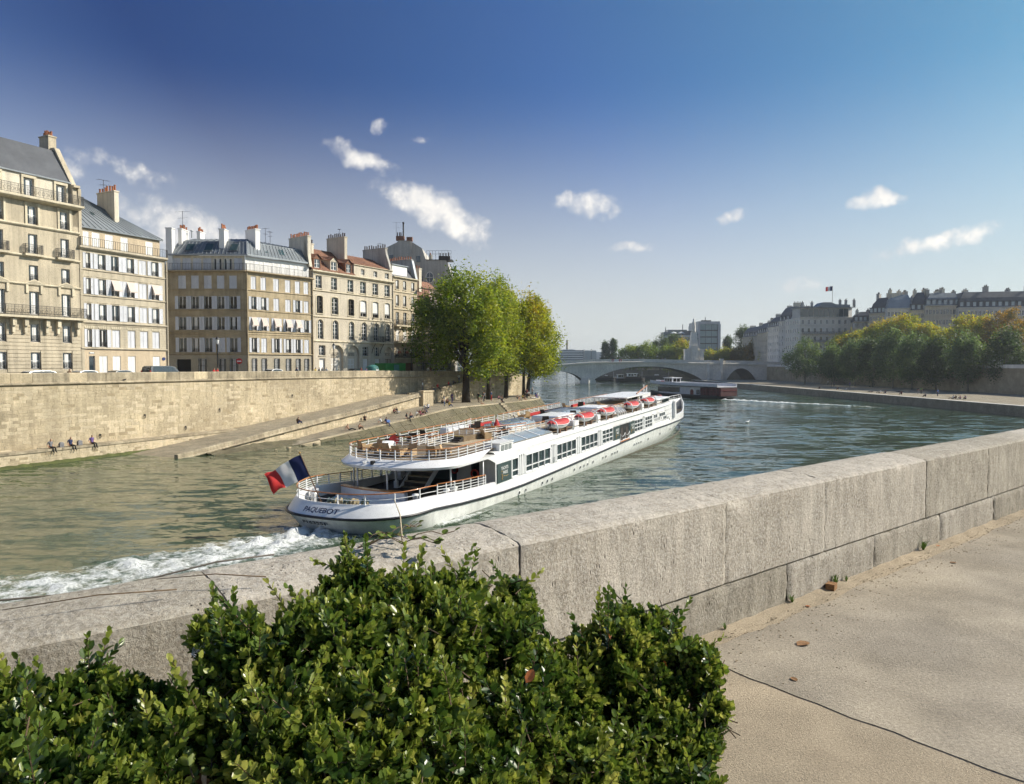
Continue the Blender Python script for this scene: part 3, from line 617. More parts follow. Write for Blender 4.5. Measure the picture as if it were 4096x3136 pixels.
def window(F, x0, x1, z0, z1, kind='case', shut=None, rail=None, ar=0, dep=.2, cols=2, rows=1, fr='frame_white', sm='shutter', awn=False, glass='glass', sill=False):
    w, h = round(x1 - x0, 2), round(z1 - z0, 2); y = dep - .05
    if kind in ('closed', 'doors'):
        sw = round(w / 2 - .012, 2)
        win = F.put('window', mesh_of('window', ('blank', w, h, ar), 'glass_dark', lambda: MB().prism(arch_ring(w, h, ar, .05), (0, .02, 0))), x0, y, z0)
        me = mesh_of('shutter', (sw, h, 1 if kind == 'closed' else 2), sm, mk_shutter(sw, h - .01, 1 if kind == 'closed' else 2))
        F.put('shutter', me, .005, -.10, 0, win); F.put('shutter', me, w / 2 + .006, -.10, 0, win)
    elif kind == 'blind':
        win = F.put('window', mesh_of('window', ('f', w, h, ar, 2, 1, fr), fr, lambda: FM(mk_frame(w, h, ar, 2, 1, .07, fr))), x0, y, z0)
        F.put('pane', mesh_of('pane', (w, h, ar), 'glass_dark', lambda: MB().prism(arch_ring(w, h, ar, .03), (0, .015, 0))), 0, 0, 0, win)
        F.put('blind', mesh_of('blind', (w, h, ar), 'curtain', lambda: MB().prism([(p[0], -.06 - .05 * (p[2] < h * .5), max(p[2], h * .22)) for p in arch_ring(w, h, ar, 0)], (0, .012, 0))), 0, 0, 0, win)
    else:
        fw = .075 if w < 1.1 else .085
        win = F.put('window', cached(('fr', w, h, ar, cols, rows, fr, fw), lambda: mk_frame(w, h, ar, cols, rows, fw, fr)), x0, y, z0)
        F.put('pane', mesh_of('pane', (w, h, ar), glass, lambda: MB().prism(arch_ring(w, h, ar, .022), (0, .015, 0))), 0, 0, 0, win)
        if kind == 'curt':
            cw = w * .22
            F.put('curtain', mesh_of('curtain', (w, h, 'c'), 'curtain', lambda: MB().box(w*.30, w*.46, .008, .016, .1, h - .1).box(w*.54, w*.70, .008, .016, .1, h - .1)), 0, 0, 0, win)
    if shut:
        sw = round(min(w * .5, .52), 2) if shut is True else shut; me = mesh_of('shutter', (sw, h, 1), sm, mk_shutter(sw, h))
        F.put('shutter', me, -sw - .02, -y - .06, 0, win); F.put('shutter', me, w + .02, -y - .06, 0, win)
    if rail:
        F.put('railing', mesh_of('railing', (w, round(rail, 2)), 'iron', mk_rail(w - .02, rail)), .01, -y + .03, .02, win)
    if awn:
        def f():
            b = MB(); p = .62; dz = h * .62; k = [(-.02, -.02, h + .02), (w + .02, -.02, h + .02), (w + .02, -p, h - dz), (-.02, -p, h - dz)]
            b.grid(lambda u, v: (-.02 + (w + .04) * u, -.03 - (p - .03) * v, h - dz * v + .03 * math.sin(PI * v)), 3, 5); b.box(-.03, w + .03, -p - .02, -p + .01, h - dz - .11, h - dz)
            b.beam((0, 0, h - dz - .1), (0, -p, h - dz - .05), .02); b.beam((w, 0, h - dz - .1), (w, -p, h - dz - .05), .02); return b
        F.put('awning', mesh_of('awning', (w, h), 'awning', f), 0, -y, 0, win)
    if sill: F.put('sill', mesh_of('sill', w, 'trim_stone', lambda: MB().box(-.1, w + .1, -.12, .02, -.14, -.02)), 0, -y, 0, win)
    return win
class FM:
    def __init__(s, me): s.me = me
    def mesh(s, *a, **k): return s.me
def string(F, x0, x1, z, h=.18, p=.12, m='trim_stone', name='string_course', ext=0):
    b = MB(); prof = [(0, 0), (-p*.5, .02*h), (-p, h*.45), (-p, h*.8), (-p*.7, h), (0, h)]
    b.loft([[(x, y, z + q) for y, q in prof] for x in (x0 - ext, x1 + ext)]); return b.build(name, m, F.root, loc=F.P(0, 0, 0), rz=F.a)
def pots(ch, x0, x1, y, z, n, rnd, m='pot', h=.55):
    me = [mesh_of('chimney_pot', (m, i, h), m, lambda i=i: MB().lathe([(.12, 0), (.10, h*(.7 + .15*i)), (.13, h*(.74 + .15*i)), (.12, h*(.84 + .15*i))], 8)) for i in range(3)]
    for i in range(n): link('chimney_pot', me[rnd.randrange(3)], ch, (x0 + (x1 - x0) * (i + .5) / n + rnd.uniform(-.04, .04), y + rnd.uniform(-.05, .05), z))
def chimney(F, x0, x1, y0, y1, z0, z1, n=5, m='chimney_plaster', seed=1, along='y', pm='pot', taper=0):
    rnd = random.Random(seed); b = MB(); cx, cy_ = (x0 + x1)/2, (y0 + y1)/2
    if taper:
        b.prism([(x0, y0 - taper, z0), (x0, y0, z1), (x0, y1, z1), (x0, y1, z0)], (x1 - x0, 0, 0))
    else: b.box(x0, x1, y0, y1, z0, z1)
    b.box(x0 - .07, x1 + .07, y0 - .07, y1 + .07, z1 + .002, z1 + .14)
    ch = b.build('chimney', m, F.root, loc=F.P(0, 0, 0), rz=F.a)
    if along == 'y':
        me = [mesh_of('chimney_pot', (pm, i), pm, lambda i=i: MB().lathe([(.12, 0), (.10, .4 + .1*i), (.13, .42 + .1*i), (.12, .5 + .1*i)], 8)) for i in range(3)]
        for i in range(n): link('chimney_pot', me[rnd.randrange(3)], ch, (cx + rnd.uniform(-.05, .05), y0 + (y1 - y0) * (i + .5) / n, z1 + .14))
    else: pots(ch, x0, x1, cy_, z1 + .14, n, rnd, pm)
    return ch
def roof_plane(b, a, c, d, e, n=0, mi=0, smi=1):
    """slope a-c (eave) to e-d (ridge), with n standing seams"""
    b.quad(a, c, d, e, mi); A, Cc, D, E = map(Vector, (a, c, d, e)); nr = (Cc - A).cross(E - A).normalized(); nr = -nr if nr.z < 0 else nr
    for i in range(n + 1):
        t = i / max(1, n); p, q = A.lerp(Cc, t) + nr*.025, E.lerp(D, t) + nr*.025
        if (p - q).length > .3: b.beam(p, q, .05, .07, smi, up=nr)
def antenna(F, x, y, z, h, seed=0):
    b = MB(); b.tube([(0, 0, 0), (0, 0, h)], .03, 5)
    for k, (zz, l) in enumerate(((h*.95, .9), (h*.6, .6))):
        b.beam((-l, -.3*l, zz - .1), (l, .3*l, zz + .15), .025)
        for i in range(5): c = (-l + 2*l*i/4, (-.3 + .6*i/4)*l, zz - .1 + .25*i/4); b.beam((c[0], c[1] - .25, c[2]), (c[0], c[1] + .25, c[2]), .02)
    return link('roof_antenna', b.mesh('roof_antenna', 'iron'), F.root, F.P(x, y, z), F.a + seed)
def balcony(F, x0, x1, z, dep=.8, h=.95, rail='iron', n=None, slab='trim_stone', plain=False):
    b = MB(); b.box(x0 - .05, x1 + .05, -dep, .0, z - .22, z); s = b.build('balcony', slab, F.root, loc=F.P(0, 0, 0), rz=F.a)
    w = x1 - x0; n = n or int(w / (.13 if not plain else .22)); m = MB(); y = -dep + .06
    def run(p, q, k):
        m.beam((*p, z + h), (*q, z + h), .035); m.beam((*p, z + .07), (*q, z + .07), .025)
        if not plain: m.beam((*p, z + h*.78), (*q, z + h*.78), .02)
        for i in range(k + 1): t = i / k; x, yy = p[0] + (q[0]-p[0])*t, p[1] + (q[1]-p[1])*t; m.beam((x, yy, z), (x, yy, z + h), .022 if i % 6 else .04)
    run((x0, y), (x1, y), n); run((x0, y), (x0, 0), 4); run((x1, y), (x1, 0), 4)
    if not plain:
        for i in range(int(w / .36)):
            c = x0 + w*(i + .5)/int(w / .36); m.tube([(c + .12*math.cos(t), y, z + h*.42 + .2*math.sin(t)) for t in [2*PI*k/8 for k in range(8)]], .016, 4, closed=True)
    m.build('railing', rail, s); return s
def downpipe(F, x, y, z0, z1, m='cream_stone'):
    b = MB(); b.tube([(x, y, z0), (x, y, z1)], .09, 8)
    for k in range(6): z = z0 + (z1 - z0)*(k + .5)/6; b.lathe([(.12, -.04), (.12, .04)], 8, (x, y, z))
    return b.build('drainpipe', m, F.root, loc=F.P(0, 0, 0), rz=F.a)
def rustic(F, x0, x1, z0, z1, n, ops, m, p=.05):
    """banded courses, each cut where an opening passes"""
    for i in range(n):
        a, c = z0 + (z1 - z0)*i/n + .025, z0 + (z1 - z0)*(i+1)/n - .025; cuts = [(x0, x1)]
        for o in ops:
            if o[2] - .02 < c and o[3] + .02 > a: cuts = [s for (l, r_) in cuts for s in ((l, min(r_, o[0] - .03)), (max(l, o[1] + .03), r_)) if s[1] - s[0] > .08]
        for l, r_ in cuts:
            F.put('course', mesh_of('course', (round(r_ - l, 2), round(c - a, 3), p), m, lambda: MB().box(0, r_ - l, -p, 0, 0, c - a)), l, 0, a)
G0 = 6.9
def shell(F, W, D, z0, z1, m, name='wall', gap=.0):
    b = MB(); b.quad((0, 0, z0), (0, 0, z1), (0, D, z1), (0, D, z0)); b.quad((W, 0, z0), (W, D, z0), (W, D, z1), (W, 0, z1)); b.quad((0, D, z0), (0, D, z1), (W, D, z1), (W, D, z0)); b.quad((0, .4, z0), (W, .4, z0), (W, .4, z1), (0, .4, z1))
    b.quad((0, .01, z1), (W, .01, z1), (W, D, z1), (0, D, z1))
    return b.build(name, m, F.root, loc=F.P(0, 0, 0), rz=F.a)

# ---- A: tall ornate house at the left edge
rA = math.atan2(.8898, .4563)
root = thing('apartment_house', 'tall ornate stone house with iron balconies at the left edge, highest of the row', 'house', (-54.963, 63, 0), rA, 'houses along the far quay')
F = Face(root); W = 16.85; cx = [2.3, 5.55, 8.8, 12.05, 15.3]; ops = []; wl = []
rowsA = [(8.55, 10.32, .98), (11.36, 13.26, .92), (14.2, 16.6, .98), (17.6, 19.3, .92), (20.5, 22.5, .92), (23.5, 25.4, .9)]
for ri, (a, c, w) in enumerate(rowsA):
    for x in cx: ops.append((x - w/2, x + w/2, a, c)); wl.append((x - w/2, x + w/2, a, c, ri))
b = MB(); holes(b, 0, W, G0, 26.2, ops, .26); b.build('wall', 'a_stone', root)
shell(F, W, 12, G0, 26.2, 'a_stone')
for x0, x1, a, c, ri in wl:
    window(F, x0, x1, a, c, 'curt', dep=.24, fr='frame_white', rail=(.72 if ri in (0, 1, 3, 5) else None), glass='glass', cols=2, rows=2 if ri in (0, 5) else 1)
rustic(F, .05, W - .05, 7.1, 14.0, 18, ops, 'a_stone', .06)
string(F, 0, W, 13.75, .3, .35, name='string_course'); balcony(F, .3, W + .15, 14.05, .85, 1.05)
string(F, 0, W, 17.2, .22, .18); string(F, 0, W, 20.1, .25, .2); string(F, 0, W, 23.15, .28, .22); string(F, 0, W, 25.75, .4, .8, name='cornice')
for x in cx:
    balcony(F, x - .95, x + .75, 20.42, .5, .95)
    b = MB(); b.prism([(x - 1.1, -.2, 17.35), (x + 1.1, -.2, 17.35), (x, -.2, 17.85)], (0, .2, 0)); b.prism([(x - .75, -.22, 17.43), (x + .75, -.22, 17.43), (x, -.22, 17.74)], (0, .02, 0), 1); b.build('pediment', ['trim_stone', 'grey_base'], root)
    for s in (-1, 1):
        b = MB(); b.box(x + s*1.05 - .18, x + s*1.05 + .18, -.55, 0, 13.0, 13.72); b.box(x + s*1.05 - .13, x + s*1.05 + .13, -.35, 0, 12.3, 13.0); b.build('bracket', 'trim_stone', root)
        b = MB(); b.box(x + s*.72 - .12, x + s*.72 + .12, -.14, 0, 16.4, 17.3); b.build('bracket', 'trim_stone', root)
        b = MB(); b.box(x + s*.62 - .1, x + s*.62 + .1, -.1, 0, 23.3, 25.7); b.build('pilaster', 'trim_stone', root)
balcony(F, .2, W + .1, 26.2, .85, 1.0)
b = MB(); ops2 = [(x - .5, x + .5, 26.3, 28.3) for x in cx]; holes(b, 0, W - .9, 26.2, 28.7, ops2, .2, y=.55); b.build('attic_wall', 'chimney_plaster', root)
for x in cx:
    window(F, x - .45, x + .45, 26.35, 28.2, 'curt', dep=.72, fr='frame_white'); b = MB(); b.box(x - .72, x + .72, .4, .56, 28.3, 28.55); b.box(x - .72, x - .52, .42, .56, 26.3, 28.3); b.box(x + .52, x + .72, .42, .56, 26.3, 28.3); b.build('dormer', 'trim_stone', root)
b = MB(); b.quad((0, .5, 28.7), (W - .5, .5, 28.7), (W - .5, 3.4, 32.6), (0, 3.4, 32.6)); b.quad((0, 3.4, 32.6), (W - .5, 3.4, 32.6), (W - .5, 9, 33.2), (0, 9, 33.2)); b.box(-.05, W - .45, .35, .55, 28.62, 28.78, 1); b.build('roof', ['slate', 'zinc_dark'], root)
b = MB(); b.prism([(W - .55, -.05, 26), (W - .55, .1, 28.3), (W - .55, 3.2, 32.9), (W - .55, 10, 33.6), (W - .55, 10, 26)], (.55, 0, 0)); b.box(W - .62, W + .08, -.3, .1, 28.2, 28.45); b.box(W - .6, W + .04, .0, 12, 24, 26.4); b.build('party_wall', 'a_stone', root)
chimney(F, W - .75, W + .1, 3.9, 5.6, 31, 34.2, 5, 'a_stone', 3)
b = MB(); b.box(W - .02, W + .3, -.06, .3, G0, 28.2); b.build('corner_pier', 'a_stone', root)

# ---- B: cream house with white shutters and a zinc roof
rB = math.atan2(.8916, .4528)
root = thing('apartment_house', 'cream house with white shutters, three pink window awnings and pale zinc roof', 'house', (-47.272, 78, 0), rB, 'houses along the far quay')
F = Face(root); W = 10.55; cB = [(.66, 1.16), (2.03, 2.92), (3.57, 4.47), (5.45, 6.38), (7.03, 8.02), (8.63, 9.58)]
ops = []; wl = []
for ri, (a, c) in enumerate(((11.0, 12.98), (14.0, 15.82), (16.85, 18.64), (19.7, 21.4))):
    for ci, (x0, x1) in enumerate(cB):
        closed = (ri == 0 and ci >= 2) or ci == 4; ops.append((x0, x1, a, c)); wl.append((x0, x1, a, c, closed, ri, ci))
gnd = [(1.98, 2.94), (3.56, 4.51), (5.42, 6.37), (8.64, 9.6)]
for x0, x1 in gnd: ops.append((x0, x1, 7.9, 10.02))
ops.append((.8, 1.49, 7.1, 10.0))
b = MB(); holes(b, 0, W, G0, 10.8, [o for o in ops if o[3] < 10.8], .2); b.build('wall', 'cream_plaster', root)
b = MB(); holes(b, 0, W, 10.8, 22, [o for o in ops if o[3] > 10.8], .2); b.build('wall', 'cream_stone', root); shell(F, W, 11, G0, 22, 'cream_stone')
for x0, x1, a, c, cl, ri, ci in wl:
    if cl: window(F, x0, x1, a, c, 'closed')
    else: window(F, x0, x1, a, c, 'dark' if (ri == 0) else ('curt' if ci != 2 else 'case'), shut=True if ci else .3, rail=.55, awn=(ri == 2 and ci in (2, 3, 5)), glass='glass_dark' if ri == 0 else 'glass')
    if ri < 3 and not (ri == 0): string(F, x0 - .15, x1 + .15, c + .12, .06, .05, 'cream_stone', 'lintel')
for x0, x1 in gnd: window(F, x0, x1, 7.9, 10.02, 'doors', sm='shutter_white')
window(F, .8, 1.49, 7.1, 10.0, 'case', fr='white_paint', glass='glass', cols=1, rows=1)
rustic(F, .05, W - .05, 10.95, 13.4, 8, [o for o in ops if 10.9 < o[2] < 13] + [(x0 - .6, x1 + .6, 10.9, 13.0) for x0, x1 in cB[:2]], 'cream_stone', .03)
for ci, (x0, x1) in enumerate(cB):
    xm = (x0 + x1)/2
    for k in range(-2, 3):
        b = MB(); b.prism([(xm + k*.2 - .085, -.06, 13.06), (xm + k*.2 + .085, -.06, 13.06), (xm + k*.27 + .11, -.06, 13.38), (xm + k*.27 - .11, -.06, 13.38)], (0, .03, 0)); b.build('voussoir', 'trim_stone', root)
string(F, 0, W, 10.72, .2, .16, 'cream_stone', ext=.08); string(F, 0, W, 13.6, .24, .16, 'cream_stone', ext=.08); string(F, 0, W, 13.42, .1, .06, 'cream_stone'); string(F, 0, W, 16.62, .14, .1, 'cream_stone', ext=.04); string(F, 0, W, 19.45, .14, .1, 'cream_stone', ext=.04)
string(F, 0, W, 21.68, .4, .38, 'cream_stone', 'cornice', ext=.12)
# set-back top floor behind a plain railing
b = MB(); o5 = [(.76, 1.44, 22.1, 23.84), (1.76, 2.69, 22.1, 23.84), (3.31, 4.26, 22.1, 23.84), (5.18, 6.08, 22.1, 23.84), (8.35, 9.32, 22.1, 23.84)]
holes(b, .3, W - .3, 22.0, 24.25, o5, .12, y=.55); b.quad((W - .3, .55, 22), (W - .3, 8, 22), (W - .3, 8, 24.25), (W - .3, .55, 24.25)); b.build('attic_wall', 'cream_plaster', root)
for o in o5: window(F, *o, 'closed', dep=.72, sm='shutter_white')
balcony(F, .0, W + .1, 22.08, .35, .95, plain=True, slab='cream_stone')
b = MB(); e = (.1, .35, 24.3); f_ = (W - .05, .35, 24.3); t0, t1 = (.1, 5.2, 28.6), (3.4, 5.2, 28.6)
roof_plane(b, e, f_, t1, t0, 15); b.quad(f_, (W - .05, 10, 24.3), t1, t1); b.box(.05, W, .28, .42, 24.16, 24.31, 1); b.quad(t0, t1, (3.4, 10.4, 24.3), (.1, 10.4, 24.3))
roof_plane(b, f_, (W - .05, 10.4, 24.3), (3.41, 5.3, 28.6), (3.4, 5.2, 28.6), 8); b.build('roof', ['zinc', 'zinc_dark'], root)
for x, z, y in ((3.3, 26.35, 2.8), (.75, 26.4, 2.9)):
    b = MB(); b.box(-.32, .32, -.03, .05, -.4, .4); b.box(-.25, .25, -.06, -.04, -.32, .32, 1); o = b.build('skylight', ['zinc_dark', 'glass_green'], root, loc=(x, y - .05, z)); o.rotation_euler = (-math.atan2(4.85, 4.3), 0, 0)
chimney(F, 5.5, 6.05, 2.0, 5.2, 25, 29.3, 7, 'chimney_plaster', 5); antenna(F, 5.8, 4.4, 29.4, 1.6)
downpipe(F, W + .08, -.1, 7, 21.6, 'cream_stone')
b = MB(); b.box(-.3, .3, -.03, .0, -.09, .09); b.box(-.26, .26, -.034, -.03, -.06, .06, 1); b.build('house_number_plate', ['frame_dark', 'white_paint'], root, loc=(1.12, -.005, 10.35))
b = MB(); b.prism([(.24*math.cos(t), -.03, .2*math.sin(t)) for t in [2*PI*i/14 for i in range(14)]], (0, .03, 0)); b.build('street_name_plate', 'blue_plate', root, loc=(10.1, -.01, 9.75))

# ---- C: brown corner house
root = thing('apartment_house', 'brown stone corner house with rows of grey shutters and big zinc mansard', 'house', (-37.35, 100, 0), 0, 'houses along the far quay')
F2 = Face(root, -11.13, 0, 0); F1 = Face(root, 0, 0, math.atan2(.7988, .6016)); W2, W1 = 11.13, 11.27
c2 = [(1.62, 2.72), (3.44, 4.52), (5.24, 6.32), (7.06, 8.1), (8.78, 9.86)]; rz4 = [(10.8, 12.85), (13.93, 15.79), (16.88, 18.68), (19.73, 21.55)]
k2 = ['dark', 'curt', 'case', 'curt', 'dark']; ops = [(x0, x1, a, c) for a, c in rz4 for x0, x1 in c2]
gl = [(4.3, 5.5), (7.18, 8.15), (8.73, 9.88)]; opg = [(1.25, 3.25, 7.0, 9.8)] + [(x0, x1, 7.9, 9.93) for x0, x1 in gl]
b = MB(); holes(b, -.35, W2, 10.5, 22.2, ops, .22); b.build('wall', 'brown_stone', root, loc=F2.P(0, 0, 0)); b = MB(); holes(b, -.35, W2, G0, 10.5, opg, .25); b.build('wall', 'grey_base', root, loc=F2.P(0, 0, 0))
for ri, (a, c) in enumerate(rz4):
    for ci, (x0, x1) in enumerate(c2):
        if ri == 3 or (ri == 0 and ci == 3): window(F2, x0, x1, a, c, 'closed')
        else: window(F2, x0 + .02, x1 - .02, a, c, k2[(ci + ri*2) % 5] if not (ri == 2 and ci in (2, 4)) else 'dark', shut=.46, rail=.5, glass='glass_dark' if (ri == 2 and ci in (2, 4)) or (ri == 1 and ci == 4) else 'glass')
b = MB(); b.box(0, 2.0, 0, .04, 0, 2.8); 
for i in range(8): b.box(.02, 1.98, -.02, .0, .1 + i*.34, .38 + i*.34)
F2.put('garage_door', b.mesh('garage_door', 'black'), 1.25, .22, 7.0)
def barred(F, x0, x1, z0=7.9, z1=9.95):
    w = window(F, x0, x1, z0, z1, 'curt', cols=2, fr='frame_white'); W_ = x1 - x0; b = MB()
    for i in range(6): x = .06 + (W_ - .12)*i/5; b.box(x - .015, x + .015, -.26, -.235, .02, z1 - z0 - .02)
    for z in (.25, 1.0, 1.75): b.box(-.06, W_ + .06, -.27, -.23, z, z + .035)
    b.build('window_bars', 'iron', w)
for x0, x1 in gl: barred(F2, x0, x1)
c1 = [(.78, 1.62), (2.34, 3.22), (4.42, 5.36), (6.42, 7.34), (8.16, 9.02), (9.7, 10.56)]; ops = [(x0, x1, a, c) for a, c in rz4 for x0, x1 in c1]; opg = [(x0, x1, 7.9, 9.95) for x0, x1 in c1]
b = MB(); holes(b, 0, W1, 10.5, 22.2, ops, .22); b.build('wall', 'brown_stone', root, rz=F1.a); b = MB(); holes(b, 0, W1, G0, 10.5, opg, .25); b.build('wall', 'grey_base', root, rz=F1.a)
for ri, (a, c) in enumerate(rz4):
    for ci, (x0, x1) in enumerate(c1):
        if ri == 3 or (ri == 2 and ci in (2, 3, 5)) or (ri == 0 and ci in (1, 5)): window(F1, x0, x1, a, c, 'closed')
        else: window(F1, x0 + .02, x1 - .02, a, c, 'curt' if (ci + ri) % 2 else 'dark', shut=.38, rail=.5, awn=(ri == 1 and ci < 5), glass='glass_dark' if ri == 0 else 'glass')
for x0, x1 in c1: barred(F1, x0, x1)
shell(Face(root, 0, 0, F1.a), W1, 8, G0, 22.2, 'brown_stone'); b = MB(); b.box(-W2 - .3, -.05, .4, 9, G0, 22.19); b.build('wall', 'brown_stone', root)
for Fx, Wx in ((F2, W2), (F1, W1)):
    for z in (13.62, 16.62, 19.5): string(Fx, 0, Wx, z, .13, .1, 'brown_stone')
    string(Fx, 0, Wx, 10.42, .2, .16, 'brown_stone'); string(Fx, 0, Wx, 13.3, .1, .06, 'brown_stone'); string(Fx, 0, Wx, 22.0, .28, .45, 'brown_stone', 'cornice', ext=.1)
    rustic(Fx, .05, Wx - .05, 10.75, 13.2, 7, [(x0 - .55, x1 + .55, 10.7, 12.9) for x0, x1 in (c2 if Fx is F2 else c1)], 'brown_stone', .03)
# glazed top floor set back behind a railing that turns the corner
b = MB(); ob2 = [(.6 + i*1.45, 1.75 + i*1.45, 22.35, 24.05) for i in range(7)]; holes(b, .2, W2 - .3, 22.25, 24.4, ob2, .1, y=.55); b.build('attic_wall', 'chimney_plaster', root, loc=F2.P(0, 0, 0))
for i, o in enumerate(ob2): window(F2, *o, 'doors' if i not in (4, 5) else 'curt', dep=.72, sm='shutter', glass='glass')
b = MB(); ob1 = [(.5 + i*1.48, 1.75 + i*1.48, 22.35, 24.0) for i in range(7)]; holes(b, .3, W1 - .2, 22.25, 24.4, ob1, .1, y=.55); b.build('attic_wall', 'white_paint', root, rz=F1.a)
for i, o in enumerate(ob1): window(F1, *o, 'doors', dep=.72, sm='shutter_white')
balcony(F2, -.3, W2 + .1, 22.28, .3, .95, plain=True, slab='brown_stone'); balcony(F1, .0, W1, 22.28, .3, .95, plain=True, slab='brown_stone')
# mansard: eaves, steep slope, flat top slope, hip at the corner
b = MB(); ca, sa = math.cos(F1.a), math.sin(F1.a)
def q1(x, y, z): return F1.P(x, y, z)
eL, eC, eR = (-W2 + .2, .25, 24.5), (.12, .28, 24.5), q1(W1 - .1, .25, 24.5); kC = (-.55, 2.0, 26.6)
kL, kR = (-W2 + 1.0, 2.0, 26.6), q1(W1 - .4, 1.9, 26.6); tC, tL, tR = (-1.1, 3.6, 27.25), (-W2 + 2.6, 3.6, 27.25), q1(W1 - 1.2, 4.2, 27.25)
roof_plane(b, eL, eC, kC, kL, 19); roof_plane(b, kL, kC, tC, tL, 10); roof_plane(b, eC, eR, kR, kC, 18); roof_plane(b, kC, kR, tR, tC, 10); b.poly([tL, tC, tR, (-3, 12, 27.2), (-W2 + 2, 10, 27.2)])
b.quad(eL, kL, (-W2 + 1, 9, 26.6), (-W2 + .2, 9, 24.5)); b.beam(eC, kC, .14, .14, 1); b.beam(kC, tC, .12, .12, 1); b.beam(eL, eC, .16, .22, 1); b.beam(eC, eR, .16, .22, 1); b.beam(kL, kC, .08, .08, 1); b.beam(kC, kR, .08, .08, 1); b.build('roof', ['zinc_dark', 'zinc'], root)
def skyl(Fx, x, y, z, w=.62, h=.75):
    b = MB(); b.box(-w, w, -.06, .05, -h, h); b.box(-w + .1, w - .1, -.09, -.06, -h + .1, h - .1, 1); o = b.build('skylight', ['zinc_dark', 'glass_green'], root, loc=Fx.P(x, y, z), rz=Fx.a); o.rotation_euler = (-math.atan2(1.75, 2.1), 0, Fx.a)
for x in (2.9, 5.6, 9.1): skyl(F2, x, 1.15, 25.65)
for x in (3.9, 6.6): skyl(F1, x, 1.15, 25.65, .5, .65)
chimney(F2, -.15, .7, .3, 1.2, 22.3, 28.15, 0, 'white_paint', 2); chimney(F2, 1.0, 1.5, 1.6, 3.8, 25, 28.3, 5, 'white_paint', 3); chimney(F2, 2.4, 2.9, 4.4, 6, 26, 28.4, 4, 'white_paint', 4)
chimney(F2, 7.0, 7.75, 1.1, 2.6, 24.9, 28.15, 6, 'white_paint', 6); chimney(F1, 2.2, 2.95, .9, 3.4, 24.9, 28.4, 8, 'white_paint', 7); chimney(F1, W1 - .5, W1 + .1, .35, 5.0, 24, 28.6, 11, 'chimney_plaster', 8, taper=.0)
b = MB(); b.prism([(W1 - .5, -.1, 24), (W1 - .5, .9, 28.1), (W1 - .5, 1.2, 28.1), (W1 - .5, 1.2, 24)], (.5, 0, 0)); b.build('party_wall', 'chimney_plaster', root, rz=F1.a)
antenna(F2, 1.4, 2.2, 28.4, 2.6, .3); antenna(F1, 6.2, 4.4, 27.3, 2.3, 1); antenna(F1, 7.0, 4.4, 27.3, 1.9, .4)
for x, z in ((4.6, 27.4), (-9, 27.4)):
    b = MB(); b.tube([(0, 0, 0), (0, 0, .9)], .09, 7); b.lathe([(.1, 0), (.22, .06), (.2, .16)], 8, (0, 0, .9)); b.build('vent_pipe', 'zinc', root, loc=(x if x < 0 else F1.P(x, 3.6, 0)[0], 3.4 if x < 0 else F1.P(x, 3.6, 0)[1], z))
downpipe(F1, .1, -.14, 7, 22, 'brown_stone'); downpipe(F1, W1 - .05, -.12, 7, 22, 'brown_stone')

# ---- D: pale house with arched windows, tiled roof and dormers
rD = math.atan2(.8547, .5192)
root = thing('apartment_house', 'pale plaster house with tall arched windows and red tiled roof with dormers', 'house', (-30.852, 110, 0), rD, 'houses along the far quay')
F = Face(root); W = 18.72
r1 = [(1.26, 2.64), (4.12, 5.42), (7.74, 8.99), (11.04, 12.45), (13.98, 15.18), (16.7, 17.91)]; r2 = [(1.0, 2.2), (4.2, 5.48), (7.84, 9.08), (10.78, 12.1), (13.77, 15.0), (16.75, 18.05)]
r3 = [(.85, 2.15), (4.05, 5.5), (7.72, 9.1), (10.52, 12.05), (13.52, 15), (16.57, 17.98)]; r4 = [(.74, 2.0), (4, 5.28), (7.62, 8.98), (10.57, 11.95), (13.57, 14.95), (16.6, 18)]
gD = [(1.33, 2.57), (3.9, 5.6), (7.6, 9.3), (11.06, 12.37), (14.08, 15.33), (16.75, 18.5)]
ops = [(x0, x1, 13.1, 16.16, .62) for x0, x1 in r2] + [(x0, x1, 17.1, 19.83, .22) for x0, x1 in r3] + [(x0, x1, 21.0, 22.93) for x0, x1 in r4]
arD = [(3.75, 6.5, 7.0, 12.2, 1.37), (7.5, 10.25, 7.0, 12.2, 1.37), (16.6, 18.6, 7.0, 12.1, .98)]
og = arD + [(*r1[i], 10.5, 12.1) for i in (0, 3, 4)] + [(*gD[i], 7.1, 10.05) for i in (0, 3, 4)]
b = MB(); holes(b, 0, W, G0, 12.75, og, .45); holes(b, 0, W, 12.75, 23.7, ops, .3); b.build('wall', 'd_plaster', root); shell(F, W, 11, G0, 23.7, 'd_plaster')
inn = [(*r1[1], 10.5, 12.0, .5), (*r1[2], 10.5, 12.0, .5), (*r1[5], 10.6, 11.95, .45)] + [(*gD[i], 7.1, 10.05) for i in (1, 2, 5)]
b = MB(); holes(b, 3.7, 10.3, G0, 12.3, inn[:2] + inn[3:5], .1, y=.45); holes(b, 16.5, 18.7, G0, 12.3, [inn[2], inn[5]], .1, y=.45); b.build('recess_wall', 'd_plaster', root)
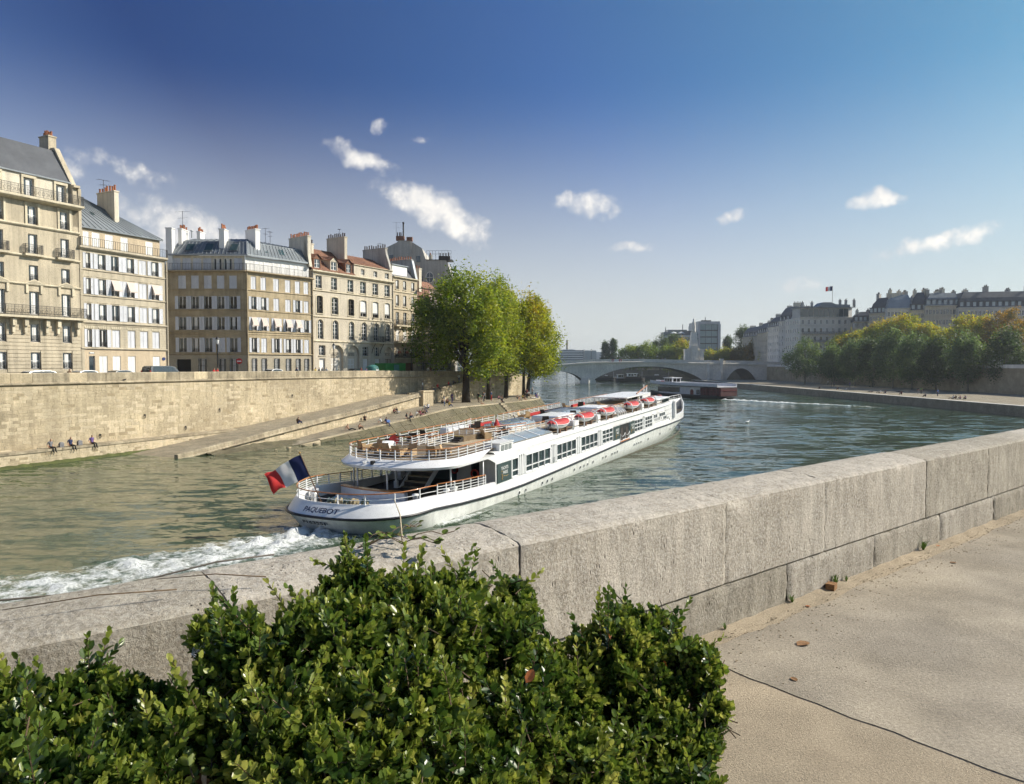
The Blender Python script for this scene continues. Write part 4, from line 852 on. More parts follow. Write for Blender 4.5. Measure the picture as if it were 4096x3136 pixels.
for i in range(6):
    window(F, *r1[i], 10.5 if i < 5 else 10.6, 12.1 if i in (0, 3, 4) else (12.0 if i < 5 else 11.95), rows=3, cols=2, rail=.5, dep=.4 if i in (0, 3, 4) else .53, ar=0 if i in (0, 3, 4) else (.5 if i < 5 else .45), sill=i in (0, 3, 4))
    window(F, *gD[i], 7.1, 10.05, 'doors', dep=.4 if i in (0, 3, 4) else .53, sm='shutter_white' if i < 5 else 'door_brown')
    window(F, *r2[i], 13.1, 16.16, rows=4, cols=2, ar=.62, dep=.27, rail=.85 if i != 4 else None)
    window(F, *r3[i], 17.1, 19.83, 'blind' if i >= 3 else 'case', rows=4, cols=2, ar=.22, dep=.27, rail=.75, fr='frame_white' if i % 2 else 'frame_dark', glass='glass' if i % 2 else 'glass_dark', sill=True)
    window(F, *r4[i], 21.0, 22.93, rows=3, cols=2, dep=.27, rail=.5, sill=True, fr='frame_white', glass='glass')
    for (rr_, zt, ar) in ((r2, 16.16, .62), (r3, 19.83, .22)):
        x0, x1 = rr_[i]; b = MB(); n = 12; t = zt - ar; Rg = []
        for k in range(n + 1): a = PI - PI*k/n; Rg.append(((x0 + x1)/2 + (x1 - x0)/2*math.cos(a), t + ar*math.sin(a), (x0 + x1)/2 + ((x1 - x0)/2 + .16)*math.cos(a), t + (ar + .16)*math.sin(a)))
        for p, q in zip(Rg, Rg[1:]): b.prism([(p[0], -.05, p[1]), (q[0], -.05, q[1]), (q[2], -.05, q[3]), (p[2], -.05, p[3])], (0, .05, 0))
        b.box(x0 - .16, x0, -.05, 0, (13.1 if zt < 17 else 17.1), t); b.box(x1, x1 + .16, -.05, 0, (13.1 if zt < 17 else 17.1), t); b.build('window_surround', 'trim_stone', root)
for ax0, ax1, _, zt, ar in arD:
    b = MB(); n = 14; t = zt - ar; Rg = [((ax0 + ax1)/2 + (ax1 - ax0)/2*math.cos(PI - PI*k/n), t + ar*math.sin(PI*k/n), (ax0 + ax1)/2 + ((ax1 - ax0)/2 + .2)*math.cos(PI - PI*k/n), t + (ar + .2)*math.sin(PI*k/n)) for k in range(n + 1)]
    for p, q in zip(Rg, Rg[1:]): b.prism([(p[0], -.06, p[1]), (q[0], -.06, q[1]), (q[2], -.06, q[3]), (p[2], -.06, p[3])], (0, .06, 0))
    b.build('arch_moulding', 'trim_stone', root)
string(F, 0, W, 12.6, .26, .16, ext=.05); string(F, 0, W, 16.45, .2, .14, ext=.05); string(F, 0, W, 20.5, .2, .16, ext=.05); string(F, 0, W, 23.35, .4, .42, name='cornice', ext=.15); string(F, 0, W, 22.98, .1, .06)
balcony(F, 12.9, 15.9, 12.9, .9, 1.0)
for x in (13.3, 15.4):
    b = MB(); b.tube([(x, -.85, 12.65), (x, -.55, 12.2), (x, -.15, 11.6), (x, 0, 11.0)], .05, 5); b.build('bracket', 'iron', root)
b = MB(); roof_plane(b, (-.1, -.2, 23.8), (9.4, -.2, 23.8), (9.4, 4.6, 27.9), (-.1, 4.6, 27.9), 0); b.quad((-.1, 4.6, 27.9), (9.4, 4.6, 27.9), (9.4, 9, 24.5), (-.1, 9, 24.5))
roof_plane(b, (9.4, .1, 25.65), (W + .1, .1, 25.65), (W + .1, 4.6, 27.9), (9.4, 4.6, 27.9), 0); b.quad((9.4, 4.6, 27.9), (W, 4.6, 27.9), (W, 9, 24.5), (9.4, 9, 24.5)); b.quad((W, .1, 25.6), (W, 9, 24.5), (W, 4.6, 27.9), (W, 4.6, 27.9))
b.build('roof', 'tile', root)
m = MB()
for k in range(19):
    t = k/19; z = 23.8 + 4.1*t; y = -.2 + 4.8*t; m.box(-.1, 9.4, y - .02, y + .06, z + .0, z + .06)
    if k > 8: t = (k - 9)/10; z = 25.65 + 2.25*t; y = .1 + 4.5*t; m.box(9.4, W + .1, y - .02, y + .06, z, z + .05)
m.build('tile_course', 'tile', root)
b = MB(); o5 = [(10.85, 11.7, 24.08, 25.06), (13.9, 14.85, 24.08, 25.06), (16.85, 17.85, 24.06, 25.05)]; holes(b, 9.2, W, 23.75, 25.6, o5, .25, y=.05); b.quad((9.2, .05, 23.75), (9.2, .05, 25.6), (9.2, 3, 25.6), (9.2, 3, 23.75)); b.build('attic_wall', 'd_plaster', root); string(F, 9.1, W, 25.5, .16, .14, ext=.05)
for o in o5: window(F, *o, rows=2, cols=2, dep=.3, glass='glass')
for i, (x0, x1) in enumerate(((.6, 1.8), (4.1, 5.35), (7.45, 8.55))):
    b = MB(); xm = (x0 + x1)/2; d = MB(); holes(b, x0 - .15, x1 + .15, 23.95, 25.55, [(x0, x1, 24.1, 25.48)], .12, y=.1); b.quad((x0 - .15, .1, 23.9), (x0 - .15, .1, 25.55), (x0 - .15, 3.0, 26.3), (x0 - .15, 1.2, 24.5)); b.quad((x1 + .15, .1, 23.9), (x1 + .15, 1.2, 24.5), (x1 + .15, 3.0, 26.3), (x1 + .15, .1, 25.55))
    dm = b.build('dormer', 'tile' if i != 1 else 'd_plaster', root); h = .55
    d.quad((x0 - .35, -.1, 25.5), (xm, -.05, 25.5 + h + .25), (xm, 3.1, 26.6), (x0 - .35, 2.3, 26.0)); d.quad((xm, -.05, 25.5 + h + .25), (x1 + .35, -.1, 25.5), (x1 + .35, 2.3, 26.0), (xm, 3.1, 26.6)); d.add([(x0 - .2, .12, 25.5), (x1 + .2, .12, 25.5), (xm, .12, 26.2)], [(0, 1, 2)], 1); d.build('dormer_roof', ['tile', 'tile' if i != 1 else 'd_plaster'], dm)
    w = window(F, x0 + .05, x1 - .05, 24.12, 25.46, rows=2, cols=2, dep=.28, fr='white_paint', glass='glass')
chimney(F, 2.9, 3.4, 3.2, 3.9, 26, 28.3, 2, 'chimney_plaster', 11, pm='pot_dark'); chimney(F, 8.55, 9.15, 1.5, 5.6, 25.4, 30.1, 9, 'd_plaster', 12, pm='pot_dark'); chimney(F, W - .5, W + .05, 1.2, 6.5, 25, 29.6, 10, 'grey_plaster', 13, pm='pot_dark')
b = MB(); b.prism([(W - .45, .1, 25.6), (W - .45, .5, 27), (W - .45, 1.1, 28.6), (W - .45, 1.25, 29.5), (W - .45, 1.25, 25.6)], (.5, 0, 0)); b.build('party_wall', 'grey_plaster', root)
antenna(F, 9.4, 3.5, 30, 1.8, .5); antenna(F, W + .2, 3, 29.5, 1.2, 0); downpipe(F, W + .02, -.1, 7, 23.4, 'd_plaster')

# ---- E: narrow house with iron balconies
rE = math.atan2(.865, .5017)
root = thing('apartment_house', 'narrow pale house with two iron balconies just left of the bank trees', 'house', (-21.127, 126.5, 0), rE, 'houses along the far quay')
F = Face(root); W = 6.94; cE = [(.72, 1.62), (2.82, 3.76), (5.2, 6.15)]; ops = [(x0, x1, a, c) for a, c in ((10.5, 12.2), (13.4, 15.5), (16.3, 18.5), (19.6, 21.55), (22.6, 24.2)) for x0, x1 in cE] + [(.8, 2.6, 7, 9.4), (3.4, 5.6, 7, 9.4)]
b = MB(); holes(b, 0, W, G0, 24.8, ops, .25); b.build('wall', 'e_plaster', root); shell(F, W, 10, G0, 24.8, 'e_plaster')
for o in ops[:-2]:
    if 13 < o[2] < 14: window(F, *o, 'closed', sm='shutter_white')
    else: window(F, *o, 'case' if o[2] < 19 else 'curt', cols=2, rows=3 if o[2] < 19 else 1, rail=.5 if o[2] > 19 else None, sill=o[2] > 19, glass='glass_dark' if o[2] > 19 else 'glass')
for o in ops[-2:]: window(F, *o, 'doors', sm='door_brown')
rustic(F, .05, W - .05, 7.1, 12.6, 14, ops, 'e_plaster', .05)
string(F, 0, W, 12.75, .22, .2); balcony(F, -.1, W + .1, 13.2, 1.0, 1.0); balcony(F, .2, W, 16.15, .7, .95); balcony(F, .3, W - .2, 10.3, .4, .8); string(F, 0, W, 18.9, .2, .16); string(F, 0, W, 22.0, .18, .14); string(F, 0, W, 24.55, .3, .35, name='cornice', ext=.08)
for x in (1.2, 3.3, 5.4):
    b = MB(); b.box(x - .2, x + .2, -.6, 0, 15.55, 15.95); b.build('bracket', 'trim_stone', root)
mat('geranium', (.45, .03, .03), .8, .3, 8, .2, 20)
rg = random.Random(3); me = MB()
for i in range(26): c = (rg.uniform(-.35, .35), rg.uniform(-.1, .1), rg.uniform(0, .22)); me.sphere(c, .05, 5, 3)
me = me.mesh('flowers', 'geranium')
for x in (1.2, 3.3, 5.6): link('flower_box', MB().box(-.4, .4, -.1, .1, -.2, 0).mesh('flower_box', 'tile'), root, (x, -.5, 11.25)); link('flowers', me, root, (x, -.5, 11.25))
b = MB(); b.quad((0, .2, 24.8), (W, .2, 24.8), (W, 1.6, 26.6), (0, 1.6, 26.6)); b.quad((0, 1.6, 26.6), (W, 1.6, 26.6), (W, 5, 28), (0, 5, 28)); b.build('roof', 'slate', root)
b = MB(); b.box(.4, 4.6, .5, 2.4, 24.9, 26.9); b.box(.2, 4.8, .3, 2.6, 26.9, 27.05, 1); b.build('dormer', ['white_paint', 'zinc'], root)
window(F, .9, 1.7, 25.1, 26.6, 'case', dep=.66); window(F, 2.6, 3.6, 25.1, 26.6, 'case', dep=.66)
chimney(F, W - .55, W, 1.0, 7.0, 25, 28.5, 11, 'grey_plaster', 21); b = MB(); b.prism([(W - .55, -.1, 24.9), (W - .55, .8, 28.4), (W - .55, 1.1, 28.4), (W - .55, 1.1, 24.9)], (.6, 0, 0)); b.build('party_wall', 'zinc', root)
# ---- F: house being repaired, scaffolded
m = mat('scaffold_net', (.62, .52, .48), .9, .08, 1, .1, 8)
_N, _L = m.node_tree.nodes, m.node_tree.links; _t = _N.new('ShaderNodeBsdfTransparent'); _x = _N.new('ShaderNodeMixShader'); _x.inputs[0].default_value = .55
_L.new(_t.outputs[0], _x.inputs[1]); _L.new(_N['Principled BSDF'].outputs[0], _x.inputs[2]); _L.new(_x.outputs[0], _N['Material Output'].inputs[0])
o0 = (-17.6, 132.6, 0)
root = thing('scaffolded_house', 'house wrapped in scaffold tubes and pale netting behind the bank trees', 'house', o0, math.atan2(.88, .47), 'houses along the far quay')
F = Face(root); W = 13; cF = [1.2 + 2.3*i for i in range(5)]; ops = [(x, x + 1, z, z + 1.9) for z in (8, 11, 14, 17) for x in cF]
b = MB(); holes(b, 0, W, G0, 21, ops, .25); b.build('wall', 'e_plaster', root); shell(F, W, 10, G0, 21, 'e_plaster')
for o in ops: window(F, *o, 'case', cols=2, rows=2, glass='glass_dark')
b = MB(); roof_plane(b, (-.1, -.2, 21), (W, -.2, 21), (W - 3, 4.5, 25.6), (-.1, 4.5, 25.6)); b.quad((W, -.2, 21), (W, 10, 21), (W - 3, 4.5, 25.6), (W - 3, 4.5, 25.6)); b.quad((-.1, -.2, 21), (-.1, 4.5, 25.6), (-.1, 10, 21), (-.1, 10, 21)); b.build('roof', 'tile', root)
chimney(F, 2.8, 3.6, 1.6, 3.2, 23, 27.3, 3, 'chimney_plaster', 31)
m = MB()
for i in range(8):
    for y in (-.4, -1.3): m.tube([(-.2 + 1.9*i, y, 7), (-.2 + 1.9*i, y, 23.5)], .035, 5)
for k in range(9):
    z = 7.3 + 2*k
    for y in (-.4, -1.3): m.tube([(-.3, y, z), (13.3, y, z)], .03, 5)
    m.box(-.2, 13.2, -1.28, -.42, z - .12, z - .06)
m.build('scaffold_tubes', 'iron', root)
b = MB(); b.grid(lambda u, v: (2 + 11.2*u, -1.38 + .05*math.sin(u*40), 15.2 + 7.8*v), 40, 6); b.build('netting', 'scaffold_net', root)
# ---- G: tall grey gable behind with an oval window
root = thing('gabled_house', 'tall grey gabled building with an oval window rising behind the row', 'house', (-26.5, 150, 0), 0, 'houses along the far quay')
F = Face(root); m = MB(); oval = [(9.2 + .8*math.cos(t), -.06, 27.4 + 1.15*math.sin(t)) for t in [2*PI*i/18 for i in range(18)]]
m.prism([(0, 0, 7), (14, 0, 7), (14, 0, 27.4), (12.7, 0, 31), (11.9, 0, 31), (8.3, 0, 31.2), (7.6, 0, 33.5), (5.2, 0, 35), (2.8, 0, 35), (0, 0, 33.6)], (0, 12, 0)); m.build('wall', 'grey_plaster', root)
b = MB(); b.prism([(2.5, -.25, 7), (5.3, -.25, 7), (5.3, -.25, 35.1), (2.5, -.25, 35.1)], (0, .24, 0)); b.build('chimney_breast', 'grey_plaster', root)
ch = MB().box(2.2, 3.9, -.4, .6, 35.1, 36.0).box(4.4, 5.6, -.4, .6, 35.0, 35.8).build('chimney', 'tile', root); pots(ch, 2.3, 3.8, 0, 36, 4, random.Random(5), 'pot_dark', .7); b = MB(); b.tube([(0, 0, 0), (0, 0, 2.6)], .16, 7); b.lathe([(.1, 0), (.3, .1), (.1, .4)], 7, (0, 0, 2.6)); b.build('flue', 'iron', root, loc=(3.7, 0, 36))
wn = MB().prism(oval, (0, .06, 0)).build('oval_window', 'glass', root); wf = MB(); wf.tube([(p[0], -.08, p[2]) for p in oval], .09, 5, closed=True); wf.beam((9.2, -.08, 26.3), (9.2, -.08, 28.5), .08); wf.beam((8.4, -.08, 27.4), (10, -.08, 27.4), .08); wf.build('frame', 'frame_white', wn)
for x, z in ((6.4, 30.6), (.7, 30.8), (6.9, 26.4), (.8, 26)):
    w = MB().box(x, x + .85, -.05, .02, z, z + 1.3).build('window', 'glass', root); MB().box(x - .06, x + .91, -.09, -.04, z - .1, z).build('sill', 'grey_base', w)
b = MB(); b.box(8.4, 14, -.1, 3, 31, 31.15); 
for i in range(9): b.tube([(8.5 + .65*i, -.05, 31.1), (8.5 + .65*i, -.05, 33)], .03, 4)
b.tube([(8.5, -.05, 33), (13.7, -.05, 33)], .03, 4); b.tube([(8.5, -.05, 32.3), (13.7, -.05, 32.3)], .03, 4); b.build('roof_railing', 'iron', root)
ch = MB().box(11, 13.4, .6, 1.6, 31, 32).build('chimney', 'pot_dark', root); pots(ch, 11, 13.4, 1.1, 32, 4, random.Random(8), 'pot_dark', .8); ch = MB().box(9, 9.6, .4, 1, 31, 32.2).build('chimney', 'chimney_plaster', root); pots(ch, 9, 9.6, .7, 32.2, 1, random.Random(8)); antenna(F, 2.2, 0, 36, 3, .2)
# houses further back and to the left so that the gaps close
for (x, y, w, d, h, lab) in ((-66, 118, 16, 14, 23.5, 'plain house down the narrow side street beside the brown corner house'), (-47, 140, 24, 12, 27.0, 'grey rendered house back behind the pale house with arched windows')):
    root = thing('back_house', lab, 'house', (x, y, 0), .0); b = MB(); b.box(0, w, 0, d, 6.9, h); b.build('wall', 'grey_plaster', root); b = MB(); b.prism([(-.2, -.3, h), (w + .2, -.3, h), (w + .2, d/2, h + 3), (-.2, d/2, h + 3)], (0, .1, .1)); b.quad((-.2, d/2, h + 3), (w + .2, d/2, h + 3), (w + .2, d + .2, h), (-.2, d + .2, h)); b.build('roof', 'slate', root)
    for i in range(int(w/3)):
        for k in range(5): wo = MB().box(0, .9, -.06, .02, 0, 1.7).build('window', 'glass_dark', root, loc=(1 + 3*i, 0, 8.5 + 3*k))
    chimney(Face(root), w*.5, w*.5 + .6, 2, 5, h, h + 4.2, 7, 'grey_plaster', 41, pm='pot_dark')
# ================================================================ the bridge
mat('bridge_stone', (.72, .68, .60), .9, .14, .12, .1, 1.5, .1, 4, .2, streak=.1)
mat('bridge_pale', (.78, .74, .65), .9, .12, .3, .08, 2)
mat('bridge_shade', (.13, .12, .105), .95, .2, .2, .1, 2)  # bridge stone darkened in colour to paint the shade under the arches
BY, BW_ = 345.0, 22.0; K = BY / 709
def bx(px): return (px - 512) * K
def deck(px): return lerp_table([(470, 9.3), (530, 10.2), (553, 10.1), (590, 11.5), (638, 11.7), (703, 11.1), (750, 10.8), (777, 10.2), (830, 9.4)], px) + .25
root = thing('stone_bridge', 'long grey stone bridge with a wide low arch spanning the river', 'bridge', (0, BY, 0))
arches = [(531, 586, 3.9, -.4, 5.9), (591, 705, 0, .2, 8.3), (726, 756, 0, 1.5, 7.4)]
def soffit(px):
    for a, c, _, z0, z1 in arches:
        if a < px < c:
            k = (px - (a + c) / 2) / ((c - a) / 2); e = 1.0 if c - a < 40 else .62
            return z0 + (z1 - z0) * (1 - abs(k) ** 2.15) ** (e if c - a < 40 else .75)
    return None
pxs = sorted(set([450 + 2.2 * i for i in range(178)] + [v + d for a in arches for v in a[:2] for d in (-.02, .02, .5, -.5)])); b = MB()
for p, q in zip(pxs, pxs[1:]):
    z0, z1 = soffit(p), soffit(q); m_ = (p + q) / 2; inside = soffit(m_) is not None
    a0 = (z0 if z0 is not None else -1) if inside else -2; a1 = (z1 if z1 is not None else -1) if inside else -2
    if inside and z0 is None: a0 = z1 - .3
    if inside and z1 is None: a1 = z0 - .3
    for y in (0, BW_): b.quad((bx(p), y, a0), (bx(q), y, a1), (bx(q), y, deck(q) - 1.6), (bx(p), y, deck(p) - 1.6))
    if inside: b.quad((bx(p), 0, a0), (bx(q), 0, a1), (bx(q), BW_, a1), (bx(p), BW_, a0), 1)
    b.quad((bx(p), 0, deck(p) - 1.1), (bx(q), 0, deck(q) - 1.1), (bx(q), BW_, deck(q) - 1.1), (bx(p), BW_, deck(p) - 1.1))
for a, c, *_ in arches:
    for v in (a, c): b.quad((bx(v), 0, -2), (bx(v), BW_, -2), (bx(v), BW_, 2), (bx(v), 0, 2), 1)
b.build('arches', ['bridge_stone', 'bridge_shade'], root)
for y in (-.25, BW_ - .25):
    b = MB(); pp = [450 + 4 * i for i in range(98)]
    b.loft([[(bx(p), y, deck(p) - 1.15), (bx(p), y, deck(p)), (bx(p), y + .5, deck(p)), (bx(p), y + .5, deck(p) - 1.15)] for p in pp]); b.build('parapet', 'bridge_stone', root)
b = MB(); b.loft([[(bx(p), -.55, deck(p) - 1.2), (bx(p), -.75, deck(p) - 1.45), (bx(p), -.3, deck(p) - 1.6), (bx(p), .05, deck(p) - 1.6), (bx(p), .05, deck(p) - 1.2)] for p in pp]); b.build('cornice', 'bridge_pale', root)
m = MB().box(-.35, .35, -.55, 0, -.5, 0).mesh('corbel', 'bridge_pale')
for i in range(170): p = 505 + i * 1.65; link('corbel', m, root, (bx(p), 0, deck(p) - 1.62))
for i in range(120): pass
def voussoirs(a, c, z0, z1):
    n = max(8, int((c - a) / 3.2))
    for i in range(n):
        p, q = a + (c - a) * (i + .06) / n, a + (c - a) * (i + .94) / n; s0, s1 = soffit(p), soffit(q)
        if s0 is None or s1 is None: continue
        t = 1.0; b = MB(); b.prism([(bx(p), -.07, s0), (bx(q), -.07, s1), (bx(q), -.07, s1 + t), (bx(p), -.07, s0 + t)], (0, .069, 0)); b.build('voussoir', 'bridge_stone', root)
for a in arches: voussoirs(a[0] + .3, a[1] - .3, a[3], a[4])
b = MB(); b.prism([(bx(580), 0, -2), (bx(588), -3.5, -2), (bx(596), 0, -2)], (0, 0, 3.6)); b.prism([(bx(581), 0, 1.6), (bx(588), -2.6, 1.6), (bx(595), 0, 1.6)], (0, 0, 1.2)); b.build('pier_cutwater', 'bridge_stone', root)
b = MB(); b.box(bx(706.5), bx(709), -1.1, 0, -1, deck(707) - 1.3); b.box(bx(719.5), bx(722), -1.5, 0, -1, deck(720) + .3); b.box(bx(719), bx(722.5), -1.8, .2, deck(720) + .3, deck(720) + .8); b.build('pier_buttress', 'bridge_pale', root)
b = MB(); b.prism([(bx(713), -.1, 1.7), (bx(719.4), -2.8, 1.7), (bx(719.4), -.1, 1.7)], (0, 0, 4.2)); b.build('pier_spur', 'bridge_stone', root)
# the pylon with a slender robed stone figure on top
root = thing('statue_pylon', 'tall slender stone pylon with a robed statue on the bridge', 'monument', (bx(694.8), BY + 3, deck(695) - .6))
b = MB(); b.box(-2.7, 2.7, -1.8, 1.8, -1.5, 6.2); b.box(-1.5, 1.5, -2.4, -1.7, -1.5, 7.4); b.build('pedestal', 'bridge_stone', root)
for s in (-1, 1): b = MB(); b.box(s*3.6 - .95, s*3.6 + .95, -2.2, 1.2, -1.5, 5.4); b.box(s*3.6 - 1.15, s*3.6 + 1.15, -2.4, 1.4, 5.4, 6.0); b.build('side_pier', 'bridge_stone', root)
b = MB(); b.loft([[(sx*w, sy*w*.8, z) for sx, sy in ((-1, -1), (1, -1), (1, 1), (-1, 1))] for w, z in ((2.0, 6.2), (1.65, 10), (1.35, 12.4), (1.2, 14.2))]); b.build('shaft', 'bridge_stone', root)
b = MB(); b.lathe([(1.1, 14.1), (1.05, 15), (.92, 17), (.8, 18.6), (.74, 19.2), (.5, 19.6), (.35, 19.8), (.42, 20.1), (.44, 20.5), (.3, 20.9), (.05, 21)], 10); b.sphere((.3, -.75, 17), (.35, .3, 1.0), 7, 5); b.build('robed_figure', 'bridge_stone', root, smooth=True)
# lamps, signs and people on the bridge
def lamp_mesh():
    b = MB(); b.lathe([(.3, 0), (.28, .5), (.14, .7), (.09, 1.2), (.07, 4.3), (.12, 4.4), (.05, 4.5)], 8); return b
def street_lamp(loc, label, h=1.0, group=None):
    o = thing('street_lamp', label, 'street lamp', loc, 0, group); o.scale = (h, h, h)
    link('lamp_post', mesh_of('lamp_post', 0, 'iron', lamp_mesh, True), o)
    l = link('lantern', mesh_of('lantern', 0, 'curtain', lambda: MB().lathe([(.12, 0), (.24, .5), (.22, .52)], 6)), o, (0, 0, 4.5))
    link('lantern_cap', mesh_of('lantern_cap', 0, 'iron', lambda: MB().lathe([(.3, 0), (.2, .14), (.05, .3), (.03, .42)], 6)), l, (0, 0, .52))
for i, p in enumerate((584.5, 591.5)): street_lamp((bx(p), BY + 1.5, deck(p) - 1.1), ('left' if i == 0 else 'right') + ' one of the two dark lamps standing close together on the bridge', 1.15)
mat('sign_red', (.5, .03, .03), .5, .05, 2, 0); mat('sign_white', (.75, .75, .75), .5, .05, 2, 0)
root = thing('navigation_sign', 'red and white navigation boards hung on the bridge parapet', 'sign', (bx(616.5), BY - .32, deck(616) - .75))
for x, w, mt in ((-1.95, .45, 'sign_red'), (0, 1.0, 'sign_white'), (1.75, .6, 'sign_red')):
    bo = MB().box(x - w, x + w, -.06, 0, -.6, .6).build('board', mt, root)
    if mt == 'sign_red': MB().box(x - w*.55, x + w*.55, -.075, -.06, -.25, .25).build('panel', 'sign_white', bo)

# ================================================================ right bank
RX = 90.0
b = MB(); b.prism([(RX, -60, -2), (400, -60, -2), (400, BY + 2, -2), (RX - 2, BY + 2, -2)], (0, 0, 3.78)); b.build('right_quay', 'cobble', kind='structure')
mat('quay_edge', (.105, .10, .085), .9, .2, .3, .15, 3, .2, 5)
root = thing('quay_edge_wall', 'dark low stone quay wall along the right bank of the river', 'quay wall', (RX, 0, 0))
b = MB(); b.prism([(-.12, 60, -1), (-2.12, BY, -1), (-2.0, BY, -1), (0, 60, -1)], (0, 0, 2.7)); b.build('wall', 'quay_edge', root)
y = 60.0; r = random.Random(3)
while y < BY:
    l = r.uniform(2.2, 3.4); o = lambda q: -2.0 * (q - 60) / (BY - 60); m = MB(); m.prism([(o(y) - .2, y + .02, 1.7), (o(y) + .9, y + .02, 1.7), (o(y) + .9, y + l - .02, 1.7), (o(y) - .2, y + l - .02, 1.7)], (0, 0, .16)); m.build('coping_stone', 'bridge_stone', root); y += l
WX = 124.0
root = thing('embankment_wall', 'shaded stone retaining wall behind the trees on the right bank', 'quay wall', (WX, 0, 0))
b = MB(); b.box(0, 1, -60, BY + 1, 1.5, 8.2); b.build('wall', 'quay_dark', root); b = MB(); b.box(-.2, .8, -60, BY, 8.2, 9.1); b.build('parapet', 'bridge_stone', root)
b = MB(); b.prism([(WX + .9, -60, 1), (500, -60, 1), (500, 1200, 1), (WX + .9, 1200, 1)], (0, 0, 7.1)); b.build('right_street', 'asphalt', kind='structure')
b = MB(); b.prism([(bx(775), BY + 1, 1), (WX + 2, BY + 1, 1), (WX + 2, BY + 500, 1), (75, BY + 500, 1)], (0, 0, 7.05)); b.build('far_street', 'earth', kind='structure')
# stone stair block between quay and street near the bridge
root = thing('quay_stairs', 'flight of stone stairs beside the bridge on the right bank', 'stairs', (118.5, 262, 1.75))
for i in range(18): b = MB(); b.box(0, 5, i*.6, 18*.6, i*.36, i*.36 + .36); b.build('step', 'quay_dark', root)

def far_house(name, label, loc, rz, w, d, h, wm, rm, rows, cols, seed, roofh=4.5, win=('glass', 'frame_white'), shutters=False, base=8.1, dorm=0, zs=None, wz=(.95, 1.7), chim=2, flat=False, group='houses behind the right bank trees'):
    rnd = random.Random(seed); root = thing(name, label, 'house', (*loc, 0), rz, group); F = Face(root)
    fl = h / rows; ops = []
    for k in range(rows):
        for i in range(cols): x = w * (i + .5) / cols - wz[0]/2; ops.append((round(x, 2), round(x + wz[0], 2), round(base + k*fl + .75, 2), round(base + k*fl + .75 + wz[1], 2)))
    b = MB(); holes(b, 0, w, base - 1, base + h, ops, .22); b.quad((0, 0, base - 1), (0, 0, base + h), (0, d, base + h), (0, d, base - 1)); b.quad((w, 0, base - 1), (w, d, base - 1), (w, d, base + h), (w, 0, base + h)); b.quad((0, .3, base - 1), (w, .3, base - 1), (w, .3, base + h), (0, .3, base + h)); b.build('wall', wm, root)
    wm_ = mesh_of('window', ('far', *wz), win[1], lambda: MB().box(0, .07, 0, .04, 0, wz[1]).box(wz[0] - .07, wz[0], 0, .04, 0, wz[1]).box(.07, wz[0] - .07, 0, .04, wz[1] - .07, wz[1]).box(wz[0]/2 - .05, wz[0]/2 + .05, 0, .04, 0, wz[1] - .07)); pm = mesh_of('pane', ('far', *wz), win[0], lambda: MB().box(.02, wz[0] - .02, .05, .07, .01, wz[1] - .01))
    for o in ops:
        wi = link('window', wm_, root, (o[0], .14, o[2])); link('pane', pm, wi)
        if shutters: link('shutter', mesh_of('shutter', ('far', *wz), 'shutter_white', lambda: MB().box(-.45, -.02, -.2, -.16, 0, wz[1]).box(wz[0] + .02, wz[0] + .45, -.2, -.16, 0, wz[1])), wi)
    string(F, 0, w, base + h - .3, .4, .45, wm, 'cornice', ext=.1)
    for k in (1, rows - 1): string(F, 0, w, base + k*fl, .2, .25, wm)
    z = base + h
    if not flat:
        b = MB(); k = roofh * .62; b.loft([[(x0, y0, zz) for x0, y0 in ((i_, i_*.9), (w - i_*.4, i_*.9), (w - i_*.4, d), (i_, d))] for i_, zz in ((0, z), (1.0, z + k), (2.6, z + roofh))]); b.build('roof', rm, root)
        for i in range(dorm):
            x = w * (i + .5) / dorm; dm = MB().box(x - .75, x + .75, .1, 1.6, z + .3, z + 2.2).box(x - .9, x + .9, -.1, 1.8, z + 2.2, z + 2.4).build('dormer', rm, root); MB().box(x - .5, x + .5, .05, .12, z + .5, z + 2.0).build('window', 'glass_pale', dm)
    for i in range(chim): x = w * (i + rnd.uniform(.2, .8)) / chim; chimney(F, x, x + rnd.uniform(.7, 1.2), 3, 3 + rnd.uniform(1.5, 4), z, z + roofh + rnd.uniform(.5, 2.2), rnd.randint(4, 7), rnd.choice(('grey_plaster', 'chimney_plaster')), seed + i, pm='pot_dark')
    return root, F
mat('glass_pale', (.30, .36, .38), .15, .1, 1, 0, spec=.8); mat('r_cream', (.70, .66, .58), .9, .1, .2, .06, 2, streak=.12); mat('r_tan', (.56, .50, .40), .9, .12, .2, .06, 2, streak=.15); mat('r_grey', (.54, .52, .48), .9, .12, .2, .06, 2)
def rp(px, Y): return ((px - 512) / 709 * Y, Y)
def row_house(name, label, p0, y0, p1, y1, *a, **k):
    A, B_ = rp(p0, y0), rp(p1, y1); w = math.dist(A, B_); return far_house(name, label, A, math.atan2(B_[1] - A[1], B_[0] - A[0]), w, *a, **k)
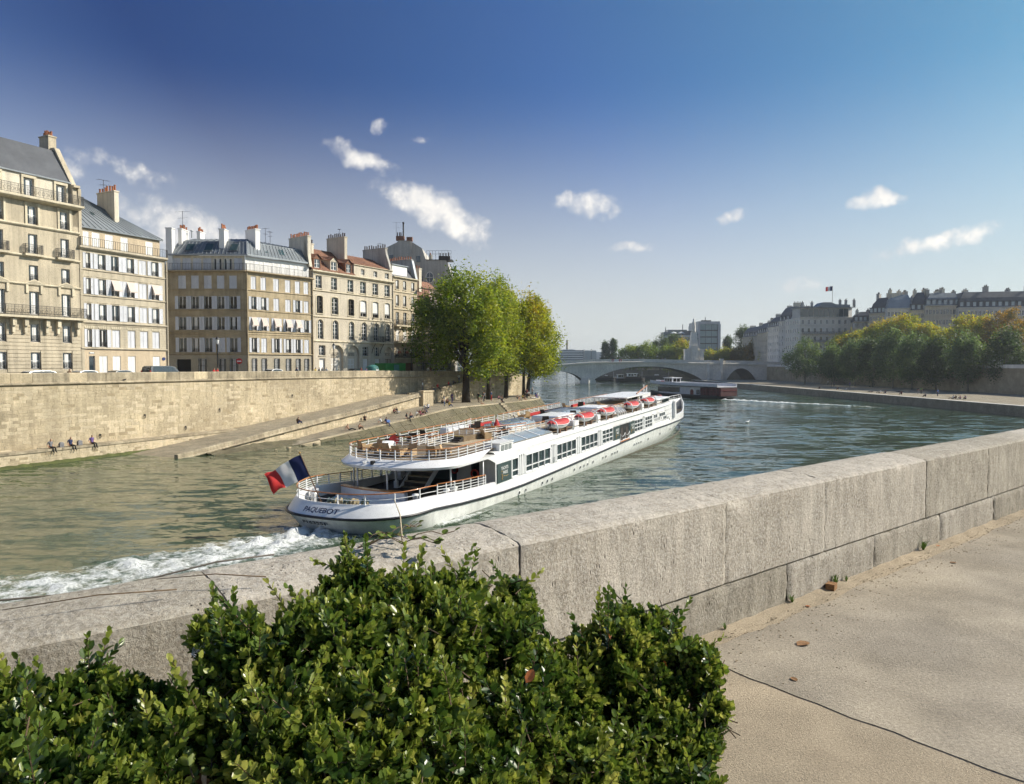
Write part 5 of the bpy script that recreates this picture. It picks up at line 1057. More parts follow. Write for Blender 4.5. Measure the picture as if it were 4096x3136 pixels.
# from the bridge towards the right edge of the picture
row_house('far_house', 'tan house with slate mansard nearest the bridge on the right bank', 742, 425, 757, 395, 14, 17.2, 'r_tan', 'slate', 6, 7, 1, 5.5, dorm=6)
row_house('far_house', 'small ochre house beside the dark evergreen, fourth from the bridge', 757, 392, 767, 372, 14, 18.0, 'r_tan', 'slate', 6, 6, 2, 5.5, dorm=5)
row_house('far_house', 'narrow white house with regular window rows behind the bridge end', 767, 366, 778, 350, 14, 20.0, 'r_cream', 'slate', 6, 5, 3, 5, dorm=5)
row_house('far_house', 'narrow grey house between the white house and the rounded cream block', 778, 348, 789, 335, 14, 22, 'r_grey', 'slate', 7, 4, 4, 6.5, dorm=3)
row_house('far_house', 'low cream house stepping up to the rounded corner block', 788, 333, 800, 312, 14, 19.5, 'r_cream', 'zinc_dark', 6, 5, 5, 6)
rt, F = row_house('rounded_apartment_block', 'big cream apartment block with glazed penthouse and a flag on its roof', 799, 300, 866, 300, 16, 21.0, 'r_cream', 'zinc_dark', 6, 11, 6, 3, flat=True, chim=0)
Wb = 67 * 300 / 709
balcony(F, 1, Wb - 1, 8.1 + 14, 1.0, 1.0); balcony(F, 1, Wb - 8, 8.1 + 10.5, .9, 1.0)
b = MB(); b.prism([(.3, .8, 29.1), (3.5, -.2, 29.1), (Wb - 8, -.2, 29.1), (Wb - 6, 1.0, 29.1), (Wb - 6, 9, 29.1), (.3, 9, 29.1)], (0, 0, 4.0)); b.build('penthouse', 'r_grey', rt)
pen = [(.3, .8), (3.5, -.2)] + [(3.5 + i*2.1, -.2) for i in range(1, 9)]
for (xa, ya), (xb, yb) in zip(pen, pen[1:]): MB().prism([(xa + .12, ya - .12 - (.02), 29.4), (xb - .12, yb - .14, 29.4), (xb - .12, yb - .14, 32.7), (xa + .12, ya - .14, 32.7)], (0, .1, 0)).build('glazing', 'glass_green', rt)
b = MB(); b.prism([(-.2, .2, 33.1), (3.4, -1.0, 33.1), (Wb - 7.6, -1.0, 33.1), (Wb - 5.4, .8, 33.1), (Wb - 5.4, 9.5, 33.1), (-.2, 9.5, 33.1)], (0, 0, .45)); b.prism([(8, 2, 33.5), (10.5, 2, 35.6), (14, 2, 35.6), (16, 2, 34.8), (22, 2, 34.6), (22, 2, 33.5)], (0, 6, 0)); b.build('roof', 'zinc_dark', rt)
for x in (2, 6, 18, 20.5, 24): chimney(F, x, x + .8, 3, 4, 33.5, 35.5 + (x > 15), 2, 'grey_plaster', int(x), pm='pot_dark')
Fs = Face(rt, 0, 16, -PI/2)
for k in range(6):
    for i in range(6): w_ = Fs.put('window', bpy.data.meshes.get('window_side') or MB().box(0, .95, -.05, .02, 0, 1.7).mesh('window_side', 'frame_white'), 1.2 + 2.5*i, 0, 8.85 + 3.5*k); link('pane', mesh_of('pane', 'side', 'glass', lambda: MB().box(.1, .85, -.07, -.051, .08, 1.62)), w_)
root = thing('roof_flag', 'small tricolour flag flying above the cream apartment block', 'flag', (*rp(831, 304), 35.5))
MB().tube([(0, 0, 0), (0, 0, 7.3)], .09, 5).build('pole', 'grey_base', root)
mat('flag_blue', (.012, .02, .085), .8, .08, 2, .05, 8, trans=.25); mat('flag_white', (.72, .72, .72), .8, .04, 2, .03, 8, trans=.3); mat('flag_red', (.55, .03, .03), .8, .06, 2, .04, 8, trans=.3)
for i, mt in enumerate(('flag_blue', 'flag_white', 'flag_red')): MB().grid(lambda u, v: (-.1 - .95*(i + u), .12*math.sin(3*(i + u)), 5.2 + 1.9*v - .12*(i + u)), 4, 3).build(('blue', 'white', 'red')[i] + '_band', mt, root)
row_house('far_house', 'low blue shuttered mansard house right of the rounded cream block', 853, 292, 871, 290, 14, 18.6, 'r_tan', 'slate', 6, 5, 7, 4.2, dorm=4, shutters=True)
row_house('far_house', 'tan house with five dormers in a tall dark slate roof', 868, 286, 888, 280, 14, 21.5, 'r_tan', 'slate', 6, 6, 8, 6.2, dorm=5)
row_house('far_house', 'house with big white end gable and pale zinc roof', 886, 278, 911, 276, 14, 23.0, 'r_cream', 'zinc', 6, 7, 9, 5.4, dorm=0, chim=3)
row_house('far_house', 'dark slate roofed house half hidden by the yellow street trees', 909, 275, 926, 273, 14, 22.0, 'r_tan', 'slate', 6, 5, 10, 7, dorm=3)
row_house('far_house', 'wide tan house with zinc roof behind the tallest yellow trees', 924, 272, 958, 270, 14, 23.5, 'r_tan', 'zinc_dark', 6, 10, 11, 5, dorm=6, chim=4)
row_house('far_house', 'last big house at the right edge with three pale dormers', 957, 268, 1060, 262, 14, 22.5, 'r_grey', 'slate', 6, 26, 12, 6, dorm=16, chim=5)
for px, w, h in ((897, 5.4, 36.0), (936, 9.5, 35.2), (953, 8, 34.5)):
    x, y = rp(px, 279); o = MB().prism([(-w/2, 0, 0), (w/2, 0, 0), (w/2, 0, h - 30), (w*.1, 0, h - 28.6), (-w/2, 0, h - 28.9)], (0, 1.2, 0)).build('gable_wall', 'chimney_plaster', None, loc=(x, y, 30), label='pale blank gable wall rising above the roofs at %s' % ('the white gabled house' if px < 900 else 'the wide tan house, left one' if px < 940 else 'the wide tan house, right one'), cat='gable')

# ================================================================ beyond the bridge
mat('steel_glass', (.085, .12, .14), .25, .15, .15, .08, 1.2, spec=.8); mat('alu', (.34, .37, .39), .4, .1, .2, .05, 2, metal=.4); mat('far_glazing', (.22, .31, .30), .3, .15, .2, .05, 1, spec=.6); mat('white_far', (.66, .68, .68), .7, .06, .1, .04, 1)
YI = 560.0; ki = YI / 709
def ix(px): return (px - 695) * ki
root = thing('glass_institute', 'grey glass and steel institute building with a cut out arch behind the bridge', 'building', ((695 - 512) * ki, YI, 0))
b = MB(); z0 = 8; zt = 9 + (365 - 321.5) * ki
b.box(ix(698), ix(719.5), 0, 30, zt - 2.2, zt); b.box(ix(697.4), ix(699.6), -.6, 30, z0, zt - 2.2); b.box(ix(717.4), ix(720), -.6, 30, z0, zt - 2.2); b.box(ix(699.6), ix(717.4), 1.2, 30, zt - 27.5, zt - 2.2, 1); b.build('tower', ['alu', 'steel_glass'], root)
for i in range(4):
    za = zt - 6.6 - 5.2*i
    for j in range(3): MB().box(ix(699.9 + 5.9*j), ix(705.3 + 5.9*j), .9, 1.19, za, za + 4.3).build('glazing', 'far_glazing', root)
    MB().box(ix(699.6), ix(717.4), .6, 1.18, za - .7, za - .1).build('floor_band', 'quay_edge', root)
b = MB(); zb = zt - 27.5; n = 12
for i in range(n):
    a, c = ix(699.6) + (ix(717.4) - ix(699.6))*i/n, ix(699.6) + (ix(717.4) - ix(699.6))*(i+1)/n; f_ = lambda x: zb - 9 + 6.5*math.sqrt(max(0, 1 - ((x - ix(708.5))/(ix(717.4) - ix(708.5)))**2)); b.quad((a, 1.0, f_(a)), (c, 1.0, f_(c)), (c, 1.0, zb + .2), (a, 1.0, zb + .2)); b.quad((a, 1.0, f_(a)), (a, 12, f_(a)), (c, 12, f_(c)), (c, 1, f_(c)))
b.build('arch_wall', 'maroon' if 'maroon' in MAT else 'quay_edge', root)
b = MB(); R0 = [(ix(666 + 30*i/14), 10 - 16*math.sin(PI*i/28), 0) for i in range(15)]; zh = 9 + (365 - 333.5) * ki; zl = 9 + (365 - 336.5)*ki
b.loft([[(x, y, z) for x, y, _ in R0] for z in (8, 9 + (365 - 338)*ki)], closed=False, cap=False); b.loft([[(x, y - .6, z) for x, y, _ in R0] for z in (9 + (365 - 337.6)*ki, 9 + (365 - 335.4)*ki)], closed=False, cap=False, mi=1); b.poly([(x, y, 9 + (365 - 336)*ki) for x, y, _ in R0] + [(ix(696), 34, 9 + (365 - 336)*ki), (ix(666), 34, 9 + (365 - 336)*ki)]); b.build('curved_wing', ['steel_glass', 'alu'], root)
b = MB(); b.box(ix(666.5), ix(671.5), 12, 24, 25, 9 + (365 - 331.5)*ki); b.box(ix(671.5), ix(691), 14, 26, 25, 9 + (365 - 329)*ki); b.box(ix(691), ix(698), 16, 26, 20, 9 + (365 - 330)*ki); b.build('roof_storey', 'steel_glass', root)
for px, h in ((669, 326.5), (686.5, 323.5), (709.5, 316)): MB().tube([(ix(px), 14, 30), (ix(px), 14, 9 + (365 - h)*ki)], .3, 5).build('mast', 'iron', root)
for px in (676, 683.5): b = MB(); b.lathe([(3.2, 0), (1.6, .9), (.1, 1.4)], 8, (ix(px), 9, 9 + (365 - 333)*ki)); b.tube([(ix(px), 9, 9 + (365 - 337)*ki), (ix(px), 9, 9 + (365 - 332.8)*ki)], .15, 5); b.build('parasol', 'white_far', root)
for i in range(5): MB().box(ix(703 + i*2), ix(704 + i*2), 4, 8, zt, zt + 1.2).build('roof_unit', 'quay_edge', root)
# striped white offices and a chimney far upstream
YF = 900.0; kf = YF / 709
root = thing('striped_office', 'long low white office building with dark window bands far upstream', 'building', ((580 - 512)*kf, YF, 0)); fx = lambda px: (px - 580)*kf
for k in range(5):
    z = 9 + (365 - 360)*kf - 2 + k*2.9; b = MB(); b.box(fx(560), fx(583.5), 0, 20, z, z + 1.5); b.build('white_band', 'white_far', root); b = MB(); b.box(fx(560.3), fx(583.2), .6, 20, z + 1.5, z + 2.9); b.build('window_band', 'steel_glass', root)
b = MB(); b.box(fx(584), fx(596), -2, 18, 6, 9 + (365 - 350.5)*kf); b.build('glass_block', 'glass_pale', root); b = MB(); b.box(fx(583.6), fx(584.4), -2.4, 18, 6, 9 + (365 - 349.8)*kf); b.box(fx(595.6), fx(602), -1, 18, 6, 9 + (365 - 352)*kf); b.box(fx(563), fx(575), 4, 16, 20, 9 + (365 - 349.4)*kf); b.build('stair_block', 'white_far', root)
b = MB(); b.lathe([(6.2, 0), (5.8, 50), (5.6, 52)], 12); b.build('factory_chimney', 'quay_edge' if 0 else 'grey_base', None, True, ((567 - 512)*1300/709, 1300, 6), label='slim grey factory chimney on the far skyline', cat='chimney')
bpy.data.objects['factory_chimney'].scale = (.32, .32, .94)
b = MB(); b.prism([(-900, 1000, -1), (60, 1000, -1), (90, 1300, -1), (900, 1300, -1), (900, 3000, -1), (-900, 3000, -1)], (0, 0, 6)); b.build('far_land', 'earth', kind='structure')
b = MB(); b.prism([((600 - 512)*.9, 640, -1), ((640 - 512)*.75, 500, -1), ((720 - 512)*.62, 420, -1), (400, 420, -1), (400, 1000, -1), ((600 - 512)*1.3, 1000, -1)], (0, 0, 7)); b.build('far_bank', 'earth', kind='structure')
rr = random.Random(77)
for px, w, h, mt, lab in ((549, 26, 16, 'r_grey', 'grey block on the far skyline behind the last bank tree'), (599, 10, 15, 'white_far', 'white block on the far skyline right of the striped office'), (606, 12, 11, 'r_cream', 'cream block on the far skyline behind the slim poplars'), (618, 20, 12, 'r_grey', 'low grey block on the far skyline right of the poplars')):
    root = thing('skyline_block', lab, 'building', ((px - 512) * 1150 / 709, 1150, 5), 0, 'blocks on the far skyline'); MB().box(-w/2, w/2, 0, 12, 0, h).build('wall', mt, root); MB().box(-w/2 - .3, w/2 + .3, -.3, 12, h, h + 1.2).build('roof', 'zinc_dark', root)
    for k in range(3): MB().box(-w/2 + 1, w/2 - 1, -.2, -.01, 2.5 + 3.4*k, 4.3 + 3.4*k).build('window_band', 'steel_glass', root)
# ================================================================ trees
def leaf_mat(name, cols, trans=.48, rough=.55):
    """leaf colour runs through cols with the 'tint' each leaf carries"""
    m = bpy.data.materials.new(name); m.use_nodes = True; MAT[name] = m; N, L = nodes_of(m.node_tree)
    out = N('ShaderNodeOutputMaterial'); p = N('ShaderNodeBsdfPrincipled', i={'Roughness': rough, 'Specular IOR Level': .35}); at = N('ShaderNodeAttribute', attribute_name='tint')
    rp_ = N('ShaderNodeValToRGB'); L(at.outputs['Fac'], rp_.inputs[0]); el = rp_.color_ramp.elements
    for i, c in enumerate(cols):
        e = el[i] if i < 2 else el.new(1.0)
        e.position = i / (len(cols) - 1); e.color = (*c, 1)
    L(rp_.outputs[0], p.inputs['Base Color']); tr = N('ShaderNodeBsdfTranslucent'); hs = N('ShaderNodeHueSaturation', i={'Saturation': 1.05, 'Value': 1.5}); L(rp_.outputs[0], hs.inputs['Color']); L(hs.outputs[0], tr.inputs[0])
    ms = N('ShaderNodeMixShader'); ms.inputs[0].default_value = trans; L(p.outputs[0], ms.inputs[1]); L(tr.outputs[0], ms.inputs[2]); L(ms.outputs[0], out.inputs[0])
leaf_mat('leaf_green', [(.05, .085, .012), (.115, .175, .02), (.21, .275, .028), (.33, .34, .04)])
leaf_mat('leaf_yellow', [(.10, .145, .015), (.23, .275, .024), (.37, .37, .03), (.46, .32, .028)])
leaf_mat('leaf_dark', [(.028, .05, .014), (.05, .085, .022), (.08, .12, .03), (.12, .16, .035)], .42)
leaf_mat('leaf_willow', [(.05, .085, .03), (.085, .135, .045), (.13, .185, .055), (.19, .235, .06)], .5)
leaf_mat('leaf_rust', [(.08, .085, .014), (.17, .15, .02), (.27, .18, .025), (.34, .18, .025)])
mat('bark', (.05, .042, .032), .9, .25, 1.5, .2, 8, .5, 10, .2); mat('bark_pale', (.17, .15, .11), .9, .2, 1.0, .2, 6, .3, 8, .2)
def leaf_mesh(name, cen, size, rng, mats, tint, up=.5, asp=.62):
    n = len(cen); a = rng.normal(size=(n, 3)); a[:, 2] = np.abs(a[:, 2]) * .8 + up; a /= np.linalg.norm(a, axis=1)[:, None]
    t = rng.normal(size=(n, 3)); t -= a * (t * a).sum(1)[:, None]; t /= np.linalg.norm(t, axis=1)[:, None]; bt = np.cross(a, t)
    s = (size * rng.uniform(.6, 1.35, n))[:, None]
    v = np.empty((n, 4, 3)); v[:, 0] = cen - t * s; v[:, 1] = cen - bt * s * asp + a * s * .12; v[:, 2] = cen + t * s; v[:, 3] = cen + bt * s * asp + a * s * .12
    me = bpy.data.meshes.new(name); me.vertices.add(4 * n); me.vertices.foreach_set('co', v.reshape(-1)); me.loops.add(4 * n); me.loops.foreach_set('vertex_index', np.arange(4 * n, dtype=np.int32))
    me.polygons.add(n); me.polygons.foreach_set('loop_start', np.arange(0, 4 * n, 4, dtype=np.int32)); me.update(calc_edges=True)
    at = me.attributes.new('tint', 'FLOAT', 'POINT'); at.data.foreach_set('value', np.repeat(np.clip(tint, 0, 1), 4)); me.materials.append(MAT[mats]); return me
def tree(name, label, base, blobs, mats, n, size, seed, trunk_r=.3, group=None, spiky=0, tint0=.45, tsp=.22, clump=1.0, lean=(0, 0), bark='bark', ncl=None, tgrad=None, cat='tree', limbs=9):
    """base: foot of the trunk; blobs: crown bodies (x, y, z, rx, ry, rz) relative to it"""
    rng = np.random.default_rng(seed); rnd = random.Random(seed); root = thing(name, label, cat, base, 0, group)
    vol = np.array([b[3] * b[4] * b[5] for b in blobs]); vol = vol / vol.sum(); ncl = ncl or max(30, n // 75); cc = []
    for bl, f in zip(blobs, vol):
        k = max(3, int(ncl * f)); d = rng.normal(size=(k, 3)); d /= np.linalg.norm(d, axis=1)[:, None]; rr_ = rng.uniform(.25, 1, k) ** .45
        cc.append(np.array(bl[:3]) + d * rr_[:, None] * np.array(bl[3:]))
    cc = np.concatenate(cc); idx = rng.integers(0, len(cc), n); cs = clump * rng.uniform(.55, 1.25, len(cc))
    sp = np.array([1, 1, .8 + spiky]); pos = cc[idx] + rng.normal(size=(n, 3)) * cs[idx][:, None] * sp
    ct = rng.normal(size=len(cc)) * tsp * .8 + tint0
    if tgrad is not None: ct += (cc - cc.mean(0)) @ np.array(tgrad)
    tint = ct[idx] + rng.normal(size=n) * tsp * .6
    link('crown', leaf_mesh('crown', pos, size, rng, mats, tint), root, kind=None)
    b = MB(); low = min(bl[2] - bl[5] for bl in blobs); top = max(bl[2] + bl[5] * .6 for bl in blobs); c0 = np.mean([bl[:2] for bl in blobs], 0)
    fork = max(low + .8, top * .22); P = [(0, 0, -.3), (lean[0]*.3, lean[1]*.3, fork*.5), (lean[0], lean[1], fork), (lean[0]*.6 + c0[0]*.6, lean[1]*.6 + c0[1]*.6, (fork + top)*.55), (c0[0], c0[1], top)]
    b.tube(P, [trunk_r*1.35, trunk_r, trunk_r*.85, trunk_r*.5, trunk_r*.1], 9)
    far = cc[np.argsort(rng.random(len(cc)))[:limbs]]
    for q in far:
        z = fork + (max(q[2], fork + 1) - fork) * rnd.uniform(.0, .35); t = (z - fork) / max(1, top - fork); st = Vector((lean[0] + (c0[0] - lean[0])*t, lean[1] + (c0[1] - lean[1])*t, z)); en = Vector(q); md = st.lerp(en, .5) + Vector((rnd.uniform(-.4, .4), rnd.uniform(-.4, .4), rnd.uniform(0, .8)))
        b.tube([st, md, en], [trunk_r*.42, trunk_r*.25, trunk_r*.06], 6)
    b.build('trunk', bark, root, True); return root
# the row of bank trees on the island's lower quay
def lt(x, y): return lw(x, y, 2.45)
G1 = 'trees in a row on the lower quay of the island'
tree('bank_tree', 'largest green tree of the lower quay row, left of the others with the thickest trunk', lt(67, -6), [(-.5, 0, 15.5, 7.0, 6.5, 7.6), (-5.0, 0, 11.5, 5.4, 5.0, 5.6), (-4.5, 0, 15.5, 4.6, 4, 4.2), (1.5, 1, 9.0, 5.0, 5, 4.4), (2.0, 0, 18.0, 4.2, 4.5, 4.2), (-2.5, 0, 17.6, 2.6, 3, 3.4), (4.2, -1, 13, 3.6, 4, 5)], 'leaf_green', 34000, .22, 5, .62, G1, .5, .58, .22, .8, ncl=230, tgrad=(.03, 0, .012), limbs=16)
tree('bank_tree', 'second tree of the lower quay row with yellow green leaves behind the biggest one', lt(77.7, -5), [(.5, 0, 14, 5, 5, 8), (2, 0, 19, 3.4, 4, 4.2), (1, 0, 9, 5, 5, 4)], 'leaf_green', 19000, .21, 6, .4, G1, .6, .72, .2, .8, ncl=140, tgrad=(.02, 0, .0))
tree('bank_tree', 'third tree of the lower quay row, bright lime green with a leaning dark trunk', lt(85.4, -5), [(1, 0, 12.5, 4.8, 5, 6.8), (1.2, 0, 17.8, 3.2, 4, 4.0), (0, 0, 8.2, 4.6, 4.4, 3.2)], 'leaf_yellow', 19000, .21, 7, .36, G1, .5, .38, .2, .75, ncl=130, tgrad=(.0, 0, .018))
tree('bank_tree', 'fourth tree of the lower quay row, olive and rust tinted crown, thin double trunk', lt(89.2, -7.1), [(1.0, 0, 13, 4.2, 4.5, 6.2), (1.4, 0, 17, 2.8, 3.5, 3.6), (1.5, 0, 8.5, 4, 4, 3)], 'leaf_yellow', 16000, .21, 8, .3, G1, .4, .52, .22, .75, ncl=120, tgrad=(0, 0, .02))
tree('bank_tree', 'last tree of the lower quay row, rounded lime and orange crown beside the bridge', lt(94.3, -5.7), [(2.4, 0, 11.5, 4.6, 5, 6.6), (1.4, 0, 15.6, 3.4, 4, 4.2), (3.0, 0, 7.6, 4.0, 4.5, 3.6)], 'leaf_yellow', 19000, .21, 9, .38, G1, .4, .45, .2, .75, ncl=130, tgrad=(-.02, 0, .025), lean=(.5, 0))
# right bank: willowy trees on the quay, yellowing trees up on the street
def rt_(px, Y, z): return ((px - 512) / 709 * Y, Y, z)
G2 = 'green trees on the right bank quay'
for i, (px, Y, ty, rpx, mt, lab) in enumerate([(805, 268, 341, 22, 'leaf_willow', 'round green tree on the quay nearest to the bridge stairs'), (834, 252, 345, 14, 'leaf_willow', 'small upright green quay tree, second from the bridge'), (855, 240, 338, 15, 'leaf_willow', 'dense green quay tree, third from the bridge'), (873, 230, 334, 15, 'leaf_dark', 'dark green quay tree, fourth from the bridge'), (893, 220, 330, 17, 'leaf_willow', 'tall grey green quay tree, fifth from the bridge'), (912, 209, 333, 17, 'leaf_willow', 'tall green quay tree with pale sunlit flank, sixth from the bridge'), (936, 200, 337, 15, 'leaf_dark', 'dark upright quay tree near the right edge'), (968, 190, 334, 18, 'leaf_willow', 'broad green quay tree at the right edge'), (1005, 182, 330, 18, 'leaf_dark', 'outermost dark quay tree at the far right')]):
    k = Y / 709; z1 = 9 + (365 - ty) * k - 1.78; r = rpx * k; h0 = 3.0 if i else 3.6
    tree('quay_tree', lab, rt_(px, Y, 1.75), [(0, 0, h0 + (z1 - h0)*.42, r, r, (z1 - h0)*.44), (0, 0, h0 + (z1 - h0)*.74, r*.62, r*.62, (z1 - h0)*.27)], mt, 11000, .26, 40 + i, .22, G2, .5, .45, .22, .8, bark='bark_pale', ncl=120, tgrad=(.02, 0, .02))
G3 = 'yellowing trees along the right bank street'
for i, (px, Y, ty, rpx, lab) in enumerate([(842, 276, 333, 13, 'small yellow green street tree right of the cream apartment block'), (860, 272, 329, 15, 'yellow crowned street tree below the blue shuttered house'), (880, 262, 317, 19, 'tall yellow street tree below the house with five dormers'), (902, 258, 312, 19, 'tallest yellow street tree in the middle of the right bank row'), (922, 252, 322, 17, 'yellow olive street tree right of the tallest one'), (945, 246, 328, 15, 'low olive street tree near the right edge'), (968, 236, 312, 22, 'big rust and olive street tree at the right edge'), (1004, 228, 306, 24, 'outermost big rust coloured street tree')]):
    k = Y / 709; z1 = 9 + (365 - ty) * k - 8.1; r = rpx * k
    tree('street_tree', lab, rt_(px, Y, 8.1), [(0, 0, z1*.55, r, r, z1*.34), (r*.2, 0, z1*.76, r*.72, r*.7, z1*.22), (-r*.5, 0, z1*.5, r*.7, r*.6, z1*.25)], 'leaf_rust' if i >= 7 else 'leaf_yellow', 12000, .28, 60 + i, .3, G3, .1, .52, .25, .95, ncl=110, tgrad=(0, 0, .035))
# upstream of the bridge
G4 = 'trees beyond the bridge'
for i, (px, Y, ty, rpx, mt, lab) in enumerate([(605, 520, 340, 4.2, 'leaf_dark', 'left one of two slim dark poplars beyond the bridge'), (613, 520, 337, 3.4, 'leaf_dark', 'right one of two slim dark poplars beyond the bridge'), (630, 455, 346, 13, 'leaf_green', 'green tree just right of the poplars beyond the bridge'), (646, 450, 341, 14, 'leaf_green', 'second green tree right of the poplars beyond the bridge'), (660, 460, 336, 13, 'leaf_dark', 'dark green tree in front of the glass institute wing'), (673, 470, 333, 11, 'leaf_dark', 'deep green tree close to the curved glass wing'), (682, 440, 339, 13, 'leaf_yellow', 'bright yellow green willow just left of the statue pylon'), (669, 445, 345, 9, 'leaf_green', 'lower green tree between the dark tree and the willow'), (712, 430, 352, 8, 'leaf_yellow', 'yellow tree just right of the statue pylon'), (724, 425, 350, 8, 'leaf_yellow', 'second yellow tree right of the statue pylon'), (727, 470, 334, 3.2, 'leaf_dark', 'slim grey poplar right of the glass institute'), (745, 440, 324, 12, 'leaf_dark', 'big dark evergreen tree right of the glass institute'), (739, 420, 349, 9, 'leaf_rust', 'rusty tree below the big evergreen'), (754, 405, 342, 10, 'leaf_rust', 'orange green tree at the bridge end by the white house'), (768, 385, 349, 6, 'leaf_yellow', 'little yellow tree before the narrow white house'), (555, 900, 356, 5, 'leaf_dark', 'distant hazy tree seen through the left bridge gap'), (548, 880, 354, 6, 'leaf_dark', 'distant hazy tree behind the last bank tree')]):
    k = Y / 709; bz = 6 if px < 700 else 8; z1 = 9 + (365 - ty) * k - bz; r = rpx * k
    tree('far_tree', lab, rt_(px, Y, bz), [(0, 0, z1*.5, r, r, z1*.42), (0, 0, z1*.75, r*.65, r*.65, z1*.24)], mt, 8000, .40 if Y < 600 else .7, 90 + i, .3, G4, .3, .5, .24, 1.25 if rpx > 5 else .8, ncl=60, tgrad=(0, 0, .02), limbs=5)
# ================================================================ the passenger ship (local frame: x forward, y to port, z up)
mat('ship_white', (.82, .82, .81), .3, .04, .5, .03, 5, spec=.5, coat=.1, streak=.05)
mat('ship_lower', (.70, .71, .68), .45, .08, .5, .05, 4, streak=.15)
mat('ship_black', (.012, .013, .016), .35, .1, 1, 0); mat('boot', (.10, .085, .06), .7, .2, .8, .1, 5)
mat('deck_brown', (.20, .145, .085), .8, .12, .8, .08, 8); mat('deck_dark', (.05, .04, .034), .8, .15, 1, .1, 8)
mat('deck_pale', (.42, .34, .23), .8, .1, 1, .08, 8); mat('varnish', (.46, .17, .045), .32, .15, 1.5, .12, 9, spec=.5, coat=.3)
mat('ship_panel', (.045, .07, .068), .4, .08, 1, 0); mat('letter_navy', (.03, .04, .10), .5, 0, 1, 0); mat('letter_white', (.75, .76, .74), .5, 0, 1, 0); mat('letter_gold', (.45, .28, .08), .5, 0, 1, 0)
mat('lifeboat_red', (.50, .045, .04), .6, .1, 1.5, .06, 8); mat('wicker', (.46, .32, .175), .8, .15, 4, .2, 30); mat('wicker_dark', (.03, .026, .024), .7, .2, 4, .2, 30)
mat('ship_window', (.022, .036, .036), .05, .3, .5, 0, spec=.9); mat('rope', (.35, .29, .18), .9, .15, 3, .15, 20)
TRIM = .0262
SHIP = thing('passenger_ship', 'long white passenger ship with five red lifeboats heading upstream', 'ship', (-7.214, 43.933, -.131), math.atan2(.891, .454)); SHIP.rotation_euler = (0, -TRIM, math.atan2(.891, .454))
bpy.context.view_layer.update(); SM = Matrix.Translation(SHIP.location) @ SHIP.rotation_euler.to_matrix().to_4x4()
def tt(t): return t if t > .6 else .6 + (t - .6) * .79      # the keel line lies a little to starboard of the frame's axis
def B(s, t, z): return (s, -t if s == 0 and z == 0 else -tt(t), z)      # (0, t, 0) is an offset, not a place
def half(s, b=4.8, bow=73.0, pw=2.3):
    return b if s < 42 else b * max(0, 1 - ((s - 42) / (bow - 42)) ** pw)
def outline(b=4.8, sc=-7.45, a=4.5, bow=73.0, pw=2.3, n=2.6, nb=26, nm=16, ns=18):
    """starboard half from the bow to the stern centre, then port back to the bow"""
    p = []
    for i in range(nb): k = (i / nb) ** .8; s = bow - (bow - 42) * k; p.append((s, half(s, b, bow, pw)))
    for i in range(nm): p.append((42 - (42 - (sc + a)) * i / nm, b))
    for i in range(ns + 1): th = PI/2 * i / ns; p.append((sc + a - a * math.sin(th) ** (2/n), b * math.cos(th) ** (2/n)))
    return p + [(s, -t) for s, t in p[-2:0:-1]]
ZR = [(-7.5, 1.3), (-3, 1.22), (1, .85), (7, .58), (17, .66), (31, .86), (42, .95), (52, .72), (64, .2), (73, .1)]
ZBW = [(-7.5, 1.92), (-4, 1.95), (-2, 1.8), (0, 1.62), (4.2, 1.40), (51, 1.40), (52, 1.5), (60, 1.32), (62, 1.4), (63.2, 1.85), (66, 1.95), (73, 2.2)]
zr = lambda s: lerp_table(ZR, s); zb = lambda s: lerp_table(ZBW, s)
O_r = outline(); O_b = outline(4.72, -6.75, 4.4, 73.2, 2.4); O_w = outline(4.62, -6.0, 5.4, 70.5, 2.0, 2.3); O_k = outline(3.2, 1.0, 7, 66, 1.8, 2.0)
def mixo(A, Bq, k): return [(a[0]+(c[0]-a[0])*k, a[1]+(c[1]-a[1])*k) for a, c in zip(A, Bq)]
m = MB(); rings = [[B(s, t, -2.6) for s, t in O_k], [B(s, t, -.9) for s, t in mixo(O_k, O_w, .75)]]
for k in (.0, .35, .7, 1.0): rings.append([B(s, t, -.35 + (zr(s0) + .30) * (1 - (1 - k) ** 1.15)) for (s, t), (s0, _) in zip(mixo(O_w, O_r, k ** .7), O_r)])
m.loft(rings, cap=False); h = m.build('lower_hull', 'ship_lower', SHIP, True)
m = MB(); rings = [[B(s, t, zr(s) - .04) for s, t in O_r]]
for k in (.25, .55, .8, 1.0): rings.append([B(s, t, zr(s0) + (zb(s0) - zr(s0)) * k) for (s, t), (s0, _) in zip(mixo(O_r, O_b, k), O_r)])
rings.append([B(s * 1.0, t * .985, zb(s0) + .015) for (s, t), (s0, _) in zip(O_b, O_r)]); rings.append([B(s + (.1 if s < 0 else 0), t * .955, zb(s0)) for (s, t), (s0, _) in zip(O_b, O_r)]); rings.append([B(s + (.1 if s < 0 else 0), t * .955, zb(s0) - .7) for (s, t), (s0, _) in zip(O_b, O_r)])
m.loft(rings, cap=False); shade(m.build('bulwark', 'ship_white', SHIP), 50)
m = MB(); m.tube([B(s, t * 1.008 + (0), zr(s)) if s > -6 else B(s - .02, t * 1.006, zr(s)) for s, t in O_r], .075, 6, closed=True); m.build('rubbing_strake', 'ship_black', SHIP, True)
# a dark waterline band that shows along the side forward
m = MB(); n = 60; R_ = []
for i in range(n + 1):
    s = 22 + 49 * i / n; hw = half(s, 4.66, 71.2, 2.05) + .03; zt = lerp_table([(22, -.45), (40, -.78), (60, -1.25), (72, -1.55)], s); R_.append([B(s, hw, zt - .9), B(s, hw + .01, zt)])
m.loft(R_, closed=False, cap=False); m.build('boot_topping', 'boot', SHIP, True)
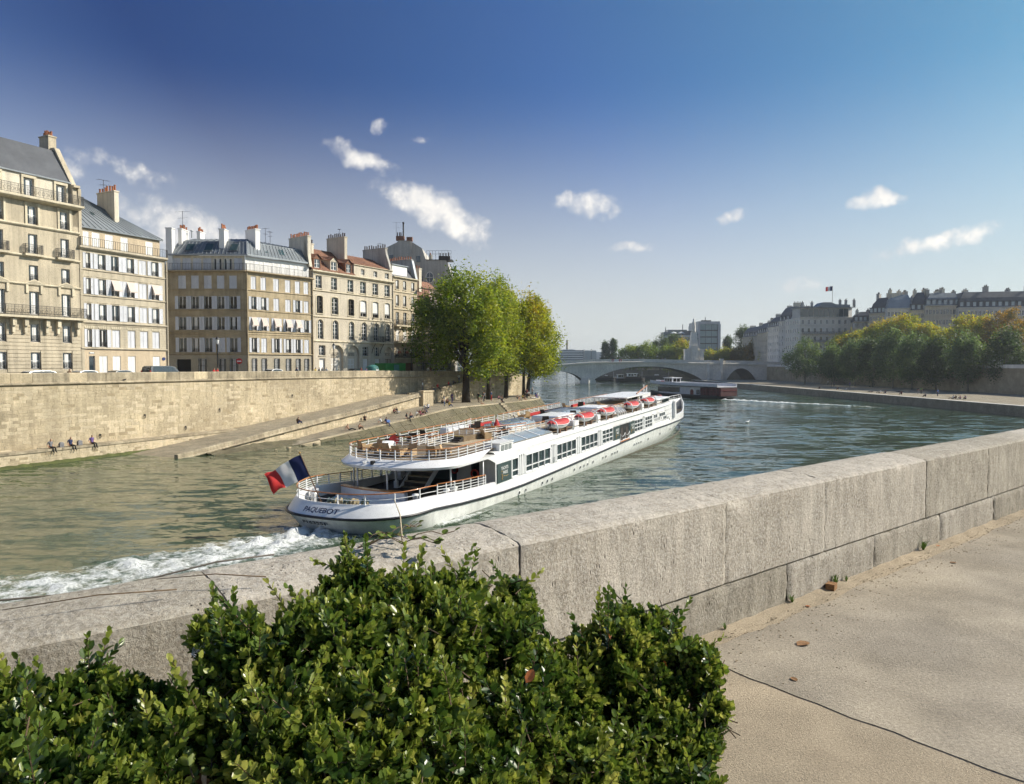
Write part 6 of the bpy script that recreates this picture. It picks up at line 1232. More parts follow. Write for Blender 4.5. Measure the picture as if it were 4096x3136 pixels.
# portholes
pm = MB().lathe([(.15, 0), (.15, .03), (.105, .035)], 12).mesh('porthole', 'ship_white'); pg = MB().lathe([(.11, .0), (.11, .012)], 12).mesh('pane', 'ship_black')
for s in (7.7, 8.7, 11.5, 12.4, 13.3, 17.8, 19.15, 19.95, 20.85, 22.15, 24.65, 25.5, 27.2, 28, 28.75, 34.1, 34.9, 35.6, 36.45, 39.2, 44, 49, 52):
    o = link('porthole', pm, SHIP, B(s, half(s, 4.735) - .01, .13)); o.rotation_euler = (PI/2, 0, 0); g = link('pane', pg, o, (0, 0, .03))
# decks
m = MB(); m.poly([B(s, t * .96, 1.02) for s, t in O_b if s < 46]); m.build('main_deck', 'deck_dark', SHIP)
m = MB(); m.poly([B(s, t * .95, .55) for s, t in O_b if s > 49]); m.build('fore_deck', 'deck_pale', SHIP)
# ---- superstructure side with real window openings (starboard), plain to port
WS = 4.74
wins = [(6.64, 7.58, 1.34, 2.6, 1, 0), (8.77, 13.0, 1.32, 2.58, 4, 0), (14.24, 18.2, 1.34, 2.6, 4, 0), (19.36, 23.3, 1.36, 2.58, 4, 0), (24.55, 27.4, 1.38, 2.56, 3, 1), (34.22, 37.0, 1.38, 2.56, 3, 1), (38.0, 40.6, 1.36, 2.55, 3, 1), (41.3, 42.7, 2.1, 2.52, 2, 2), (43.6, 46.2, 2.06, 2.48, 3, 2), (45.4, 47.0, 1.6, 1.98, 2, 2)]
ops = [(a, c, z0, z1) for a, c, z0, z1, *_ in wins] + [(29.47, 32.25, .95, 2.56)]
m = MB(); holes(m, 4.3, 50.5, 1.38, 3.12, [(o[0], o[1], max(o[2], 1.38), o[3]) for o in ops if o[2] > 1.3], .12)
for v in range(len(m.v)): x, y, z = m.v[v]; m.v[v] = B(x, half(x, WS) - y, z)
m.build('side_wall', 'ship_white', SHIP)
m = MB(); m.loft([[B(s, -half(s, WS), z) for s in [4.3 + 46.2 * i / 20 for i in range(21)]] for z in (1.3, 3.12)], closed=False, cap=False); m.build('side_wall', 'ship_white', SHIP)
# rounded shoulder from the wall up to the boat deck, both sides
for sg in (1, -1):
    m = MB(); m.loft([[B(s, sg * (half(s, WS) - d), 3.12 + z) for d, z in ((0, 0), (.015, .1), (.06, .18), (.14, .23), (.3, .25), (1.6, .27))] for s in [4.3 + 46.6 * i / 24 for i in range(25)]], closed=False, cap=False); m.build('deck_shoulder', 'ship_white', SHIP, True)
for a, c, z0, z1, n, kind in wins:
    w, h = c - a, z1 - z0; fr = MB(); k = .055
    def fb(x0, x1, za, zc, y=-.03): fr.add([B(*p) for p in [(x0, half(x0, WS) + .03, za), (x1, half(x1, WS) + .03, za), (x1, half(x1, WS) + .03, zc), (x0, half(x0, WS) + .03, zc), (x0, half(x0, WS) - .1, za), (x1, half(x1, WS) - .1, za), (x1, half(x1, WS) - .1, zc), (x0, half(x0, WS) - .1, zc)]], [(0,1,2,3),(4,7,6,5),(0,4,5,1),(1,5,6,2),(2,6,7,3),(3,7,4,0)])
    fb(a - .02, c + .02, z0 - k, z0 + .02); fb(a - .02, c + .02, z1 - .02, z1 + k)
    for i in range(n + 1): x = a + w * i / n; fb(x - k*.75, x + k*.75, z0 + .021, z1 - .021)
    hz = [z0 + h * .36] if kind == 0 else ([z0 + h/3, z0 + h*2/3] if kind == 1 else [])
    for z in hz:
        for i in range(n): fb(a + w*i/n + k*.76, a + w*(i+1)/n - k*.76, z - .03, z + .03)
    wo = fr.build('window', 'ship_white', SHIP)
    zz = [z0] + hz + [z1]
    for i in range(n):
        for q0, q1 in zip(zz, zz[1:]):
            x0, x1 = a + w*i/n + .03, a + w*(i+1)/n - .03; p = MB(); p.quad(B(x0, half(x0, WS) - .07, q0 + .02), B(x1, half(x1, WS) - .07, q0 + .02), B(x1, half(x1, WS) - .07, q1 - .02), B(x0, half(x0, WS) - .07, q1 - .02)); p.build('pane', 'ship_window', wo)
for x in (7.85, 8.15, 8.5, 13.35, 13.62, 13.9, 18.6, 18.95, 23.6, 23.95, 24.2, 37.3, 37.65):
    m = MB(); m.prism([B(x - .035, WS + .045, 1.3), B(x + .035, WS + .045, 1.3), B(x + .035, WS - .02, 1.3), B(x - .035, WS - .02, 1.3)], (0, 0, 1.45)); m.build('rib', 'ship_white', SHIP)
for x in (13.42, 13.7):
    for k in range(6): m = MB(); m.prism([B(x, WS + .02, 1.35 + .07*k), B(x + .2, WS + .02, 1.35 + .07*k), B(x + .2, WS + .02, 1.385 + .07*k), B(x, WS + .02, 1.385 + .07*k)], B(0, -.03, 0)); m.build('louvre', 'ship_panel', SHIP)
for i, s in enumerate((41.7, 42.15, 42.6, 43.1, 43.7, 44.4, 46.5, 46.95, 47.4, 47.9)[::1]): m = MB(); t = half(s, WS); m.prism([B(s, t + .012, 1.5 + .25*(i < 6)), B(s + .12, t + .012, 1.5 + .25*(i < 6)), B(s + .12, t + .012, 1.75 + .25*(i < 6)), B(s, t + .012, 1.75 + .25*(i < 6))], B(0, -.02, 0)); m.build('slot_window', 'ship_window', SHIP)
m = MB(); m.prism([B(48.5, half(48.5, WS) + .012, 1.0), B(48.8, half(48.8, WS) + .012, 1.0), B(48.8, half(48.8, WS) + .012, 1.5), B(48.5, half(48.5, WS) + .012, 1.5)], B(0, -.02, 0)); m.build('slot_window', 'ship_window', SHIP)
# entrance amidships: flat black plate painted as the shade of an open doorway, gate chains and teak sill
m = MB(); m.prism([B(29.47, WS + .02, .95), B(32.25, WS + .02, .95), B(32.25, WS + .02, 2.56), B(29.47, WS + .02, 2.56)], B(0, -.06, 0)); m.build('doorway', 'black', SHIP)
m = MB(); m.prism([B(29.7, WS + .03, 1.0), B(30.4, WS + .03, 1.0), B(30.4, WS + .03, 2.3), B(29.7, WS + .03, 2.3)], B(0, -.04, 0)); m.prism([B(31.3, WS + .03, 1.0), B(31.9, WS + .03, 1.0), B(31.9, WS + .03, 2.2), B(31.3, WS + .03, 2.2)], B(0, -.04, 0)); m.build('door', 'deck_dark', SHIP)
m = MB(); m.prism([B(29.4, WS + .1, .93), B(32.3, WS + .1, .93), B(32.3, WS - .05, .93), B(29.4, WS - .05, .93)], (0, 0, .09)); m.build('door_sill', 'varnish', SHIP)
for x in (29.42, 30.85, 32.28): m = MB(); m.tube([B(x, WS + .09, .98), B(x, WS + .09, 1.75)], .03, 6); m.build('gate_post', 'ship_white', SHIP)
for x0, x1 in ((29.42, 30.85), (30.85, 32.28)): m = MB(); m.tube([B(x0 + (x1 - x0)*i/6, WS + .09, 1.7 - .28*math.sin(PI*i/6)) for i in range(7)], .02, 5); m.build('gate_chain', 'ship_white', SHIP)
def text_mesh(txt, size, bold=.0):
    cu = bpy.data.curves.new('lettering', 'FONT'); cu.body = txt; cu.size = size; cu.offset = bold; cu.resolution_u = 3; o = bpy.data.objects.new('lettering', cu); C.objects.link(o); bpy.context.view_layer.update()
    me = bpy.data.meshes.new_from_object(o.evaluated_get(bpy.context.evaluated_depsgraph_get())); bpy.data.objects.remove(o); bpy.data.curves.remove(cu); return me
def side_text(txt, s0, z0, size, mt, parent, sp=1.0, bold=.004):
    me = text_mesh(txt, size, bold)
    for v in me.vertices: x, y = v.co.x * sp, v.co.y; v.co = B(s0 + x, half(s0 + x, WS) + .075, z0 + y)
    me.materials.clear(); me.materials.append(MAT[mt]); return link('lettering', me, parent)
for a, c, big in ((4.46, 6.43, 1), (27.58, 29.38, 0), (32.36, 34.1, 0)):
    m = MB(); m.prism([B(a, WS + .06, 1.32), B(c, WS + .06, 1.32), B(c, WS + .06, 2.58), B(a, WS + .06, 2.58)], B(0, -.05, 0)); p = m.build('sign_panel', 'ship_panel', SHIP, label='dark green sign panel with white and gold lettering' + (' near the stern' if big else ' beside the doorway'))
    x0 = a + (.5 if big else .5); side_text('YACHTS', x0, 2.13, .30, 'letter_white', p, .88); side_text('DE', x0 + .02, 2.0, .12, 'letter_gold', p); side_text('PARIS', x0 + .26, 1.83, .30, 'letter_white', p, .88)
    for k in range(3): m = MB(); m.tube([B(x0 + .13 + .07*math.cos(t), WS + .072, 1.78 - .13*k + .06*math.sin(t)) for t in [2*PI*i/8 for i in range(8)]], .018, 4, closed=True); m.build('emblem', 'letter_gold', p)
    m = MB(); m.tube([B(x0 + .3 + .1*i, WS + .072, 1.68 + .025*math.sin(i*1.2)) for i in range(8)], .014, 4); m.build('flourish', 'letter_gold', p)
# stern name and number follow the hull
def stern_text(txt, t0, span, z0, size, mt, ring0, ring1, lab, za, zc):
    """wrap the text round the stern from athwart position t0 over the given arc length; ring outlines give the flare between za and zc"""
    st = [(a, c, s0) for (a, c, (s0, t0_)) in zip(ring0, ring1, O_r) if s0 < 3]
    acc = [0]; me = text_mesh(txt, size, .006)
    for i in range(1, len(st)): acc.append(acc[-1] + math.hypot(st[i][0][0] - st[i-1][0][0], st[i][0][1] - st[i-1][0][1]))
    w = max(v.co.x for v in me.vertices); j0 = min(range(len(st)), key=lambda i: abs(st[i][0][1] - t0) + (100 if st[i][2] > -3 else 0))
    for v in me.vertices:
        d = acc[j0] - v.co.x / w * span; i = max(0, min(len(acc) - 2, next((k for k in range(len(acc) - 1) if acc[k+1] >= d), 0))); f = (d - acc[i]) / (acc[i+1] - acc[i]); zz = z0 + v.co.y
        k = max(0, min(1, (zz - za) / (zc - za))); a, c = mixo([st[i][0]], [st[i][1]], k)[0], mixo([st[i+1][0]], [st[i+1][1]], k)[0]
        s, t = a[0] + (c[0]-a[0])*f, a[1] + (c[1]-a[1])*f; dx, dy = c[0]-a[0], c[1]-a[1]; L_ = math.hypot(dx, dy); nx, ny = dy/L_, -dx/L_
        if nx > 0: nx, ny = -nx, -ny
        v.co = B(s + nx*.03, t + ny*.03, zz)
    me.materials.clear(); me.materials.append(MAT[mt]); return link('lettering', me, SHIP, label=lab)
stern_text('PAQUEBOT', -1.35, 2.75, 1.50, .30, 'letter_navy', O_r, O_b, 'dark blue ship name lettered across the stern', 1.28, 1.92)
stern_text('P16355F', -1.2, 2.05, .86, .24, 'ship_black', mixo(O_w, O_r, .62), O_r, 'dark registration number below the black strake', .3, 1.25)
for s, t, z, r_ in ((-6.3, .35, .33, .2), (-6.0, 1.7, .4, .14)):
    m = MB(); m.lathe([(r_, 0), (r_, .3), (r_*.7, .3), (r_*.7, .05)], 10); o = m.build('exhaust_port', 'ship_black', SHIP, loc=B(s, t, z)); o.rotation_euler = (0, -PI/2 + .5, 0)
# ---- upper deck with its curved stern fascia
def deck_outline(b, sc, a, n=2.3, fwd=51.0):
    q_ = sorted({fwd - (fwd - (sc + a)) * i / 26 for i in range(27)} | {4.3}, reverse=True); p = [(v, half(v, b)) for v in q_]
    p += [(sc + a - a*math.sin(PI/2*i/14)**(2/n), b*math.cos(PI/2*i/14)**(2/n)) for i in range(1, 15)]
    return p + [(s, -t) for s, t in p[-2::-1]]
D0, D1, D2 = deck_outline(4.72, -2.55, 3.0), deck_outline(4.74, -2.65, 3.0), deck_outline(4.42, -2.1, 2.8)
aft = lambda o: [q for q in o if q[0] < 4.31]
m = MB(); m.loft([[B(s, t*.93, 3.06) for s, t in aft(D0)], [B(s, t, 3.1) for s, t in aft(D0)], [B(s, t, 3.24) for s, t in aft(D1)], [B(s, t, 3.58) for s, t in aft(D2)], [B(s + .05, t*.98, 3.6) for s, t in aft(D2)]], closed=False, cap=False); shade(m.build('deck_fascia', 'ship_white', SHIP), 35)
m = MB(); m.poly([B(s, t, 3.08) for s, t in aft(D0)]); m.build('deck_soffit', 'ship_white', SHIP)
m = MB(); m.poly([B(s, t, 3.56) for s, t in D2]); m.build('upper_deck', 'deck_brown', SHIP)
m = MB(); m.prism([B(5.0, -2.6, 3.565), B(5.0, 2.4, 3.565), B(48, 2.9, 3.565), B(48, -4.0, 3.565)], (0, 0, .05)); m.build('deck_carpet', 'deck_pale', SHIP)
m = MB(); m.quad(B(4.3, WS, 2.7), B(4.3, WS, 3.12), B(3.2, WS, 3.12), B(3.6, WS, 3.0)); m.build('gusset', 'ship_white', SHIP)
# aft saloon bulkhead, open stairs, posts
m = MB(); m.box(5.9, 6.1, -4.7, -tt(-4.7), 1.0, 3.1); m.build('saloon_bulkhead', 'ship_panel', SHIP)
for t0, t1, mt in ((-4.6, -3.6, 'ship_white'), (-3.3, -2.3, 'ship_window'), (.9, 2.0, 'ship_white'), (2.2, 3.4, 'ship_window'), (3.6, 4.6, 'ship_white')): m = MB(); m.box(5.78, 5.89, -tt(t1), -tt(t0), 1.02, 3.05); m.build('bulkhead_panel', mt, SHIP)
for t0, t1, sx in ((3.2, 4.7, 4.9), (-4.7, -3.9, 4.6)): m = MB(); m.box(sx, sx + .12, -tt(t1), -tt(t0), 1.0, 3.06); m.build('side_screen', 'ship_white', SHIP)
for i in range(8): m = MB(); m.prism([B(2.25 + .40*i, -1.75, 1.02 + .3*i), B(2.75 + .40*i, -1.75, 1.02 + .3*i), B(2.75 + .40*i, .45, 1.02 + .3*i), B(2.25 + .40*i, .45, 1.02 + .3*i)], (0, 0, .05)); m.build('stair_tread', 'deck_pale', SHIP); m = MB(); m.prism([B(2.62 + .40*i, -1.74, 1.07 + .3*i), B(2.62 + .40*i, .44, 1.07 + .3*i), B(2.62 + .40*i, .44, 1.32 + .3*i), B(2.62 + .40*i, -1.74, 1.32 + .3*i)], (.02, 0, 0)); m.build('stair_riser', 'deck_dark', SHIP)
for t in (-1.85, .52): m = MB(); m.prism([B(2.1, t, 1.0), B(2.6, t, 1.0), B(5.8, t, 3.3), B(5.3, t, 3.45)], B(0, .07, 0)); m.build('stair_stringer', 'ship_white', SHIP)
m = MB(); m.lathe([(.16, 0), (.16, .45), (.08, .5), (.07, 1.55), (.1, 1.6), (.05, 1.7)], 8, B(2.0, -2.0, 1.0)); m.build('newel_post', 'ship_white', SHIP)
for k in range(4): m = MB(); m.tube([B(1.95, -2.0, 1.5 + .24*k), B(2.5, -1.85, 1.52 + .24*k), B(5.6, -1.85, 3.45 + .24*k)], .022, 5); m.build('stair_rail', 'ship_white', SHIP)
m = MB(); m.tube([B(1.95, -2.0, 2.6), B(2.5, -1.85, 2.62), B(4.6, -1.85, 4.0)], .035, 5); m.build('handrail', 'varnish', SHIP)
for s, t in ((-1.3, -2.6), (-1.35, .3), (.2, 3.9), (-.2, -4.1), (3.0, 4.55), (3.0, -4.55)): m = MB(); m.tube([B(s, t, 1.0), B(s, t, 3.1)], .055, 8); m.build('deck_post', 'ship_white', SHIP, True)
for s, t in ((4.7, 2.95), (5.7, .75)): m = MB(); m.tube([B(s, t + .26*math.cos(a), 1.8 + .26*math.sin(a)) for a in [2*PI*i/14 for i in range(14)]], .065, 6, closed=True); m.build('lifebuoy', 'red', SHIP, True)
# stern working deck: curved bench, hatch, bollards, winch gear
m = MB(); ar = [B(-2.3 + .45*(t/3.6)**2, t, 0) for t in [-3.7 + 5.9*i/12 for i in range(13)]]; m.loft([[(x, y, 1.0) for x, y, _ in ar], [(x, y, 1.72) for x, y, _ in ar], [(x + .28, y, 1.72) for x, y, _ in ar], [(x + .28, y, 1.0) for x, y, _ in ar]], closed=False, cap=False); m.build('curved_bench', 'ship_white', SHIP)
m = MB(); m.loft([[(x - .05, y, 1.725) for x, y, _ in ar], [(x - .05, y, 1.79) for x, y, _ in ar], [(x + .33, y, 1.79) for x, y, _ in ar], [(x + .33, y, 1.725) for x, y, _ in ar]], closed=False, cap=False); m.build('bench_cap', 'varnish', SHIP)
m = MB(); m.poly([B(s, t, 1.30) for s, t in ((-2.35, -3.5), (-2.35, 2.3), (-3.6, 2.6), (-4.3, .2), (-4.2, -2.6))]); m.poly([B(s, t, 1.32) for s, t in ((-4.5, -2.2), (-4.5, 1.8), (-5.4, .8), (-5.6, -1.2))]); m.build('stern_hatch', 'ship_white', SHIP)
m = MB(); m.poly([B(s, t*.95, 1.26) for s, t in O_b if s < -2.2]); m.build('stern_deck', 'deck_dark', SHIP)
for s, t in ((-5.0, -2.8), (-4.1, -3.7), (-3.0, 3.55), (-1.0, 4.35), (-.2, 4.4)): m = MB(); m.lathe([(.17, 0), (.16, .55), (.2, .58), (.2, .68)], 10, B(s, t, 1.28)); m.build('bollard', 'ship_white', SHIP, True)
rw = random.Random(6)
for i in range(5):
    s, t = -4.9 + .1*i, -1.3 + .62*i; m = MB(); m.lathe([(.2, -.16), (.2, -.13), (.09, -.12), (.09, .12), (.2, .13), (.2, .16)], 9); o = m.build('winch_drum', 'rope' if i % 2 else 'ship_panel', SHIP, loc=B(s, t, 1.58)); o.rotation_euler = (PI/2, 0, rw.uniform(-.4, .4)); m = MB()
    for q in (-.18, .18): m.beam(B(s - .18, t + q, 1.28), B(s, t + q, 1.62), .04); m.beam(B(s + .18, t + q, 1.28), B(s, t + q, 1.62), .04)
    m.build('winch_frame', 'rope', SHIP)
# ---- railings
def railing(pts, h, nb, step=1.15, top='varnish', name='railing', r0=.018, white='ship_white'):
    """pts: foot line in ship coordinates; bars one part, handrail and posts its sub-parts"""
    P = [Vector(p) for p in pts]; ln = [0]
    for a, c in zip(P, P[1:]): ln.append(ln[-1] + (c - a).length)
    m = MB()
    for k in range(nb): m.tube([p + Vector((0, 0, h * (k + .75) / (nb + .75))) for p in P], r0, 5)
    ra = m.build(name, white, SHIP); m = MB(); m.tube([p + Vector((0, 0, h)) for p in P], r0 * 1.9, 6); m.build('handrail', top, ra, True)
    pm_ = mesh_of('post', (h, r0), white, lambda: MB().box(-r0*1.6, r0*1.6, -r0*1.6, r0*1.6, 0, h)); n = max(1, round(ln[-1] / step))
    for i in range(n + 1):
        d = ln[-1] * i / n; j = next((k for k in range(len(ln) - 1) if ln[k+1] >= d - 1e-6), len(ln) - 2); q = P[j].lerp(P[j+1], (d - ln[j]) / max(1e-6, ln[j+1] - ln[j])); link('post', pm_, ra, q)
    return ra
ob = [(s, t*.975, zb(s0)) for (s, t), (s0, _) in zip(O_b, O_r)]
stb = [B(s, t, z) for s, t, z in ob if s < 4.2 and t > 0]; prt = [B(s, t, z) for s, t, z in ob if s < 4.2 and t <= 0]
cut = [p for p in stb if p[0] > -2.4]; railing(cut, .62, 3, 1.0)
cut = [p for p in stb if p[0] <= -2.3] + [p for p in prt if p[0] < -5.2]; railing(cut, .56, 1, 1.5, 'varnish'); railing([p for p in prt if p[0] >= -5.4], .6, 4, 1.1)
up = [(s, t*.975, 3.58) for s, t in D2]; a_ = [B(*p) for p in up if p[0] < 5.0]; railing(a_, .64, 3, 1.05)
railing([B(s, -half(s, 4.3), 3.58) for s in [5 + 2*i for i in range(0, 8)]], .66, 3, 1.1); railing([B(s, -half(s, 4.3), 3.58) for s in [19.6 + 2*i for i in range(0, 8)]], .66, 4, 1.1); railing([B(s, -half(s, 4.3), 3.58) for s in [36.3 + 2*i for i in range(0, 7)]], .66, 4, 1.1)
railing([B(s, 3.05 + .01*s, 3.6) for s in [16 + 2*i for i in range(0, 16)]], .72, 4, 1.0); railing([B(8.0, 1.0, 3.62), B(13.0, 2.75, 3.62)], .75, 4, 1.0); railing([B(7.6, -.1, 3.62), B(8.0, 1.0, 3.62)], .75, 4, .6); railing([B(7.6, 2.9, 3.62), B(15.9, 3.1, 3.6)], .66, 3, 1.0)
railing([B(3.2, -1.4, 3.58), B(6.4, -1.4, 3.58)], .7, 4, .9); railing([B(3.2, .2, 3.58), B(6.4, .2, 3.58)], .7, 4, .9); railing([B(3.2, -1.4, 3.58), B(3.2, -3.4, 3.58)], .66, 3, .8); railing([B(9.0, -2.6, 3.6), B(11.8, -2.6, 3.6), B(13.4, -3.2, 3.6)], .9, 4, .9)
# ---- upper deck fittings
m = MB(); m.prism([B(5.05, 3.55, 3.1), B(6.95, 3.55, 3.1), B(6.95, 4.66, 3.1), B(5.05, 4.66, 3.1)], (0, 0, .72)); m.prism([B(4.98, 3.45, 3.82), B(7.02, 3.45, 3.82), B(7.02, 4.72, 3.82), B(4.98, 4.72, 3.82)], (0, 0, .05)); vb = m.build('vent_box', 'ship_white', SHIP)
for j in range(3):
    for k in range(7): m = MB(); x0 = 5.22 + .54*j; m.prism([B(x0, 4.67, 3.2 + .075*k), B(x0 + .46, 4.67, 3.2 + .075*k), B(x0 + .46, 4.665, 3.25 + .075*k), B(x0, 4.665, 3.25 + .075*k)], B(0, -.012, 0)); m.build('louvre', 'ship_panel', vb)
m = MB(); m.prism([B(7.6, 3.0, 3.38), B(14.4, 3.1, 3.38), B(14.4, 4.35, 3.38), B(7.6, 4.35, 3.38)], (0, 0, .16)); m.prism([B(7.6, 3.0, 3.54), B(14.4, 3.1, 3.54), B(14.4, 3.16, 3.54), B(7.6, 3.06, 3.54)], (0, 0, .34)); sk = m.build('skylight', 'ship_white', SHIP)
for j in range(3): x0, x1 = 7.75 + 2.2*j, 9.8 + 2.2*j; m = MB(); m.prism([B(x0, 4.3, 3.56), B(x1, 4.3, 3.56), B(x1, 3.12, 3.86), B(x0, 3.12, 3.86)], (0, 0, .02)); m.build('pane', 'glass_pale', sk)
for j in range(4): x0 = 7.65 + 2.2*j; m = MB(); m.prism([B(x0 - .06, 4.34, 3.56), B(x0 + .06, 4.34, 3.56), B(x0 + .06, 3.08, 3.9), B(x0 - .06, 3.08, 3.9)], (0, 0, .045)); m.build('glazing_bar', 'ship_white', sk)
# brown raised sun deck with dark steps, yellow nosing
m = MB(); m.prism([B(6.6, -1.2, 3.6), B(6.6, 1.0, 3.6), B(11.5, 1.6, 3.6), B(11.5, -2.4, 3.6)], (0, 0, .38)); m.build('sun_deck', 'deck_brown', SHIP)
for k in range(3): m = MB(); m.prism([B(5.9 + .25*k, -1.1, 3.6), B(6.2 + .25*k, -1.1, 3.6), B(6.2 + .25*k, .95, 3.6), B(5.9 + .25*k, .95, 3.6)], (0, 0, .1 + .11*k)); m.build('deck_step', 'deck_dark', SHIP)
mat('yellow', (.6, .45, .08), .6, .05, 1, 0); m = MB(); m.prism([B(6.6, -1.15, 3.98), B(6.68, -1.15, 3.98), B(6.68, .95, 3.98), B(6.6, .95, 3.98)], (0, 0, .02)); m.build('step_nosing', 'yellow', SHIP)
# white deck houses, glass domes, canopy and wheelhouse
for s0, s1, t0, t1, z1 in ((20.6, 24.6, -.7, 2.2, 4.15), (30.6, 34.0, -.5, 2.1, 4.12), (9.8, 12.6, -4.0, -3.0, 4.1), (1.6, 3.0, -3.9, -2.9, 4.0)):
    m = MB(); e = .12; m.loft([[B(s, t, z) for s, t in ((s0 + i_, t0 + i_), (s1 - i_, t0 + i_), (s1 - i_, t1 - i_), (s0 + i_, t1 - i_))] for i_, z in ((0, 3.57), (0, z1 - .15), (.1, z1 - .03), (.3, z1))]); m.build('deck_house', 'ship_white', SHIP)
for s0, s1, t0, t1 in ((14.2, 18.8, -2.4, .9), (26.0, 30.0, -2.6, .6)):
    m = MB(); m.loft([[B(s, t, z) for s, t in ((s0 + i_, t0 + i_), (s1 - i_, t0 + i_), (s1 - i_, t1 - i_), (s0 + i_, t1 - i_))] for i_, z in ((0, 3.6), (.1, 3.85), (.6, 4.02))]); dm = m.build('glass_dome', 'glass_pale', SHIP)
    for k in range(5): m = MB(); x = s0 + (s1 - s0)*k/4; m.tube([B(x, t0, 3.62), B(x, t0 + .3, 3.95), B(x, (t0 + t1)/2, 4.12), B(x, t1 - .3, 3.95), B(x, t1, 3.62)], .05, 5); m.build('dome_rib', 'ship_white', dm)
m = MB(); m.prism([B(27.3, -3.2, 3.6), B(31.8, -3.4, 3.6), B(31.8, .2, 3.6), B(27.3, .2, 3.6)], (0, 0, .35)); m.build('dark_seating', 'wicker_dark', SHIP)
for s0, s1 in ((14, 17.5), (25, 30), (36, 39.5)): m = MB(); m.prism([B(s0, -3.95, 3.62), B(s1, -3.95, 3.62), B(s1, -3.6, 3.62), B(s0, -3.6, 3.62)], (0, 0, .24)); m.build('red_bench', 'red', SHIP)
m = MB(); m.loft([[B(s, t, z) for s, t in ((41.0, -3.2), (51.0, -2.8), (52.0, -.5), (51.0, 1.6), (41.0, 1.8))] for z in (4.28, 4.4)]); m.build('canopy', 'ship_white', SHIP)
for s, t in ((41.4, -3), (41.4, 1.6), (46, -3), (50.5, -2.4)): m = MB(); m.tube([B(s, t, 3.56), B(s, t, 4.29)], .05, 6); m.build('canopy_post', 'ship_white', SHIP)
m = MB(); m.prism([B(46.5, -2.4, 3.56), B(51.0, -2.2, 3.56), B(51.0, 1.6, 3.56), B(46.5, 1.5, 3.56)], (0, 0, .72)); wh = m.build('wheelhouse', 'ship_white', SHIP)
for j in range(4): m = MB(); m.prism([B(46.44, -2.1 + .9*j, 3.78), B(46.44, -1.4 + .9*j, 3.78), B(46.44, -1.4 + .9*j, 4.15), B(46.44, -2.1 + .9*j, 4.15)], (.05, 0, 0)); m.build('window', 'ship_window', wh)
for j in range(4): m = MB(); m.prism([B(46.8 + 1.0*j, 1.58 - .045*j, 3.78), B(47.6 + 1.0*j, 1.54 - .045*j, 3.78), B(47.6 + 1.0*j, 1.54 - .045*j, 4.15), B(46.8 + 1.0*j, 1.58 - .045*j, 4.15)], B(0, -.05, 0)); m.build('window', 'ship_window', wh)
m = MB(); m.loft([[B(s, t, z) for s, t in ((44.6, 2.4), (49.8, 2.2), (49.8, 4.1), (44.6, 4.2))] for z in (3.35, 4.0)]); m.prism([B(44.4, 2.6, 4.0), B(50.0, 2.3, 4.0), B(50.0, 4.3, 3.9), B(44.4, 4.4, 3.9)], (0, 0, .06)); m.build('bridge_wing', 'ship_white', SHIP)
for j in range(5): m = MB(); x = 46.4 + .6*j; m.prism([B(x, half(x, 4.3) + .02, 3.5), B(x + .3, half(x, 4.3) + .02, 3.5), B(x + .3, half(x, 4.3) + .02, 3.8), B(x, half(x, 4.3) + .02, 3.8)], B(0, .2, 0)); m.build('window', 'ship_window', SHIP)
m = MB(); m.prism([B(50.4, half(50.4, WS), 1.35), B(51.4, half(51.4, WS), 1.45), B(51.0, half(51, WS), 3.3), B(50.4, half(50.4, WS), 3.38)], B(0, .35, 0)); m.prism([B(50.4, -half(50.4, WS), 1.35), B(51.4, -half(51.4, WS), 1.45), B(51.0, -half(51, WS), 3.3), B(50.4, -half(50.4, WS), 3.38)], B(0, -.35, 0)); m.build('wing_bulkhead', 'ship_white', SHIP)
m = MB(); m.box(50.3, 50.45, -4.4, -tt(-4.4), .6, 3.4); m.build('front_bulkhead', 'ship_white', SHIP)
# red ball signals, mast, boom, life raft canisters
for s, t, z in ((52.2, 2.4, 3.3), (50.2, 2.9, 3.45)): m = MB(); m.sphere(B(s, t, z + .35), .42, 12, 8); m.tube([B(s, t, z - 1.2), B(s, t, z)], .04, 5); m.build('signal_ball', 'maroon', SHIP, True)
m = MB(); m.tube([B(52.0, .4, .6), B(52.0, .4, 5.3)], .06, 6); m.lathe([(.12, 0), (.12, .2)], 8, B(52, .4, 4.5)); m.build('mast', 'ship_white', SHIP); m = MB(); m.tube([B(46.5, 1.2, 4.5), B(51.5, 1.0, 5.2)], .07, 7); m.build('boom', 'varnish', SHIP); m = MB(); m.tube([B(51.4, 1, 3.6), B(51.4, 1, 5.2)], .05, 6); m.tube([B(50.6, 1, 4.0), B(51.4, 1, 5.1)], .03, 5); m.build('boom_crutch', 'ship_white', SHIP)
for k in range(5): x = 30.2 + .62*k; m = MB(); m.tube([B(x, 3.4 + .95*math.sin(a), 3.4 + .62*math.cos(a)) for a in [PI/2*i/6 for i in range(7)]], .06, 6); m.build('curved_rib', 'ship_white', SHIP)
m = MB(); m.prism([B(30.0, 3.3, 3.38), B(33.2, 3.3, 3.38), B(33.2, 4.0, 3.38), B(30.0, 4.0, 3.38)], (0, 0, .42)); m.build('locker', 'shutter', SHIP)
for x in (19.0, 24.3, 38.0): m = MB(); m.prism([B(x, 3.5, 3.38), B(x + 1.0, 3.5, 3.38), B(x + 1.0, 4.3, 3.38), B(x, 4.3, 3.38)], (0, 0, .6)); m.build('locker', 'ship_white', SHIP)
